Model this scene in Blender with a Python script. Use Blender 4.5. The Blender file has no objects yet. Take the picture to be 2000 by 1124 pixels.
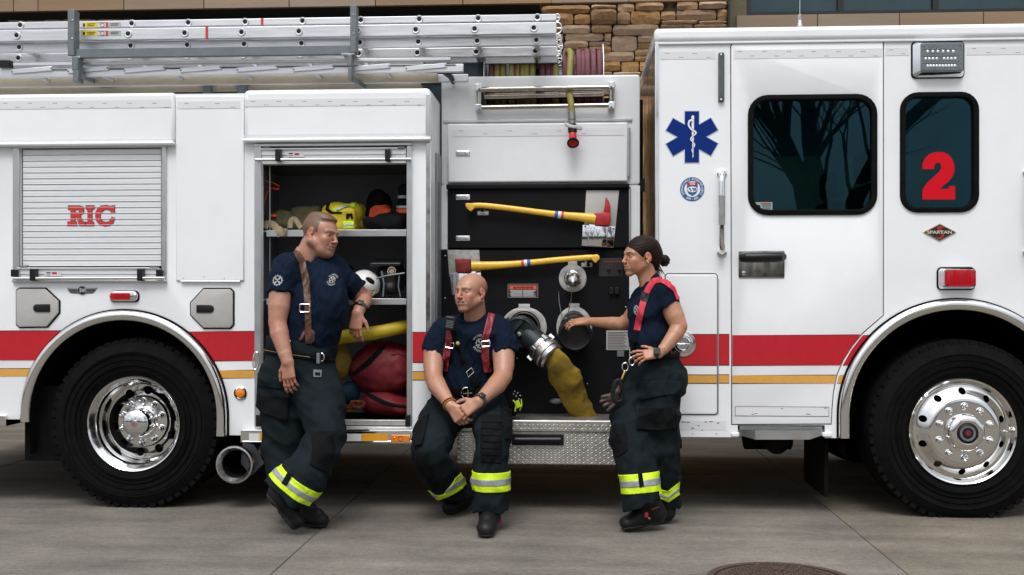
import bpy, bmesh, math, random
import numpy as np
from mathutils import Vector, Matrix
from mathutils.bvhtree import BVHTree
R = math.radians
random.seed(7); rng = np.random.default_rng(7)
sc = bpy.context.scene
COL = sc.collection

# ------------------------------------------------------------------ camera
F, D, CH, HOR = 2090.0, 6.5, 1.30, 585.0            # focal length in photo pixels, distance, height, horizon row
PSI = math.atan(120 / F); SI, CO = math.sin(PSI), math.cos(PSI)
cam = bpy.data.cameras.new('camera'); cam_o = bpy.data.objects.new('camera', cam); COL.objects.link(cam_o)
cam.sensor_width = 36; cam.lens = 36 * F / 2000; cam.shift_y = (HOR - 562) / 2000
cam.clip_start = 0.1; cam.clip_end = 600
cam_o.location = (0, -D, CH); cam_o.rotation_euler = (R(90), 0, PSI)
sc.camera = cam_o

# ------------------------------------------------------------------ world, sun, exposure
w = bpy.data.worlds.new('World'); sc.world = w; w.use_nodes = True
nt = w.node_tree; nt.nodes.clear()
out = nt.nodes.new('ShaderNodeOutputWorld'); bg = nt.nodes.new('ShaderNodeBackground')
sky = nt.nodes.new('ShaderNodeTexSky'); sky.sky_type = 'NISHITA'; sky.sun_disc = False
sky.sun_elevation = R(58); sky.sun_rotation = R(200); sky.air_density = 1.0; sky.dust_density = 3.0; sky.ozone_density = 1.0
hs = nt.nodes.new('ShaderNodeHueSaturation'); hs.inputs['Saturation'].default_value = 0.42
mixc = nt.nodes.new('ShaderNodeMix'); mixc.data_type = 'RGBA'; mixc.inputs[0].default_value = 0.5
tc = nt.nodes.new('ShaderNodeTexCoord'); mp = nt.nodes.new('ShaderNodeMapping'); mp.inputs['Scale'].default_value = (1, 1, 2.2)
nz = nt.nodes.new('ShaderNodeTexNoise'); nz.inputs['Scale'].default_value = 1.6; nz.inputs['Detail'].default_value = 6
cr = nt.nodes.new('ShaderNodeValToRGB')
cr.color_ramp.elements[0].position = 0.35; cr.color_ramp.elements[0].color = (4.0, 4.4, 5.0, 1)
cr.color_ramp.elements[1].position = 0.65; cr.color_ramp.elements[1].color = (9.0, 9.2, 9.4, 1)
L = nt.links
L.new(tc.outputs['Generated'], mp.inputs[0]); L.new(mp.outputs[0], nz.inputs[0]); L.new(nz.outputs[0], cr.inputs[0])
L.new(sky.outputs[0], hs.inputs['Color']); L.new(hs.outputs[0], mixc.inputs[6]); L.new(cr.outputs[0], mixc.inputs[7])
# overcast skies are brighter overhead than at the horizon
sep = nt.nodes.new('ShaderNodeSeparateXYZ'); mr = nt.nodes.new('ShaderNodeMapRange'); mr.inputs[1].default_value = 0.0; mr.inputs[2].default_value = 1.0
mr.inputs[3].default_value = 0.55; mr.inputs[4].default_value = 1.8; vm = nt.nodes.new('ShaderNodeVectorMath'); vm.operation = 'SCALE'
L.new(tc.outputs['Generated'], sep.inputs[0]); L.new(sep.outputs['Z'], mr.inputs[0]); L.new(mixc.outputs[2], vm.inputs[0]); L.new(mr.outputs[0], vm.inputs['Scale'])
L.new(vm.outputs[0], bg.inputs[0]); bg.inputs[1].default_value = 0.12; L.new(bg.outputs[0], out.inputs[0])
sun = bpy.data.lights.new('sun', 'SUN'); sun.energy = 1.3; sun.angle = R(22); sun.color = (1, 0.97, 0.93)
sun_o = bpy.data.objects.new('sun', sun); COL.objects.link(sun_o); sun_o.rotation_euler = (R(32), R(-8), R(10))
sun_o.location = (-3, -10, 12)
sc.view_settings.view_transform = 'Standard'; sc.view_settings.look = 'None'
sc.view_settings.gamma = 1; sc.view_settings.exposure = 0.36
try: sc.view_settings.use_curve_mapping = False
except Exception: pass

# ------------------------------------------------------------------ where a photo pixel lies on a plane of known depth
def PX(u, Y=0.0):
    k = (u - 1000) / F; y = Y + D
    return y * (k * CO - SI) / (CO + k * SI)
def DEP(u, Y=0.0):
    return -PX(u, Y) * SI + (Y + D) * CO
def PZ(v, u, Y=0.0):
    return CH + (HOR - v) * DEP(u, Y) / F
def P(u, v, Y=0.0):
    return Vector((PX(u, Y), Y, PZ(v, u, Y)))
def M(px, u=1000, Y=0.0):                           # pixels to metres at that depth
    return px * DEP(u, Y) / F

# ------------------------------------------------------------------ materials
MATS = {}
def mat(name, col, rough=0.5, metal=0.0, var=0.0, vscale=8.0, bump=0.0, bscale=60.0, stretch=(1, 1, 1), coat=0.0,
        spec=None, col2=None, rvar=0.0, obj_random=0.0, vcol=False, emit=None, sheen=0.0, ior=None, sss=0.0, bdist=0.01):
    if name in MATS: return MATS[name]
    m = bpy.data.materials.new(name); m.use_nodes = True; t = m.node_tree; b = t.nodes['Principled BSDF']
    c4 = (*col, 1); b.inputs['Base Color'].default_value = c4
    b.inputs['Roughness'].default_value = rough; b.inputs['Metallic'].default_value = metal
    if coat: b.inputs['Coat Weight'].default_value = coat; b.inputs['Coat Roughness'].default_value = 0.06
    if spec is not None: b.inputs['Specular IOR Level'].default_value = spec
    if ior: b.inputs['IOR'].default_value = ior
    if sheen: b.inputs['Sheen Weight'].default_value = sheen; b.inputs['Sheen Roughness'].default_value = .5
    if sss: b.inputs['Subsurface Weight'].default_value = sss; b.inputs['Subsurface Radius'].default_value = (.012, .004, .002)
    g = t.nodes.new('ShaderNodeNewGeometry'); mp = t.nodes.new('ShaderNodeMapping'); mp.inputs['Scale'].default_value = stretch
    t.links.new(g.outputs['Position'], mp.inputs[0])
    src = None
    if vcol:
        a = t.nodes.new('ShaderNodeAttribute'); a.attribute_name = 'tint'; src = a.outputs['Color']
    if var or col2:
        n = t.nodes.new('ShaderNodeTexNoise'); n.inputs['Scale'].default_value = vscale; n.inputs['Detail'].default_value = 5; n.inputs['Roughness'].default_value = .65
        t.links.new(mp.outputs[0], n.inputs[0])
        r = t.nodes.new('ShaderNodeMapRange'); r.inputs[1].default_value = .32; r.inputs[2].default_value = .68
        t.links.new(n.outputs[0], r.inputs[0])
        mx = t.nodes.new('ShaderNodeMix'); mx.data_type = 'RGBA'; mx.clamp_factor = True
        t.links.new(r.outputs[0], mx.inputs[0])
        if vcol:
            mx.blend_type = 'MULTIPLY'; mx.inputs[7].default_value = (1 - var, 1 - var, 1 - var, 1); t.links.new(src, mx.inputs[6])
        else:
            mx.inputs[6].default_value = (*(col2 or [c * (1 - var) for c in col]), 1)
            mx.inputs[7].default_value = c4 if col2 else (*[min(1, c * (1 + var)) for c in col], 1)
        src = mx.outputs[2]
    if obj_random:
        oi = t.nodes.new('ShaderNodeObjectInfo'); h = t.nodes.new('ShaderNodeHueSaturation')
        r1 = t.nodes.new('ShaderNodeMapRange'); r1.inputs[3].default_value = 1 - obj_random; r1.inputs[4].default_value = 1 + obj_random
        t.links.new(oi.outputs['Random'], r1.inputs[0]); t.links.new(r1.outputs[0], h.inputs['Value'])
        mm = t.nodes.new('ShaderNodeMath'); mm.operation = 'MULTIPLY'; mm.inputs[1].default_value = 7.31
        fr = t.nodes.new('ShaderNodeMath'); fr.operation = 'FRACT'; r2 = t.nodes.new('ShaderNodeMapRange')
        r2.inputs[3].default_value = .65; r2.inputs[4].default_value = 1.15
        t.links.new(oi.outputs['Random'], mm.inputs[0]); t.links.new(mm.outputs[0], fr.inputs[0]); t.links.new(fr.outputs[0], r2.inputs[0])
        t.links.new(r2.outputs[0], h.inputs['Saturation'])
        if src is not None: t.links.new(src, h.inputs['Color'])
        else: h.inputs['Color'].default_value = c4
        src = h.outputs[0]
    if src is not None: t.links.new(src, b.inputs['Base Color'])
    if rvar:
        n = t.nodes.new('ShaderNodeTexNoise'); n.inputs['Scale'].default_value = vscale * 2.3; n.inputs['Detail'].default_value = 4
        t.links.new(mp.outputs[0], n.inputs[0]); r = t.nodes.new('ShaderNodeMapRange')
        r.inputs[1].default_value = .3; r.inputs[2].default_value = .7
        r.inputs[3].default_value = max(0, rough - rvar); r.inputs[4].default_value = min(1, rough + rvar)
        t.links.new(n.outputs[0], r.inputs[0]); t.links.new(r.outputs[0], b.inputs['Roughness'])
    if bump:
        n = t.nodes.new('ShaderNodeTexNoise'); n.inputs['Scale'].default_value = bscale; n.inputs['Detail'].default_value = 4
        t.links.new(mp.outputs[0], n.inputs[0]); bp = t.nodes.new('ShaderNodeBump'); bp.inputs['Strength'].default_value = bump
        bp.inputs['Distance'].default_value = bdist
        t.links.new(n.outputs[0], bp.inputs['Height']); t.links.new(bp.outputs[0], b.inputs['Normal'])
    if emit: b.inputs['Emission Color'].default_value = (*col, 1); b.inputs['Emission Strength'].default_value = emit
    MATS[name] = m; return m
WHITE = mat('white_paint', (.82, .84, .86), .2, coat=.7, var=.025, vscale=3, rvar=.05)
WHITE2 = mat('white_paint_satin', (.74, .755, .77), .4, var=.03, vscale=6)
TAPE = mat('clear_reflective_tape', (.70, .705, .73), .35, var=.04, vscale=90, stretch=(1, 1, 4))
RED = mat('red_vinyl', (.46, .006, .016), .35, coat=.3, var=.06, vscale=25)
GOLD = mat('gold_vinyl', (.66, .33, .06), .4, var=.06, vscale=25)
BLACKV = mat('black_vinyl', (.012, .012, .014), .4)
CHROME = mat('chrome', (.82, .82, .83), .06, 1.0, rvar=.03, vscale=5)
POLISH = mat('polished_aluminium', (.80, .79, .77), .12, 1.0, rvar=.05, vscale=7)
ALU = mat('brushed_aluminium', (.60, .605, .61), .36, 1.0, var=.03, vscale=5, rvar=.05)
ALUL = mat('ladder_aluminium', (.67, .68, .70), .42, .85, var=.10, vscale=9, stretch=(.25, 1, 2.5), rvar=.12)
GREYM = mat('grey_painted_steel', (.16, .18, .195), .45, .3, var=.1, vscale=15)
STEEL = mat('stainless_steel', (.55, .54, .52), .3, 1.0, var=.08, vscale=14, rvar=.08)
STPLATE = mat('steel_plate', (.50, .49, .475), .5, .6, var=.1, vscale=20, rvar=.1)
RUBBER = mat('rubber', (.0045, .0047, .005), .85, var=.35, vscale=14, spec=.10)
BLACK = mat('black_textured_paint', (.0035, .004, .005), .6, spec=.16, bump=.25, bscale=400, bdist=.002, var=.2, vscale=5)
BLACKG = mat('black_plastic', (.008, .008, .009), .35, spec=.35)
DARK = mat('dark_underbody', (.006, .006, .006), .9, var=.3, spec=.1)
ROLL = mat('worn_roller_steel', (.46, .42, .37), .16, 1.0, var=.15, vscale=10, rvar=.05)
HANDLEG = mat('beige_grey_plastic', (.42, .41, .39), .45, var=.04, vscale=30)

# ------------------------------------------------------------------ mesh builder
class MB:
    def __init__(s): s.v = []; s.f = []
    def add(s, vs, fs):
        n = len(s.v); s.v += [tuple(p) for p in vs]; s.f += [tuple(i + n for i in f) for f in fs]; return s
    def box(s, x0, x1, y0, y1, z0, z1):
        if x0 > x1: x0, x1 = x1, x0
        if y0 > y1: y0, y1 = y1, y0
        if z0 > z1: z0, z1 = z1, z0
        return s.add([(x0, y0, z0), (x1, y0, z0), (x1, y1, z0), (x0, y1, z0), (x0, y0, z1), (x1, y0, z1), (x1, y1, z1), (x0, y1, z1)],
                     [(0, 3, 2, 1), (4, 5, 6, 7), (0, 1, 5, 4), (1, 2, 6, 5), (2, 3, 7, 6), (3, 0, 4, 7)])
    def obox(s, c, ax, h):                           # oriented box: centre, 3 axes, half sizes
        c = Vector(c); vs = []
        for k in (-1, 1):
            for i, j in ((-1, -1), (1, -1), (1, 1), (-1, 1)):
                vs.append(c + ax[0] * h[0] * i + ax[1] * h[1] * j + ax[2] * h[2] * k)
        return s.add(vs, [(0, 3, 2, 1), (4, 5, 6, 7), (0, 1, 5, 4), (1, 2, 6, 5), (2, 3, 7, 6), (3, 0, 4, 7)])
    def bar(s, a, b, w, t, up=(0, 0, 1)):            # box bar from a to b
        a = Vector(a); b = Vector(b); d = (b - a); l = d.length; d.normalize(); up = Vector(up)
        sd = d.cross(up)
        if sd.length < 1e-4: sd = d.cross(Vector((1, 0, 0)))
        sd.normalize(); up2 = sd.cross(d)
        return s.obox((a + b) / 2, (d, sd, up2), (l / 2, w / 2, t / 2))
    def cyl(s, a, b, r0, r1=None, n=20, caps=True, ph=0.0):
        return s.tube([a, b], [r0, r0 if r1 is None else r1], n, caps, ph=ph)
    def tube(s, pts, rad, n=12, caps=True, flat=1.0, closed=False, ph=0.0):
        pts = [Vector(p) for p in pts]
        if not hasattr(rad, '__len__'): rad = [rad] * len(pts)
        m = len(pts); rings = []; prev = None
        for i, p in enumerate(pts):
            a = pts[i - 1] if (i > 0 or closed) else p; b = pts[(i + 1) % m] if (i < m - 1 or closed) else p
            d = (b - a); d = d.normalized() if d.length > 1e-9 else Vector((0, 0, 1))
            if prev is None:
                ref = Vector((0, 1, 0)) if abs(d.y) < .9 else Vector((0, 0, 1))
                x = (ref - d * ref.dot(d)).normalized()
            else:
                x = prev - d * prev.dot(d); x = x.normalized() if x.length > 1e-6 else prev
            prev = x; y = d.cross(x)
            rings.append([p + (x * math.cos(t) * flat + y * math.sin(t)) * rad[i] for t in [2 * math.pi * (k + ph) / n for k in range(n)]])
        vs = [q for r_ in rings for q in r_]; fs = []
        for i in range(m if closed else m - 1):
            j = (i + 1) % m
            for k in range(n): l = (k + 1) % n; fs.append((i * n + k, i * n + l, j * n + l, j * n + k))
        if caps and not closed: fs.append(tuple(range(n))[::-1]); fs.append(tuple((m - 1) * n + k for k in range(n)))
        return s.add(vs, fs)
    def lathe(s, prof, c, n=48, axis='Y'):           # prof: (r, along axis)
        c = Vector(c); vs = []; fs = []
        for r, y in prof:
            for k in range(n):
                t = 2 * math.pi * k / n; a, b = r * math.cos(t), r * math.sin(t)
                vs.append(c + (Vector((a, y, b)) if axis == 'Y' else Vector((a, b, y)) if axis == 'Z' else Vector((y, a, b))))
        for i in range(len(prof) - 1):
            for k in range(n):
                l = (k + 1) % n; fs.append((i * n + k, (i + 1) * n + k, (i + 1) * n + l, i * n + l))
        return s.add(vs, fs)
    def sphere(s, c, r, n=16, m=10, rot=None):
        c = Vector(c); r = r if hasattr(r, '__len__') else (r, r, r); vs = []; fs = []
        for i in range(m + 1):
            a = math.pi * i / m
            for k in range(n):
                t = 2 * math.pi * k / n; q = Vector((r[0] * math.sin(a) * math.cos(t), r[1] * math.sin(a) * math.sin(t), r[2] * math.cos(a)))
                if rot: q = rot @ q
                vs.append(c + q)
        for i in range(m):
            for k in range(n):
                l = (k + 1) % n; fs.append((i * n + k, (i + 1) * n + k, (i + 1) * n + l, i * n + l))
        return s.add(vs, fs)
    def mesh(s, name, off=(0, 0, 0)):
        me = bpy.data.meshes.new(name); ox, oy, oz = off
        me.from_pydata([(x - ox, y - oy, z - oz) for x, y, z in s.v], [], s.f); me.validate(); me.update(); return me

def wloc(o):
    p = Vector((0, 0, 0))
    while o is not None: p += o.location; o = o.parent
    return p
def fin(me, smooth=35):
    bm = bmesh.new(); bm.from_mesh(me); bmesh.ops.remove_doubles(bm, verts=bm.verts, dist=1e-6)
    bmesh.ops.recalc_face_normals(bm, faces=bm.faces); bm.to_mesh(me); bm.free()
    if smooth:
        me.shade_smooth(); me.set_sharp_from_angle(angle=R(smooth))
def put(name, g, m, parent=None, bevel=0.0, smooth=35, kind=None, at=None, seg=2, label=None):
    """link a mesh (MB or Mesh, world coordinates) as one object under parent; at = its own origin"""
    if isinstance(g, MB): me = g.mesh(name); fin(me, smooth)
    else: me = g
    off = wloc(parent) if parent is not None else Vector((0, 0, 0))
    o = bpy.data.objects.new(name, me); COL.objects.link(o)
    if at is not None:
        at = Vector(at); me.transform(Matrix.Translation(-at)); o.location = at - off
    else: me.transform(Matrix.Translation(-off))
    o.parent = parent
    if m is not None: me.materials.clear(); me.materials.append(m)
    if bevel:
        b = o.modifiers.new('bevel', 'BEVEL'); b.width = bevel; b.segments = seg; b.limit_method = 'ANGLE'; b.angle_limit = R(50)
        b.harden_normals = False
    if kind: o['kind'] = kind
    if label: o['label'] = label
    return o
def again(o, loc, parent=None, rot=None, label=None):
    c = o.copy(); COL.objects.link(c); c.parent = parent if parent is not None else o.parent
    c.location = Vector(loc) - (wloc(c.parent) if c.parent else Vector((0, 0, 0)))
    if rot is not None: c.rotation_euler = rot
    return c
def thing(name, loc, label, cat, group=None):
    o = bpy.data.objects.new(name, None); COL.objects.link(o); o.location = loc; o.empty_display_size = .1
    o['label'] = label; o['category'] = cat
    if group: o['group'] = group
    return o
def tag(o, label, cat, group=None):
    o['label'] = label; o['category'] = cat
    if group: o['group'] = group
    return o

def curve_mesh(loops, depth, bevel, name='plate'):
    """filled 2D loops [(x,z)...] (holes included), extruded along Y around 0, edges bevelled"""
    cu = bpy.data.curves.new(name, 'CURVE'); cu.dimensions = '2D'; cu.fill_mode = 'BOTH'
    for lp in loops:
        sp = cu.splines.new('POLY'); sp.points.add(len(lp) - 1)
        for p, q in zip(sp.points, lp): p.co = (q[0], q[1], 0, 1)
        sp.use_cyclic_u = True
    h = depth / 2
    cu.extrude = max(0, h - bevel); cu.bevel_depth = bevel; cu.bevel_resolution = 1; cu.offset = -bevel
    ob = bpy.data.objects.new('tmp', cu); me = bpy.data.meshes.new_from_object(ob)
    bpy.data.objects.remove(ob); bpy.data.curves.remove(cu)
    me.transform(Matrix.Rotation(R(90), 4, 'X')); me.materials.clear()
    return me
def plate(loops, Y, depth=.01, bevel=.002, name='plate', smooth=30):
    """plate whose front face lies at Y, loops in world (x,z)"""
    me = curve_mesh(loops, depth, bevel, name); me.transform(Matrix.Translation((0, Y + depth / 2, 0)))
    fin(me, smooth); return me
def plate_h(loops, Y, depth, name='plate'):
    """plate with holes, triangulated by constrained Delaunay"""
    from mathutils.geometry import delaunay_2d_cdt
    vs = []; fl = []
    for lp in loops: fl.append(list(range(len(vs), len(vs) + len(lp)))); vs += [Vector(q) for q in lp]
    ev = []
    for f in fl: ev += [(f[i], f[(i + 1) % len(f)]) for i in range(len(f))]
    ov, oe, of, *_ = delaunay_2d_cdt(vs, ev, [], 0, 1e-6)
    def inside(p, f):
        c = False
        for i in range(len(f)):
            a, b = vs[f[i]], vs[f[i - 1]]
            if (a.y > p.y) != (b.y > p.y) and p.x < (b.x - a.x) * (p.y - a.y) / (b.y - a.y) + a.x: c = not c
        return c
    tri = []
    for t in of:
        c = (ov[t[0]] + ov[t[1]] + ov[t[2]]) / 3
        if inside(c, fl[0]) and not any(inside(c, h) for h in fl[1:]): tri.append(tuple(t))
    n = len(ov); mb = MB(); cnt = {}
    for t in tri:
        for i in range(3): e = (t[i], t[(i + 1) % 3]); cnt[e] = 1
    side = [e for e in cnt if (e[1], e[0]) not in cnt]
    mb.add([(q.x, Y, q.y) for q in ov] + [(q.x, Y + depth, q.y) for q in ov], tri + [tuple(i + n for i in t[::-1]) for t in tri] + [(a, b, b + n, a + n) for a, b in side])
    me = mb.mesh(name); fin(me, 30); return me
def W(loop, Y=0.0): return [(P(u, v, Y).x, P(u, v, Y).z) for u, v in loop]
def rrect(x0, z0, x1, z1, r, n=6):
    if x0 > x1: x0, x1 = x1, x0
    if z0 > z1: z0, z1 = z1, z0
    o = []
    for cx, cz, a in ((x1 - r, z1 - r, 0), (x0 + r, z1 - r, 90), (x0 + r, z0 + r, 180), (x1 - r, z0 + r, 270)):
        for k in range(n + 1):
            t = R(a + 90 * k / n); o.append((cx + r * math.cos(t), cz + r * math.sin(t)))
    return o
def prect(u0, v0, u1, v1, Y=0.0, r=0):
    um = (u0 + u1) / 2; x0, x1 = PX(u0, Y), PX(u1, Y); z0, z1 = PZ(v1, um, Y), PZ(v0, um, Y)
    return rrect(x0, z0, x1, z1, r) if r else [(x0, z0), (x1, z0), (x1, z1), (x0, z1)]
def pbox(mb, u0, v0, u1, v1, Y0, Y1):                # box whose front face covers the pixel rectangle at Y0
    um = (u0 + u1) / 2
    return mb.box(PX(u0, Y0), PX(u1, Y0), Y0, Y1, PZ(v1, um, Y0), PZ(v0, um, Y0))
def circ(x, z, r, n=24): return [(x + r * math.cos(2 * math.pi * k / n), z + r * math.sin(2 * math.pi * k / n)) for k in range(n)]
def pcirc(u, v, r, Y=0.0, n=24):
    p = P(u, v, Y); return circ(p.x, p.z, M(r, u, Y), n)
def text_mesh(s, size, depth=.001, bold=0.0, align='CENTER'):
    cu = bpy.data.curves.new('t', 'FONT'); cu.body = s; cu.size = size; cu.align_x = align; cu.align_y = 'CENTER'
    cu.extrude = depth / 2; cu.offset = bold; cu.resolution_u = 4
    ob = bpy.data.objects.new('tmp', cu); me = bpy.data.meshes.new_from_object(ob)
    bpy.data.objects.remove(ob); bpy.data.curves.remove(cu)
    me.transform(Matrix.Rotation(R(90), 4, 'X')); me.materials.clear(); return me
def text(name, s, c, height, m, parent, width=None, depth=.001, bold=0.0, roll=0.0, mtx=None):
    me = text_mesh(s, 1.0, depth / height, bold)
    co = np.empty(len(me.vertices) * 3); me.vertices.foreach_get('co', co); co = co.reshape(-1, 3)
    lo, hi = co.min(0), co.max(0); sx = height / (hi[2] - lo[2]); sxx = width / (hi[0] - lo[0]) if width else sx
    co[:, 0] = (co[:, 0] - (lo[0] + hi[0]) / 2) * sxx; co[:, 2] = (co[:, 2] - (lo[2] + hi[2]) / 2) * sx; co[:, 1] *= height
    me.vertices.foreach_set('co', co.ravel())
    if roll: me.transform(Matrix.Rotation(roll, 4, 'Y'))
    if mtx is not None: me.transform(mtx)
    me.transform(Matrix.Translation(c)); return put(name, me, m, parent)
def joinmesh(meshes):
    bm = bmesh.new()
    for me in meshes: bm.from_mesh(me)
    r = bpy.data.meshes.new('joined'); bm.to_mesh(r); bm.free(); return r
def stuffmesh(o): o['kind'] = 'stuff'; return o
# ================================================================== SETTING
CONC = mat('worn_concrete', (.158, .138, .110), .88, spec=.3, var=.22, vscale=1.3, bump=.35, bscale=70, bdist=.004, obj_random=.05)
# speckle and broom streaks on the concrete
def conc_detail(m):
    t = m.node_tree; b = t.nodes['Principled BSDF']; src = b.inputs['Base Color'].links[0].from_socket
    g = t.nodes.new('ShaderNodeNewGeometry')
    mp1 = t.nodes.new('ShaderNodeMapping'); mp1.inputs['Scale'].default_value = (14, 55, 1); mp1.inputs['Rotation'].default_value = (0, 0, R(28))
    n1 = t.nodes.new('ShaderNodeTexNoise'); n1.inputs['Scale'].default_value = 1; n1.inputs['Detail'].default_value = 6
    mp2 = t.nodes.new('ShaderNodeMapping'); mp2.inputs['Scale'].default_value = (160, 160, 1)
    n2 = t.nodes.new('ShaderNodeTexNoise'); n2.inputs['Scale'].default_value = 1; n2.inputs['Detail'].default_value = 2
    mp3 = t.nodes.new('ShaderNodeMapping'); mp3.inputs['Scale'].default_value = (.5, 3.2, 1); mp3.inputs['Rotation'].default_value = (0, 0, R(-12))
    n3 = t.nodes.new('ShaderNodeTexNoise'); n3.inputs['Scale'].default_value = 1.6; n3.inputs['Detail'].default_value = 7
    mp4 = t.nodes.new('ShaderNodeMapping'); mp4.inputs['Scale'].default_value = (38, 70, 1); mp4.inputs['Rotation'].default_value = (0, 0, R(-20))
    n4 = t.nodes.new('ShaderNodeTexNoise'); n4.inputs['Scale'].default_value = 1; n4.inputs['Detail'].default_value = 4
    cur = src
    for mp_, n_, lo, hi, a, bb in ((mp1, n1, .3, .7, .84, 1.14), (mp2, n2, .3, .7, .66, 1.32), (mp4, n4, .3, .7, .82, 1.16), (mp3, n3, .35, .65, .80, 1.12)):
        t.links.new(g.outputs['Position'], mp_.inputs[0]); t.links.new(mp_.outputs[0], n_.inputs[0])
        r = t.nodes.new('ShaderNodeMapRange'); r.inputs[1].default_value = lo; r.inputs[2].default_value = hi
        r.inputs[3].default_value = a; r.inputs[4].default_value = bb; t.links.new(n_.outputs[0], r.inputs[0])
        mx = t.nodes.new('ShaderNodeVectorMath'); mx.operation = 'SCALE'; t.links.new(cur, mx.inputs[0]); t.links.new(r.outputs[0], mx.inputs['Scale'])
        cur = mx.outputs[0]
    # small dark pits and stains
    v = t.nodes.new('ShaderNodeTexNoise'); v.inputs['Scale'].default_value = 9; v.inputs['Detail'].default_value = 8; v.inputs['Roughness'].default_value = .75
    t.links.new(g.outputs['Position'], v.inputs[0]); r = t.nodes.new('ShaderNodeMapRange')
    r.inputs[1].default_value = .63; r.inputs[2].default_value = .72; r.inputs[3].default_value = 1; r.inputs[4].default_value = .55
    t.links.new(v.outputs[0], r.inputs[0]); mx = t.nodes.new('ShaderNodeVectorMath'); mx.operation = 'SCALE'
    t.links.new(cur, mx.inputs[0]); t.links.new(r.outputs[0], mx.inputs['Scale']); cur = mx.outputs[0]
    t.links.new(cur, b.inputs['Base Color'])
conc_detail(CONC)
EARTH = mat('ground_base', (.07, .065, .06), .95, var=.3)
ground = put('ground', MB().box(-150, 150, -150, 150, -.30, -.06), EARTH, kind='structure', smooth=0)
pav = bpy.data.objects.new('concrete_pavement', None); COL.objects.link(pav); pav['kind'] = 'structure'
XJ = [-22.47 + 3.006 * k for k in range(16)]; YJ = [-21.5, -16.9, -12.3, -7.7, -3.1, 1.5, 5.6]
MC = (0.965, -1.475, .335)                            # manhole centre, radius
for i in range(len(XJ) - 1):
    for j in range(len(YJ) - 1):
        x0, x1, y0, y1 = XJ[i] + .003, XJ[i + 1] - .003, YJ[j] + .003, YJ[j + 1] - .003
        if x0 < MC[0] < x1 and y0 < MC[1] < y1:
            me = curve_mesh([[(x0, y0), (x1, y0), (x1, y1), (x0, y1)], circ(MC[0], MC[1], MC[2] + .012, 64)], .12, .003)
            me.transform(Matrix.Rotation(R(-90), 4, 'X')); me.transform(Matrix.Translation((0, 0, -.06))); fin(me, 30)
            put('concrete_slab', me, CONC, pav, at=((x0 + x1) / 2, (y0 + y1) / 2, 0))
        else:
            put('concrete_slab', MB().box(x0, x1, y0, y1, -.12, 0), CONC, pav, bevel=.003, smooth=0, at=((x0 + x1) / 2, (y0 + y1) / 2, 0), seg=1)
IRON = mat('rusty_cast_iron', (.085, .055, .042), .6, .4, var=.35, vscale=40, bump=.3, bscale=150)
mh = thing('manhole_cover', (MC[0], MC[1], 0), 'round rusty cast iron manhole cover with studs set in the concrete', 'manhole cover')
put('frame', MB().lathe([(MC[2] + .01, -.05), (MC[2] + .01, -.002), (MC[2] - .02, -.002), (MC[2] - .022, -.03)], (MC[0], MC[1], 0), 72, 'Z'), IRON, mh)
put('lid', MB().lathe([(MC[2] - .026, -.05), (MC[2] - .026, -.007), (MC[2] - .034, -.004), (0.0005, -.004)], (MC[0], MC[1], 0), 72, 'Z'), IRON, mh)
m_ = MB()
for i in range(-9, 10):
    for j in range(-9, 10):
        x = (i + (j % 2) * .5) * .036; y = j * .033
        if x * x + y * y < .275 ** 2: m_.lathe([(.0125, -.005), (.010, .0045), (.0005, .0052)], (MC[0] + x, MC[1] + y, 0), 6, 'Z')
put('stud', m_, IRON, mh, smooth=0, kind='stuff')
put('pick_hole', MB().lathe([(.03, -.0035), (.03, .003), (.022, .003), (.02, -.0035)], (MC[0] + .02, MC[1] + .20, 0), 20, 'Z'), IRON, mh)

# ---- fire station behind the truck
YB = 5.0
TAN = mat('tan_fibre_panel', (.25, .155, .080), .7, var=.10, vscale=2.5, stretch=(.4, 1, 3), bump=.15, bscale=90, obj_random=.07)
OLIVE = mat('olive_stucco', (.11, .095, .055), .8, var=.1, bump=.2)
MORTAR = mat('dark_mortar', (.10, .072, .048), .95, var=.2, bump=.4)
VOID = mat('soffit_shade', (.006, .006, .006), .9)  # near-black puts the shade under the fascia into the colour
STONE = mat('ledge_stone', (.66, .42, .22), .85, var=.30, vscale=5, bump=.8, bscale=22, obj_random=.30, bdist=.02, col2=(.44, .25, .12))
WINF = mat('dark_window_frame', (.01, .011, .012), .4)
BGLASS = mat('teal_building_glass', (.018, .045, .055), .12, var=.2, vscale=1.2)
bld = thing('fire_station', (0, YB, 0), 'fire station building with brown ledge stone wall, tan panels and teal windows behind the truck', 'building')
put('wall', MB().box(-9, PX(1421, YB), YB + .10, YB + .5, 0, 8.5).box(PX(1421, YB), 9, YB + .45, YB + .8, 0, 8.5), MORTAR, bld, smooth=0, kind=None)  # unseen upper height raised to block sky light behind the truck
put('stone_base', MB().box(PX(1052, YB), PX(1421, YB), YB + .03, YB + .11, 0, PZ(205, 1240, YB)), STONE, bld, smooth=0)
stz = []
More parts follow.
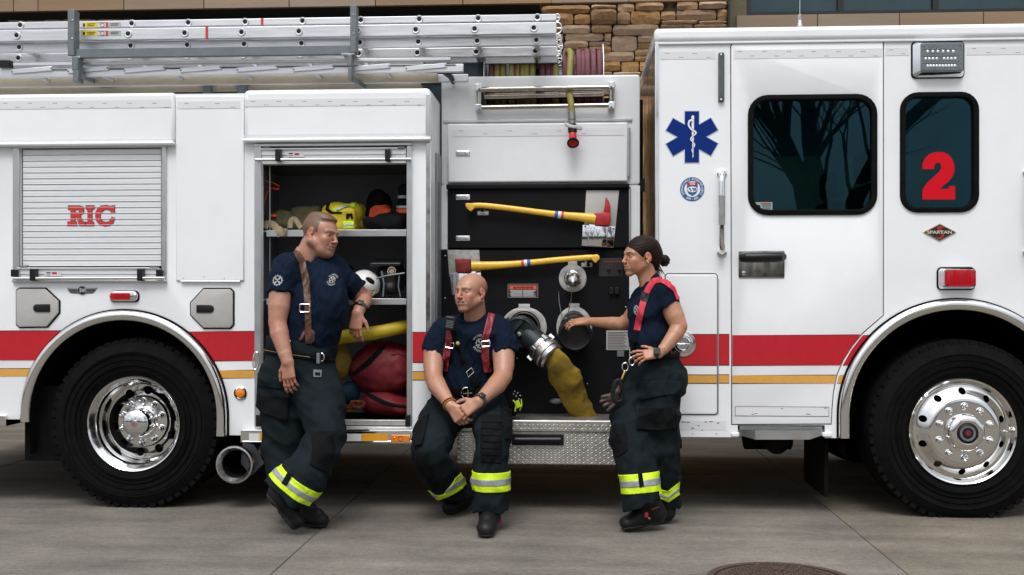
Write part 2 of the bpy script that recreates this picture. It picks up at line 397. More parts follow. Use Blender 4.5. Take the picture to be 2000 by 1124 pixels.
Z3 = [(812,35,1172,90),(1178,28,1365,55),(1372,20,1498,78),(1503,12,1713,70),(830,93,1050,172),(1055,97,1172,168),(1178,60,1366,172),(1372,83,1465,172),
 (1468,75,1688,170),(965,178,1173,236),(1180,178,1332,233),(1336,178,1680,250),(985,241,1272,292),(1277,238,1326,296),(1330,258,1516,368),(1520,254,1645,305),
 (980,297,1158,340),(1162,300,1323,330),(1523,309,1640,328),(1520,332,1645,352),(975,344,1094,362),(1098,340,1160,364),(1162,335,1328,380),(975,367,1140,385),
 (1500,356,1640,400),(1085,388,1265,468),(1270,376,1496,441),(1500,405,1640,442),(1262,446,1395,515),(1400,446,1532,518),(1536,446,1640,515),(1340,522,1545,545),
 (1200,520,1335,545),(975,390,1080,470),(1000,474,1258,545),(812,176,960,240),(812,243,975,300),(812,304,970,362),(1550,520,1640,545)]
Z4 = [(310,8,466,65),(470,4,678,54),(193,78,300,140),(303,68,605,138),(608,58,680,143),(197,143,466,164),(436,168,680,204),(470,146,680,166),(190,168,430,205)]
for a in Z3: stz.append((840 + a[0] / 3.746, a[1] / 3.746, 840 + a[2] / 3.746, a[3] / 3.746))
for a in Z4: stz.append((1240 + a[0] / 3.746, a[1] / 3.746, 1240 + a[2] / 3.746, a[3] / 3.746))
for a in [(40,120,165,150),(170,115,300,150),(300,112,440,150),(440,105,685,148),(690,92,880,142),(885,94,990,140)]: stz.append(tuple(q / 3.746 for q in a))
xx = 1056
while xx < 1420:                                      # top course partly above the frame
    w_ = random.choice((38, 52, 70, 88)); stz.append((xx, -24, min(xx + w_, 1421), 1 if xx < 1240 else -1)); xx += w_ + 1.5
for v0 in (147, 166, 188):
    xx = 1150
    while xx < 1421:
        w_ = random.choice((34, 48, 62)); stz.append((xx, v0, min(xx + w_, 1421), v0 + (17 if v0 < 188 else 20))); xx += w_ + 1.5
vv = 210
while vv < 520:
    h_ = random.choice((16, 22, 28)); xm = random.uniform(1246, 1264)
    stz += [(1226, vv, xm - 1, vv + h_), (xm + 1, vv, 1290, vv + h_)]; vv += h_ + 2
def stone_mesh(w_, h_, d_):
    bm = bmesh.new(); nx = max(2, min(6, int(w_ / .05))); nz_ = max(2, min(4, int(h_ / .04)))
    g = []
    for j in range(nz_ + 1):
        for i in range(nx + 1):
            ex = i in (0, nx); ez = j in (0, nz_)
            x = (i / nx - .5) * w_ * (1 if not ez or not ex else .93); z = (j / nz_ - .5) * h_ * (1 if not ex or not ez else .88)
            x += random.uniform(-.006, .006) * (not ex); z += random.uniform(-.003, .004)
            y = -d_ * (1 - .55 * (ex or ez)) + random.uniform(-.011, .011) * (.4 if (ex or ez) else 1)
            g.append(bm.verts.new((x, y, z)))
    n = nx + 1
    for j in range(nz_):
        for i in range(nx): bm.faces.new((g[j * n + i], g[j * n + i + 1], g[(j + 1) * n + i + 1], g[(j + 1) * n + i]))
    bd = [e for e in bm.edges if e.is_boundary]
    r_ = bmesh.ops.extrude_edge_only(bm, edges=bd); vs = [q for q in r_['geom'] if isinstance(q, bmesh.types.BMVert)]
    for q in vs: q.co.y = 0.04
    bmesh.ops.recalc_face_normals(bm, faces=bm.faces)
    me = bpy.data.meshes.new('stone'); bm.to_mesh(me); bm.free(); me.shade_smooth(); me.set_sharp_from_angle(angle=R(28)); return me
for u0, v0, u1, v1 in stz:
    p0, p1 = P(u0, v0, YB), P(u1, v1, YB); w_, h_ = p1.x - p0.x - .003, p0.z - p1.z - .002
    if w_ < .02 or h_ < .015: continue
    c = Vector(((p0.x + p1.x) / 2, YB + .07, (p0.z + p1.z) / 2))
    me = stone_mesh(w_, h_, random.uniform(.035, .075)); me.transform(Matrix.Translation(c)); put('stone', me, STONE, bld, at=c)
# tan fascia panels over a black slab that paints in the shaded void
YF = 4.6
js = [-180, -60, 26.2, 74, 241.6, 398, 564.6, 733, 904, 1077.6, 1228, 1330, 1424]
for a, b in zip(js[:-1], js[1:]):
    x0, x1 = PX(a, YF) + .004, PX(b, YF) - .004; z0 = PZ(9.0, 900, YF)
    put('fascia_panel', MB().box(x0, x1, YF, YF + .05, z0, z0 + .6), TAN, bld, bevel=.003, smooth=0, seg=1, at=((x0 + x1) / 2, YF, z0))
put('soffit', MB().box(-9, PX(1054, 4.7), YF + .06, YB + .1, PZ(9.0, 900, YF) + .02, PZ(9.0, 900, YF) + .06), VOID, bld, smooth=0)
put('void_shade_slab', MB().box(PX(265, YB), PX(1050, YB), YB - .02, YB + .09, 2.2, PZ(4, 900, YB) + .5), VOID, bld, smooth=0)  # flat black slab standing in for the shade below the fascia
# right bay: olive column, panels, window band
YC = 5.1
put('column', MB().box(PX(1424, YC), PX(1458, YC), YC, YC + .4, 0, 5.2), OLIVE, bld, smooth=0)
put('corner_trim', MB().box(PX(1421, YB), PX(1424.5, YB), YB - .05, YB + .4, 0, 5.2), WINF, bld, smooth=0)
js = [1438, 1597, 1757, 1921, 2090, 2260]
z1, z0 = PZ(26, 1757, YC - .05), PZ(160, 1757, YC - .05)
for a, b in zip(js[:-1], js[1:]):
    x0, x1 = PX(a, YC - .05) + .004, PX(b, YC - .05) - .004
    put('spandrel_panel', MB().box(x0, x1, YC - .05, YC - .005, z0, z1), TAN, bld, bevel=.003, smooth=0, seg=1, at=((x0 + x1) / 2, YC, z0))
wf = put('window_frame', MB().box(PX(1458, YC), 8.5, YC + .02, YC + .09, PZ(26, 1757, YC), PZ(19, 1757, YC)), WINF, bld, smooth=0)
for u in (1461, 1643, 1829, 2015, 2200): put('mullion', MB().box(PX(u, YC) - .03, PX(u, YC) + .03, YC + .021, YC + .088, PZ(19, 1757, YC) + .001, PZ(-70, 1757, YC)), WINF, wf, smooth=0)
for a, b in ((1461, 1643), (1643, 1829), (1829, 2015), (2015, 2200)):
    put('pane', MB().box(PX(a, YC) + .031, PX(b, YC) - .031, YC + .06, YC + .07, PZ(19, 1757, YC) + .002, PZ(-70, 1757, YC)), BGLASS, wf, smooth=0)

# ---- bare trees across the street (seen mirrored in the cab windows and chrome)
BARK = mat('dark_bark', (.035, .028, .022), .9, var=.3, vscale=6, bump=.6, bscale=25)
def grow(mb, p, d, r, l, depth, rnd):
    n = 3; pts = [p]; rr = [r]
    for k in range(n):
        d = (d + Vector((rnd.uniform(-1, 1), rnd.uniform(-1, 1), rnd.uniform(-.5, .8))) * .22).normalized()
        p = p + d * l / n; pts.append(p); rr.append(r * (1 - .38 * (k + 1) / n))
    mb.tube(pts, rr, 6 if depth > 2 else 4, caps=False)
    if depth <= 0: return
    for k in range(3 if depth > 2 else 2):
        q = pts[rnd.choice((2, 3))] if k else pts[-1]
        nd = (d + Vector((rnd.uniform(-1, 1), rnd.uniform(-1, 1), rnd.uniform(-.35, .7))) * .85).normalized()
        grow(mb, q, nd, rr[-1] * rnd.uniform(.5, .82), l * rnd.uniform(.62, .86), depth - 1, rnd)
def tree(loc, limbs, lab, seed, depth=5):
    rnd = random.Random(seed); t = thing('bare_tree', loc, lab, 'tree', 'bare trees across the street')
    tr = MB(); cn = MB(); loc = Vector(loc)
    for pts, r0, r1 in limbs:
        pts = [loc + Vector(q) for q in pts]; n = len(pts)
        tr.tube(pts, [r0 + (r1 - r0) * i / (n - 1) for i in range(n)], 9)
        for i in range(1, n):
            for k in range(2 if i < n - 1 else 4):
                d = ((pts[i] - pts[i - 1]).normalized() + Vector((rnd.uniform(-1, 1), rnd.uniform(-.8, .8), rnd.uniform(-.2, .8)))).normalized()
                grow(cn, pts[i], d, (r0 + (r1 - r0) * i / (n - 1)) * (.6 if i == n - 1 else .25), 1.3, depth - 1, rnd)
    put('trunk', tr, BARK, t); put('crown', cn, BARK, t, smooth=0)
YT = -14.0; KT = (6.5 + 14) / 6.5
def mir(u, v):                                        # where the thing mirrored at this window pixel stands
    p = P(u, v, 0); return Vector((p.x * KT, 0, CH + (p.z - CH) * KT))
def tl(base, pts): return [tuple(mir(*q) - base) for q in pts]
b1 = Vector((mir(1577, 420).x, 0, 0))
tree((b1.x, YT, 0), [([(0, 0, 0)] + tl(b1, [(1577, 415), (1562, 345), (1532, 272)]), .21, .14), (tl(b1, [(1532, 272), (1505, 240), (1486, 180), (1470, 90)]), .13, .05),
     (tl(b1, [(1532, 272), (1537, 215), (1538, 150), (1550, 60)]), .11, .05), (tl(b1, [(1568, 330), (1600, 280), (1618, 225), (1640, 160)]), .07, .03)],
     'bare forked tree across the street mirrored large in the cab door window', 3)
b2 = Vector((mir(1640, 420).x, 0, 0))
tree((b2.x, YT - 1.5, 0), [([(0, 0, 0)] + tl(b2, [(1632, 380), (1626, 320), (1615, 250), (1612, 180), (1606, 60)]), .22, .12), (tl(b2, [(1622, 300), (1660, 240), (1700, 200)]), .08, .03)],
     'bare straight tree next to the forked one, mirrored in the cab door window', 5)
b3 = Vector((mir(1650, 420).x, 0, 0))
tree((b3.x, YT + .5, 0), [([(0, 0, 0)] + tl(b3, [(1655, 400), (1690, 330), (1740, 262), (1828, 175), (1845, 90)]), .19, .08), (tl(b3, [(1828, 180), (1880, 190), (1930, 170)]), .08, .035)],
     'bare leaning tree mirrored across both cab windows', 8)
for i, (x, y, s) in enumerate(((-9, -17, 21), (-3.5, -20, 22), (0.8, -24, 23), (13, -18, 24), (18, -24, 27), (-16, -22, 29))):
    tree((x, y, 0), [([(0, 0, 0), (.1, 0, 1.6), (-.15, .1, 3.0)], .35, .24), ([(-.15, .1, 3.0), (-.9, 0, 4.4), (-1.2, .2, 6)], .2, .08), ([(-.15, .1, 3.0), (.6, .3, 4.6), (1.2, .1, 6.3)], .2, .08)],
         'bare street tree with spreading crown, %s' % ('far left of the row', 'second from the left of the row', 'behind the middle of the street', 'right of the leaning tree',
         'far right of the row', 'at the left end of the street')[i], s, 4)
hl = MB(); rnd = random.Random(4)
for k in range(90):
    x = -110 + k * 2.5 + rnd.uniform(-1, 1); h_ = rnd.uniform(2.2, 4.6)
    hl.sphere((x, -50 + rnd.uniform(-3, 3), h_ * .42), (rnd.uniform(2, 4), 2.2, h_ * .58), 10, 7)
put('distant_treeline', hl, mat('winter_wood', (.045, .040, .030), .95, var=.5, vscale=.9), kind='stuff')
# ================================================================== FIRE TRUCK
truck = thing('fire_truck', (-.3, 1.25, 0), 'white fire truck with red and gold stripes, number 2 on the cab window', 'fire truck')
def T(name, g, m, **k): return put(name, g, m, k.pop('parent', truck), **k)
WR = P(259, 829, 0); WF = P(1879, 843, 0)             # wheel centres
AR = P(243, 812, 0); AF = P(1868, 813, 0); RR = M(205, 243); RF_ = M(228, 1868)
def arch_pts(c, r, zlow, n=40):
    return [(c.x - r, zlow)] + [(c.x - r * math.cos(math.pi * k / n), c.z + r * math.sin(math.pi * k / n)) for k in range(n + 1)] + [(c.x + r, zlow)]
zb = PZ(853, 640)                                     # lower edge of the body
XL = PX(-420); XE = PX(842)
# lower side of the body with both locker openings and the wheel arch
o1 = prect(41, 289, 316, 531); o2 = prect(512, 286, 794, 833)
low = [(XL, PZ(820, 0))] + arch_pts(AR, RR - .03, zb)[0:0] 
ap = arch_pts(AR, RR - .03, PZ(851, 440)); ap[0] = (ap[0][0], PZ(820, 40))
low = [(XL, PZ(820, 40))] + ap + [(XE, PZ(851, 640)), (XE, PZ(262, 660)), (XL, PZ(262, 660))]
body = T('body_side', plate([low, o1, o2], 0, .04, .004), WHITE)
zt = PZ(182, 200)
T('body_shell', MB().box(XL, XE, 2.44, 2.48, PZ(820, 40), zt).box(XL, XL + .04, .042, 2.438, PZ(820, 40), zt), WHITE2, smooth=0)
T('roof_deck', MB().box(XL, XE - .002, .0, 2.438, zt - .05, zt - .012), WHITE2, smooth=0)
T('underbody', MB().box(XL + .1, AR.x - RR - .05, .05, 2.4, PZ(818, 0), PZ(790, 0)).box(AR.x + RR + .05, XE - .01, .66, 2.42, zb + .01, 1.0)
  .box(AR.x + RR + .05, XE - .01, .05, .655, zb + .01, zb + .05), DARK, smooth=0)
# lighter fascia above the lockers with rolled drip lip
for a, b, v0, v1, nm in ((-420, 344, 184, 281, 0), (478, 842, 175, 273, 1)):
    um = max(a, 0) / 2 + b / 2; x0, x1 = PX(a), PX(b)
    T('upper_panel', MB().box(x0, x1, -.03, .0395, PZ(v1, um), PZ(v0, um)), WHITE, bevel=.03 if nm else .022, seg=3)
    T('drip_lip', MB().box(x0 - .002, x1 + .004 * nm, -.052, .0, PZ(v1 + 6, um), PZ(v1 - 2, um)), WHITE, bevel=.012, seg=3)
T('filler_panel', MB().box(PX(344) + .002, PX(478) - .002, -.012, .28, PZ(549, 411), PZ(188, 411)), WHITE, bevel=.006)
T('piano_hinge', MB().cyl(P(353, 550, -.015), P(469, 550, -.015), .006, n=8), ALU)
m_ = MB()
for u, v in ((358, 543), (398, 540), (438, 543)): m_.sphere(P(u, v, -.013), .004, 8, 5)
T('rivet', m_, ALU, kind='stuff')
def tape(u0, v0, u1, v1, Y=-.031, par=truck, nm='reflective_tape'):
    o = put(nm, plate([prect(u0, v0, u1, v1)], Y - .0012, .0014, 0), TAPE, par)
    m = MB(); n = max(1, int((u1 - u0) / 48))
    for k in range(n):
        for q in range(2):
            u = u0 + (u1 - u0) * (k + .25 + .5 * q) / n; v = v0 + (v1 - v0) * (.25 + .5 * q)
            for s in range(3): pbox(m, u - 4 + s * 3, v - .5, u - 2.2 + s * 3, v + .5, Y - .0018, Y - .001)
    put('tape_print', m, BLACKV, o, smooth=0, kind='stuff'); return o
tape(-2, 198, 338, 214); tape(349, 199, 470, 213, -.013); tape(482, 195, 832, 209)
# ---- stripes
def stripe(u0, u1, v0, v1, m, Y=-.0, par=truck, pts=None, nm='stripe'):
    lp = W(pts) if pts else prect(u0, v0, u1, v1)
    zs = [q[1] for q in lp]
    b = put(nm, plate([[(x, z + (.0045 if z == max(zs) else -.0045 if z == min(zs) else 0)) for x, z in lp]], Y - .0015, .002, 0), BLACKV, par, label='thin black outline of the ' + ('red' if m is RED else 'gold') + ' stripe')
    put(nm, plate([lp], Y - .003, .003, 0), m, par)
    return b
ru = lambda v: 243 - math.sqrt(max(0, 205 ** 2 - (v - 812) ** 2)); rr_ = lambda v: 243 + math.sqrt(max(0, 205 ** 2 - (v - 812) ** 2))
stripe(0, 0, 0, 0, RED, pts=[(-420, 647), (ru(647) , 647), (ru(675), 675), (ru(704), 704), (-420, 704)])
stripe(0, 0, 0, 0, GOLD, pts=[(-420, 721), (ru(721), 721), (ru(735), 735), (-420, 735)])
stripe(0, 0, 0, 0, RED, pts=[(rr_(648), 648), (497, 648), (497, 705), (rr_(705), 705), (rr_(675), 675)])
stripe(0, 0, 0, 0, GOLD, pts=[(rr_(724), 724), (497, 724), (497, 738.5), (rr_(739), 738.5)])
stripe(806, 841, 650, 708, RED); stripe(806, 841, 727, 742, GOLD)
# ---- chrome arches, wheels
def arch_trim(c, r, zlow0, zlow1, name='arch_trim'):
    pts = arch_pts(c, r, zlow0, 48); pts[-1] = (pts[-1][0], zlow1)
    t = T(name, MB().tube([(x, -.022, z) for x, z in pts], M(10.5, 243), 14, flat=.75), POLISH)
    pts2 = arch_pts(c, r + M(11.5, 243), zlow0, 48); pts2[-1] = (pts2[-1][0], zlow1)
    put('rubber_edge', MB().tube([(x, -.006, z) for x, z in pts2], .006, 6), RUBBER, t)
arch_trim(AR, RR - M(10), PZ(823, 40), PZ(851, 440)); arch_trim(AF, RF_ - M(11, 1868), PZ(855, 1650), PZ(855, 1650))
def well(c, r):
    m = MB(); n = 28; pts = arch_pts(c, r, c.z - .25, n)
    vs = [(x, y, z) for x, z in pts for y in (.03, .95)]; k = len(pts)
    m.add(vs, [(2 * i, 2 * i + 1, 2 * i + 3, 2 * i + 2) for i in range(k - 1)])
    m.box(c.x - r, c.x + r, .95, .97, c.z - .25, c.z + r)
    T('wheel_well', m, DARK)
well(AR, RR - .035); well(AF, RF_ - .05)
def wheel(c, RT, rear, far=False):
    fz = RT - .0; cz = c.z; y0 = .02 if rear else .0
    Wd = .28 if rear else .38
    wh = T('wheel', MB().lathe([(.20, y0 + .09), (.20, y0 + Wd - .05)], (c.x, 0, cz), 32), DARK)
    rl = .292 if rear else .315
    prof = [(rl - .004, y0 + .012), (rl + .012, y0 - .002), (rl + .03, y0 - .006), (rl + .06, y0 - .016), (rl + .066, y0 - .012), (rl + .10, y0 - .020),
            (RT - .10, y0 - .018), (RT - .085, y0 - .024), (RT - .06, y0 - .012), (RT - .03, y0 + .004), (RT - .008, y0 + .022), (RT, y0 + .045), (RT, y0 + Wd - .045),
            (RT - .02, y0 + Wd - .01), (rl + .06, y0 + Wd), (rl - .02, y0 + Wd - .02)]
    ty = put('tyre', MB().lathe(prof, (c.x, 0, cz), 96), RUBBER, wh)
    lug = MB(); nl = 56
    for k in range(nl):
        a = 2 * math.pi * k / nl; u_ = Vector((math.cos(a), 0, math.sin(a))); t_ = Vector((-math.sin(a), 0, math.cos(a)))
        lug.obox(Vector((c.x, y0 + .034, cz)) + u_ * (RT - .0255), (t_, Vector((0, 1, 0)), u_), (.019, .030, .022))
    put('tread', lug, RUBBER, ty, smooth=0, kind='stuff')
    rings = MB()
    for q in (.045, .075, .11, .145): 
        if rl + q < RT - .02: rings.add(*(lambda mb: (mb.v, mb.f))(MB().lathe([(rl + q - .002, y0 - .016), (rl + q, y0 - .026), (rl + q + .002, y0 - .016)], (c.x, 0, cz), 96)))
    put('sidewall_rib', rings, RUBBER, ty)
    # flat contact patch: squash tyre vertices below the ground
    for o in (ty,):
        for v in o.data.vertices:
            if v.co.z < .002: v.co.z = .002
    for o in [q for q in COL.objects if q.parent is ty]:
        for v in o.data.vertices:
            if v.co.z < .003: v.co.z = .003
    ctr = Vector((c.x, 0, cz))
    if rear:
        yd = y0 + .165
        rim = put('rim', MB().lathe([(.288, y0 + .03), (.297, y0 + .012), (.300, y0 - .004), (.294, y0 - .010), (.284, y0 - .004), (.276, y0 + .012), (.262, y0 + .022), (.258, y0 + .03),
                 (.256, y0 + .07), (.243, y0 + .085), (.241, y0 + .15), (.236, yd)], ctr, 72), POLISH, wh)
        dk = [circ(c.x, cz, .2365, 72)] + [circ(c.x + .198 * math.cos(a), cz + .198 * math.sin(a), .026, 18) for a in [math.pi * 2 * (k + .3) / 10 for k in range(10)]]
        put('disc', plate(dk, yd - .004, .012, .002), POLISH, wh)
        put('hub_flange', MB().lathe([(.165, yd - .003), (.163, yd - .02), (.158, yd - .028), (.10, yd - .030), (.085, yd - .034)], ctr, 60), POLISH, wh)
        put('hub_cap', MB().lathe([(.10, yd - .03), (.098, yd - .045), (.088, yd - .05), (.086, yd - .125), (.080, yd - .140), (.060, yd - .152), (.03, yd - .158), (.0005, yd - .16)], ctr, 48), CHROME, wh)
        put('hub_cap_badge', MB().lathe([(.022, yd - .158), (.021, yd - .164), (.0005, yd - .165)], ctr, 24), STEEL, wh)
        put('hub_cap_diamond', plate([[(c.x - .012, cz), (c.x, cz - .007), (c.x + .012, cz), (c.x, cz + .007)]], yd - .168, .003, 0), RED, wh)
        rn, yn, ln = .132, yd - .03, .05
    else:
        yd = y0 + .05
        rim = put('rim', MB().lathe([(.296, y0 + .04), (.312, y0 + .012), (.320, y0 - .006), (.313, y0 - .014), (.303, y0 - .008), (.296, y0 + .008), (.286, y0 + .02), (.278, y0 + .024), (.276, y0 + .03)], ctr, 80), POLISH, wh)
        n = 10; prof_ = []
        for q in range(26):
            r = .279 * (1 - q / 25) + .0005; f_ = max(0, min(1, (.272 - r) / .085)); f_ = f_ * f_ * (3 - 2 * f_); prof_.append((r, y0 + .02 - .055 * f_))
        prof_ = [(.279, y0 + .034)] + prof_; prof_.append((.0005, y0 + .034))
        tmp = bpy.data.objects.new('t', MB().lathe(prof_, ctr, 96).mesh('disc')); COL.objects.link(tmp); fin(tmp.data, 40)
        cm = MB()
        for k in range(n):
            a = math.pi * 2 * (k + .5) / n; q = ctr + Vector((.240 * math.cos(a), 0, .240 * math.sin(a))); cm.cyl(q + Vector((0, -.2, 0)), q + Vector((0, .2, 0)), .0205, n=24)
        cut_ = bpy.data.objects.new('c', cm.mesh('c')); COL.objects.link(cut_); fin(cut_.data, 40)
        bo = tmp.modifiers.new('b', 'BOOLEAN'); bo.object = cut_; bo.operation = 'DIFFERENCE'; bo.solver = 'EXACT'
        bpy.context.view_layer.update(); me = bpy.data.meshes.new_from_object(tmp.evaluated_get(bpy.context.evaluated_depsgraph_get()))
        bpy.data.objects.remove(tmp); bpy.data.objects.remove(cut_); me.shade_smooth(); me.set_sharp_from_angle(angle=R(40))
        put('disc', me, POLISH, wh); yd = y0 - .035
        put('hub', MB().lathe([(.112, yd), (.110, yd - .03), (.104, yd - .045), (.090, yd - .055), (.070, yd - .06), (.062, yd - .058), (.060, yd - .045)], ctr, 60), POLISH, wh)
        hc = put('hub_cap', MB().lathe([(.061, yd - .04), (.059, yd - .062), (.050, yd - .066), (.048, yd - .060), (.030, yd - .060), (.028, yd - .066), (.0005, yd - .067)], ctr, 40), BLACKG, wh)
        put('oil_plug', MB().lathe([(.018, yd - .066), (.016, yd - .070), (.0005, yd - .071)], ctr, 24), mat('dim_red', (.16, .012, .016), .5), hc)
        put('oil_window', MB().lathe([(.047, yd - .0605), (.045, yd - .063), (.034, yd - .063), (.031, yd - .0605)], ctr, 40), GREYM, hc)
        put('valve', MB().cyl((c.x + .225, y0 + .0, cz), (c.x + .262, y0 + .0, cz), .004, n=8).lathe([(.009, 0), (.012, -.004), (.007, -.006)], (c.x + .243, y0 - .005, cz), 16), CHROME, wh)
        rn, yn, ln = .153, yd + .002, .05
    nut = None
    for k in range(10):
        a = 2 * math.pi * (k + .5) / 10; p = Vector((c.x + rn * math.cos(a), yn, cz + rn * math.sin(a)))
        if nut is None:
            nut = put('lug_nut', MB().lathe([(.023, 0), (.023, -.006), (.019, -.008)], p, 20).cyl(p + Vector((0, -.004, 0)), p + Vector((0, -.026, 0)), .0185, n=6)
                      .lathe([(.0155, -.024), (.0145, -.036), (.010, -.045), (.0005, -.048)], p, 16), CHROME, wh, at=p)
        else: again(nut, p, wh)
    return wh
w1 = wheel(WR, .535, True); w2 = wheel(WF, .545, False)
# inner twin and far side wheels, axles
for c, ys in ((WR, (.33, 1.95, 2.2)), (WF, (2.08,))):
    for y in ys: T('wheel', MB().lathe([(.28, y), (.52, y - .01), (.53, y + .04), (.53, y + .22), (.28, y + .25), (.0005, y + .25)], (c.x, 0, .535), 48).lathe([(.28, y), (.27, y + .1), (.0005, y + .1)], (c.x, 0, .535), 32), RUBBER)
    T('axle', MB().cyl((c.x, .4, .53), (c.x, 2.2, .53), .09, n=14).sphere((c.x, 1.25, .53), .22, 16, 10), DARK)
for y_ in (.8, 1.62): T('chassis_rail', MB().box(-4.3, 3.4, y_, y_ + .08, .62, .88), DARK, smooth=0)
T('underbody', MB().box(-1.9, 1.5, .7, 1.9, .42, .80).cyl((-.7, 1.3, .5), (2.0, 1.25, .55), .06), DARK)
T('mud_flap', MB().box(PX(32), PX(104), .10, .13, PZ(905, 70), .75), RUBBER, bevel=.004)
T('mud_flap', MB().box(PX(1604, .2), PX(1612, .2), .12, .70, PZ(978, 1600), .75), DARK, bevel=.003)
# ---- roller shutter with separate slats
sh = T('roller_door', MB().box(PX(27), PX(40), -.014, .05, PZ(549, 34), PZ(288, 34)).box(PX(317), PX(326), -.014, .05, PZ(549, 320), PZ(288, 320)).box(PX(27) - .003, PX(326) + .003, -.018, -.001, PZ(290, 170), PZ(284.5, 170))
       .box(PX(27) - .003, PX(326) + .003, -.02, -.001, PZ(552, 170), PZ(547.5, 170)), ALU, bevel=.002)
SLAT = mat('satin_slat', (.72, .74, .755), .38, .1, var=.02, vscale=20, stretch=(.1, 1, 1))
sx0, sx1 = PX(44), PX(313.5); zT, zB = PZ(291, 178), PZ(520, 178); ns = 20; hs_ = (zT - zB) / ns; slat = None
for k in range(ns):
    z = zT - (k + .5) * hs_; pr = [(.012, .5), (.004, .46), (.001, .1), (.003, -.30), (.0040, -.40), (-.0026, -.43), (-.0030, -.47), (.004, -.495), (.012, -.5)]
    if slat is None:
        vs = [(x, y + .004, z + q * hs_) for x in (sx0, sx1) for y, q in pr]; n = len(pr)
        slat = put('slat', MB().add(vs, [(i, i + 1, n + i + 1, n + i) for i in range(n - 1)] + [tuple(range(n))[::-1], tuple(range(n, 2 * n))]), SLAT, sh, at=((sx0 + sx1) / 2, .004, z), smooth=30)
    else: again(slat, ((sx0 + sx1) / 2, .004, z), sh)
put('back_wall', MB().box(PX(41), PX(316), .06, .08, PZ(545, 178), PZ(288, 178)), DARK, sh, smooth=0)
def shutter_foot(u0, u1, va, sh, inner=True):
    """bottom rail, lift bar, straps"""
    du = u1 - u0
    put('bottom_rail', MB().box(PX(u0 + 12), PX(u1 - 10), -.006, .03, PZ(va + 12, u0), PZ(va, u0)).box(PX(u0 + 10), PX(u1 - 12), -.018, .0, PZ(va + 1.5, u0), PZ(va - 1, u0)).box(PX(u0 + 12), PX(u1 - 10), -.001, .03, PZ(va + 26, u0), PZ(va + 12.3, u0)), SLAT, sh, bevel=.001)
    put('lift_bar', MB().cyl(P(u0, va + 20.5, -.04), P(u1, va + 19.5, -.04), M(3.2), n=12), ALU, sh)
    for u in (u0 + (.135 if inner else .14) * du, u0 + .84 * du):
        put('strap', MB().box(PX(u), PX(u + 10.5), -.056, -.006, PZ(va + 25, u), PZ(va + 1.5, u)), BLACKG, sh, bevel=.006)
    for u in (u0 + 17, u1 - 25): put('end_block', MB().box(PX(u - 1), PX(u + 13), -.02, .02, PZ(va - .5, u), PZ(va - 5, u)), GREYM, sh, bevel=.003)
    lb = put('maker_label', plate([prect(u0 + 63, va + 7, u0 + 95, va + 16)], -.0085, .0016, 0), mat('label_white', (.6, .6, .6), .4), sh)
    put('label_flag', plate([prect(u0 + 77, va + 8, u0 + 86, va + 12)], -.0095, .001, 0), RED, lb)
    put('label_print', MB().box(PX(u0 + 66), PX(u0 + 74), -.0095, -.0085, PZ(va + 10.3, u0), PZ(va + 8.3, u0)).box(PX(u0 + 66), PX(u0 + 74), -.0095, -.0085, PZ(va + 13.8, u0), PZ(va + 12.8, u0)), BLACKV, lb, smooth=0)
shutter_foot(26, 321, 524, sh)
for u in (33, 315): put('latch', MB().box(PX(u - 6), PX(u + 5), -.04, -.014, PZ(541, u), PZ(527, u)), BLACKG, sh, bevel=.004)
LR = mat('red_lettering', (.55, .03, .03), .4)
def z6(pts): return [(x / 3.306, 260 + y / 3.306) for x, y in pts]
RIC = [[(440,470),(512,470),(530,476),(539,490),(539,508),(530,522),(516,530),(530,572),(547,575),(547,598),(512,598),(494,540),(482,540),(482,574),(492,574),(492,598),(437,598),(437,574),(457,574),(457,494),(440,494)],
 [(555,470),(605,470),(605,492),(592,492),(592,576),(603,576),(603,598),(553,598),(553,576),(566,576),(566,492),(555,492)],
 [(738,470),(738,515),(720,515),(712,500),(695,492),(675,494),(655,508),(645,530),(646,552),(660,570),(680,577),(705,572),(722,545),(738,552),(730,578),(705,597),(675,600),(645,592),(625,570),(616,540),(618,512),(632,485),(655,471),(685,468),(705,472),(718,480),(722,470)]]
holes = [[(482,494),(505,494),(512,500),(512,510),(505,517),(482,517)], None, None]
def grow_mesh(loops, Y, depth, g):
    cu = bpy.data.curves.new('g', 'CURVE'); cu.dimensions = '2D'; cu.fill_mode = 'BOTH'
    for lp in loops:
        sp = cu.splines.new('POLY'); sp.points.add(len(lp) - 1)
        for p, q in zip(sp.points, lp): p.co = (q[0], q[1], 0, 1)
        sp.use_cyclic_u = True
    cu.extrude = depth / 2; cu.offset = g
    ob = bpy.data.objects.new('tmp', cu); me = bpy.data.meshes.new_from_object(ob); bpy.data.objects.remove(ob); bpy.data.curves.remove(cu)
    me.transform(Matrix.Rotation(R(90), 4, 'X')); me.transform(Matrix.Translation((0, Y + depth / 2, 0))); me.materials.clear(); fin(me, 30); return me
for lp, h in zip(RIC, holes):
    loops = [W(z6(lp))] + ([W(z6(h))] if h else [])
    put('letter_outline', grow_mesh(loops, .0023, .003, .0028), BLACKV, sh)
    put('letter', grow_mesh(loops, .0017, .003, 0), LR, sh)
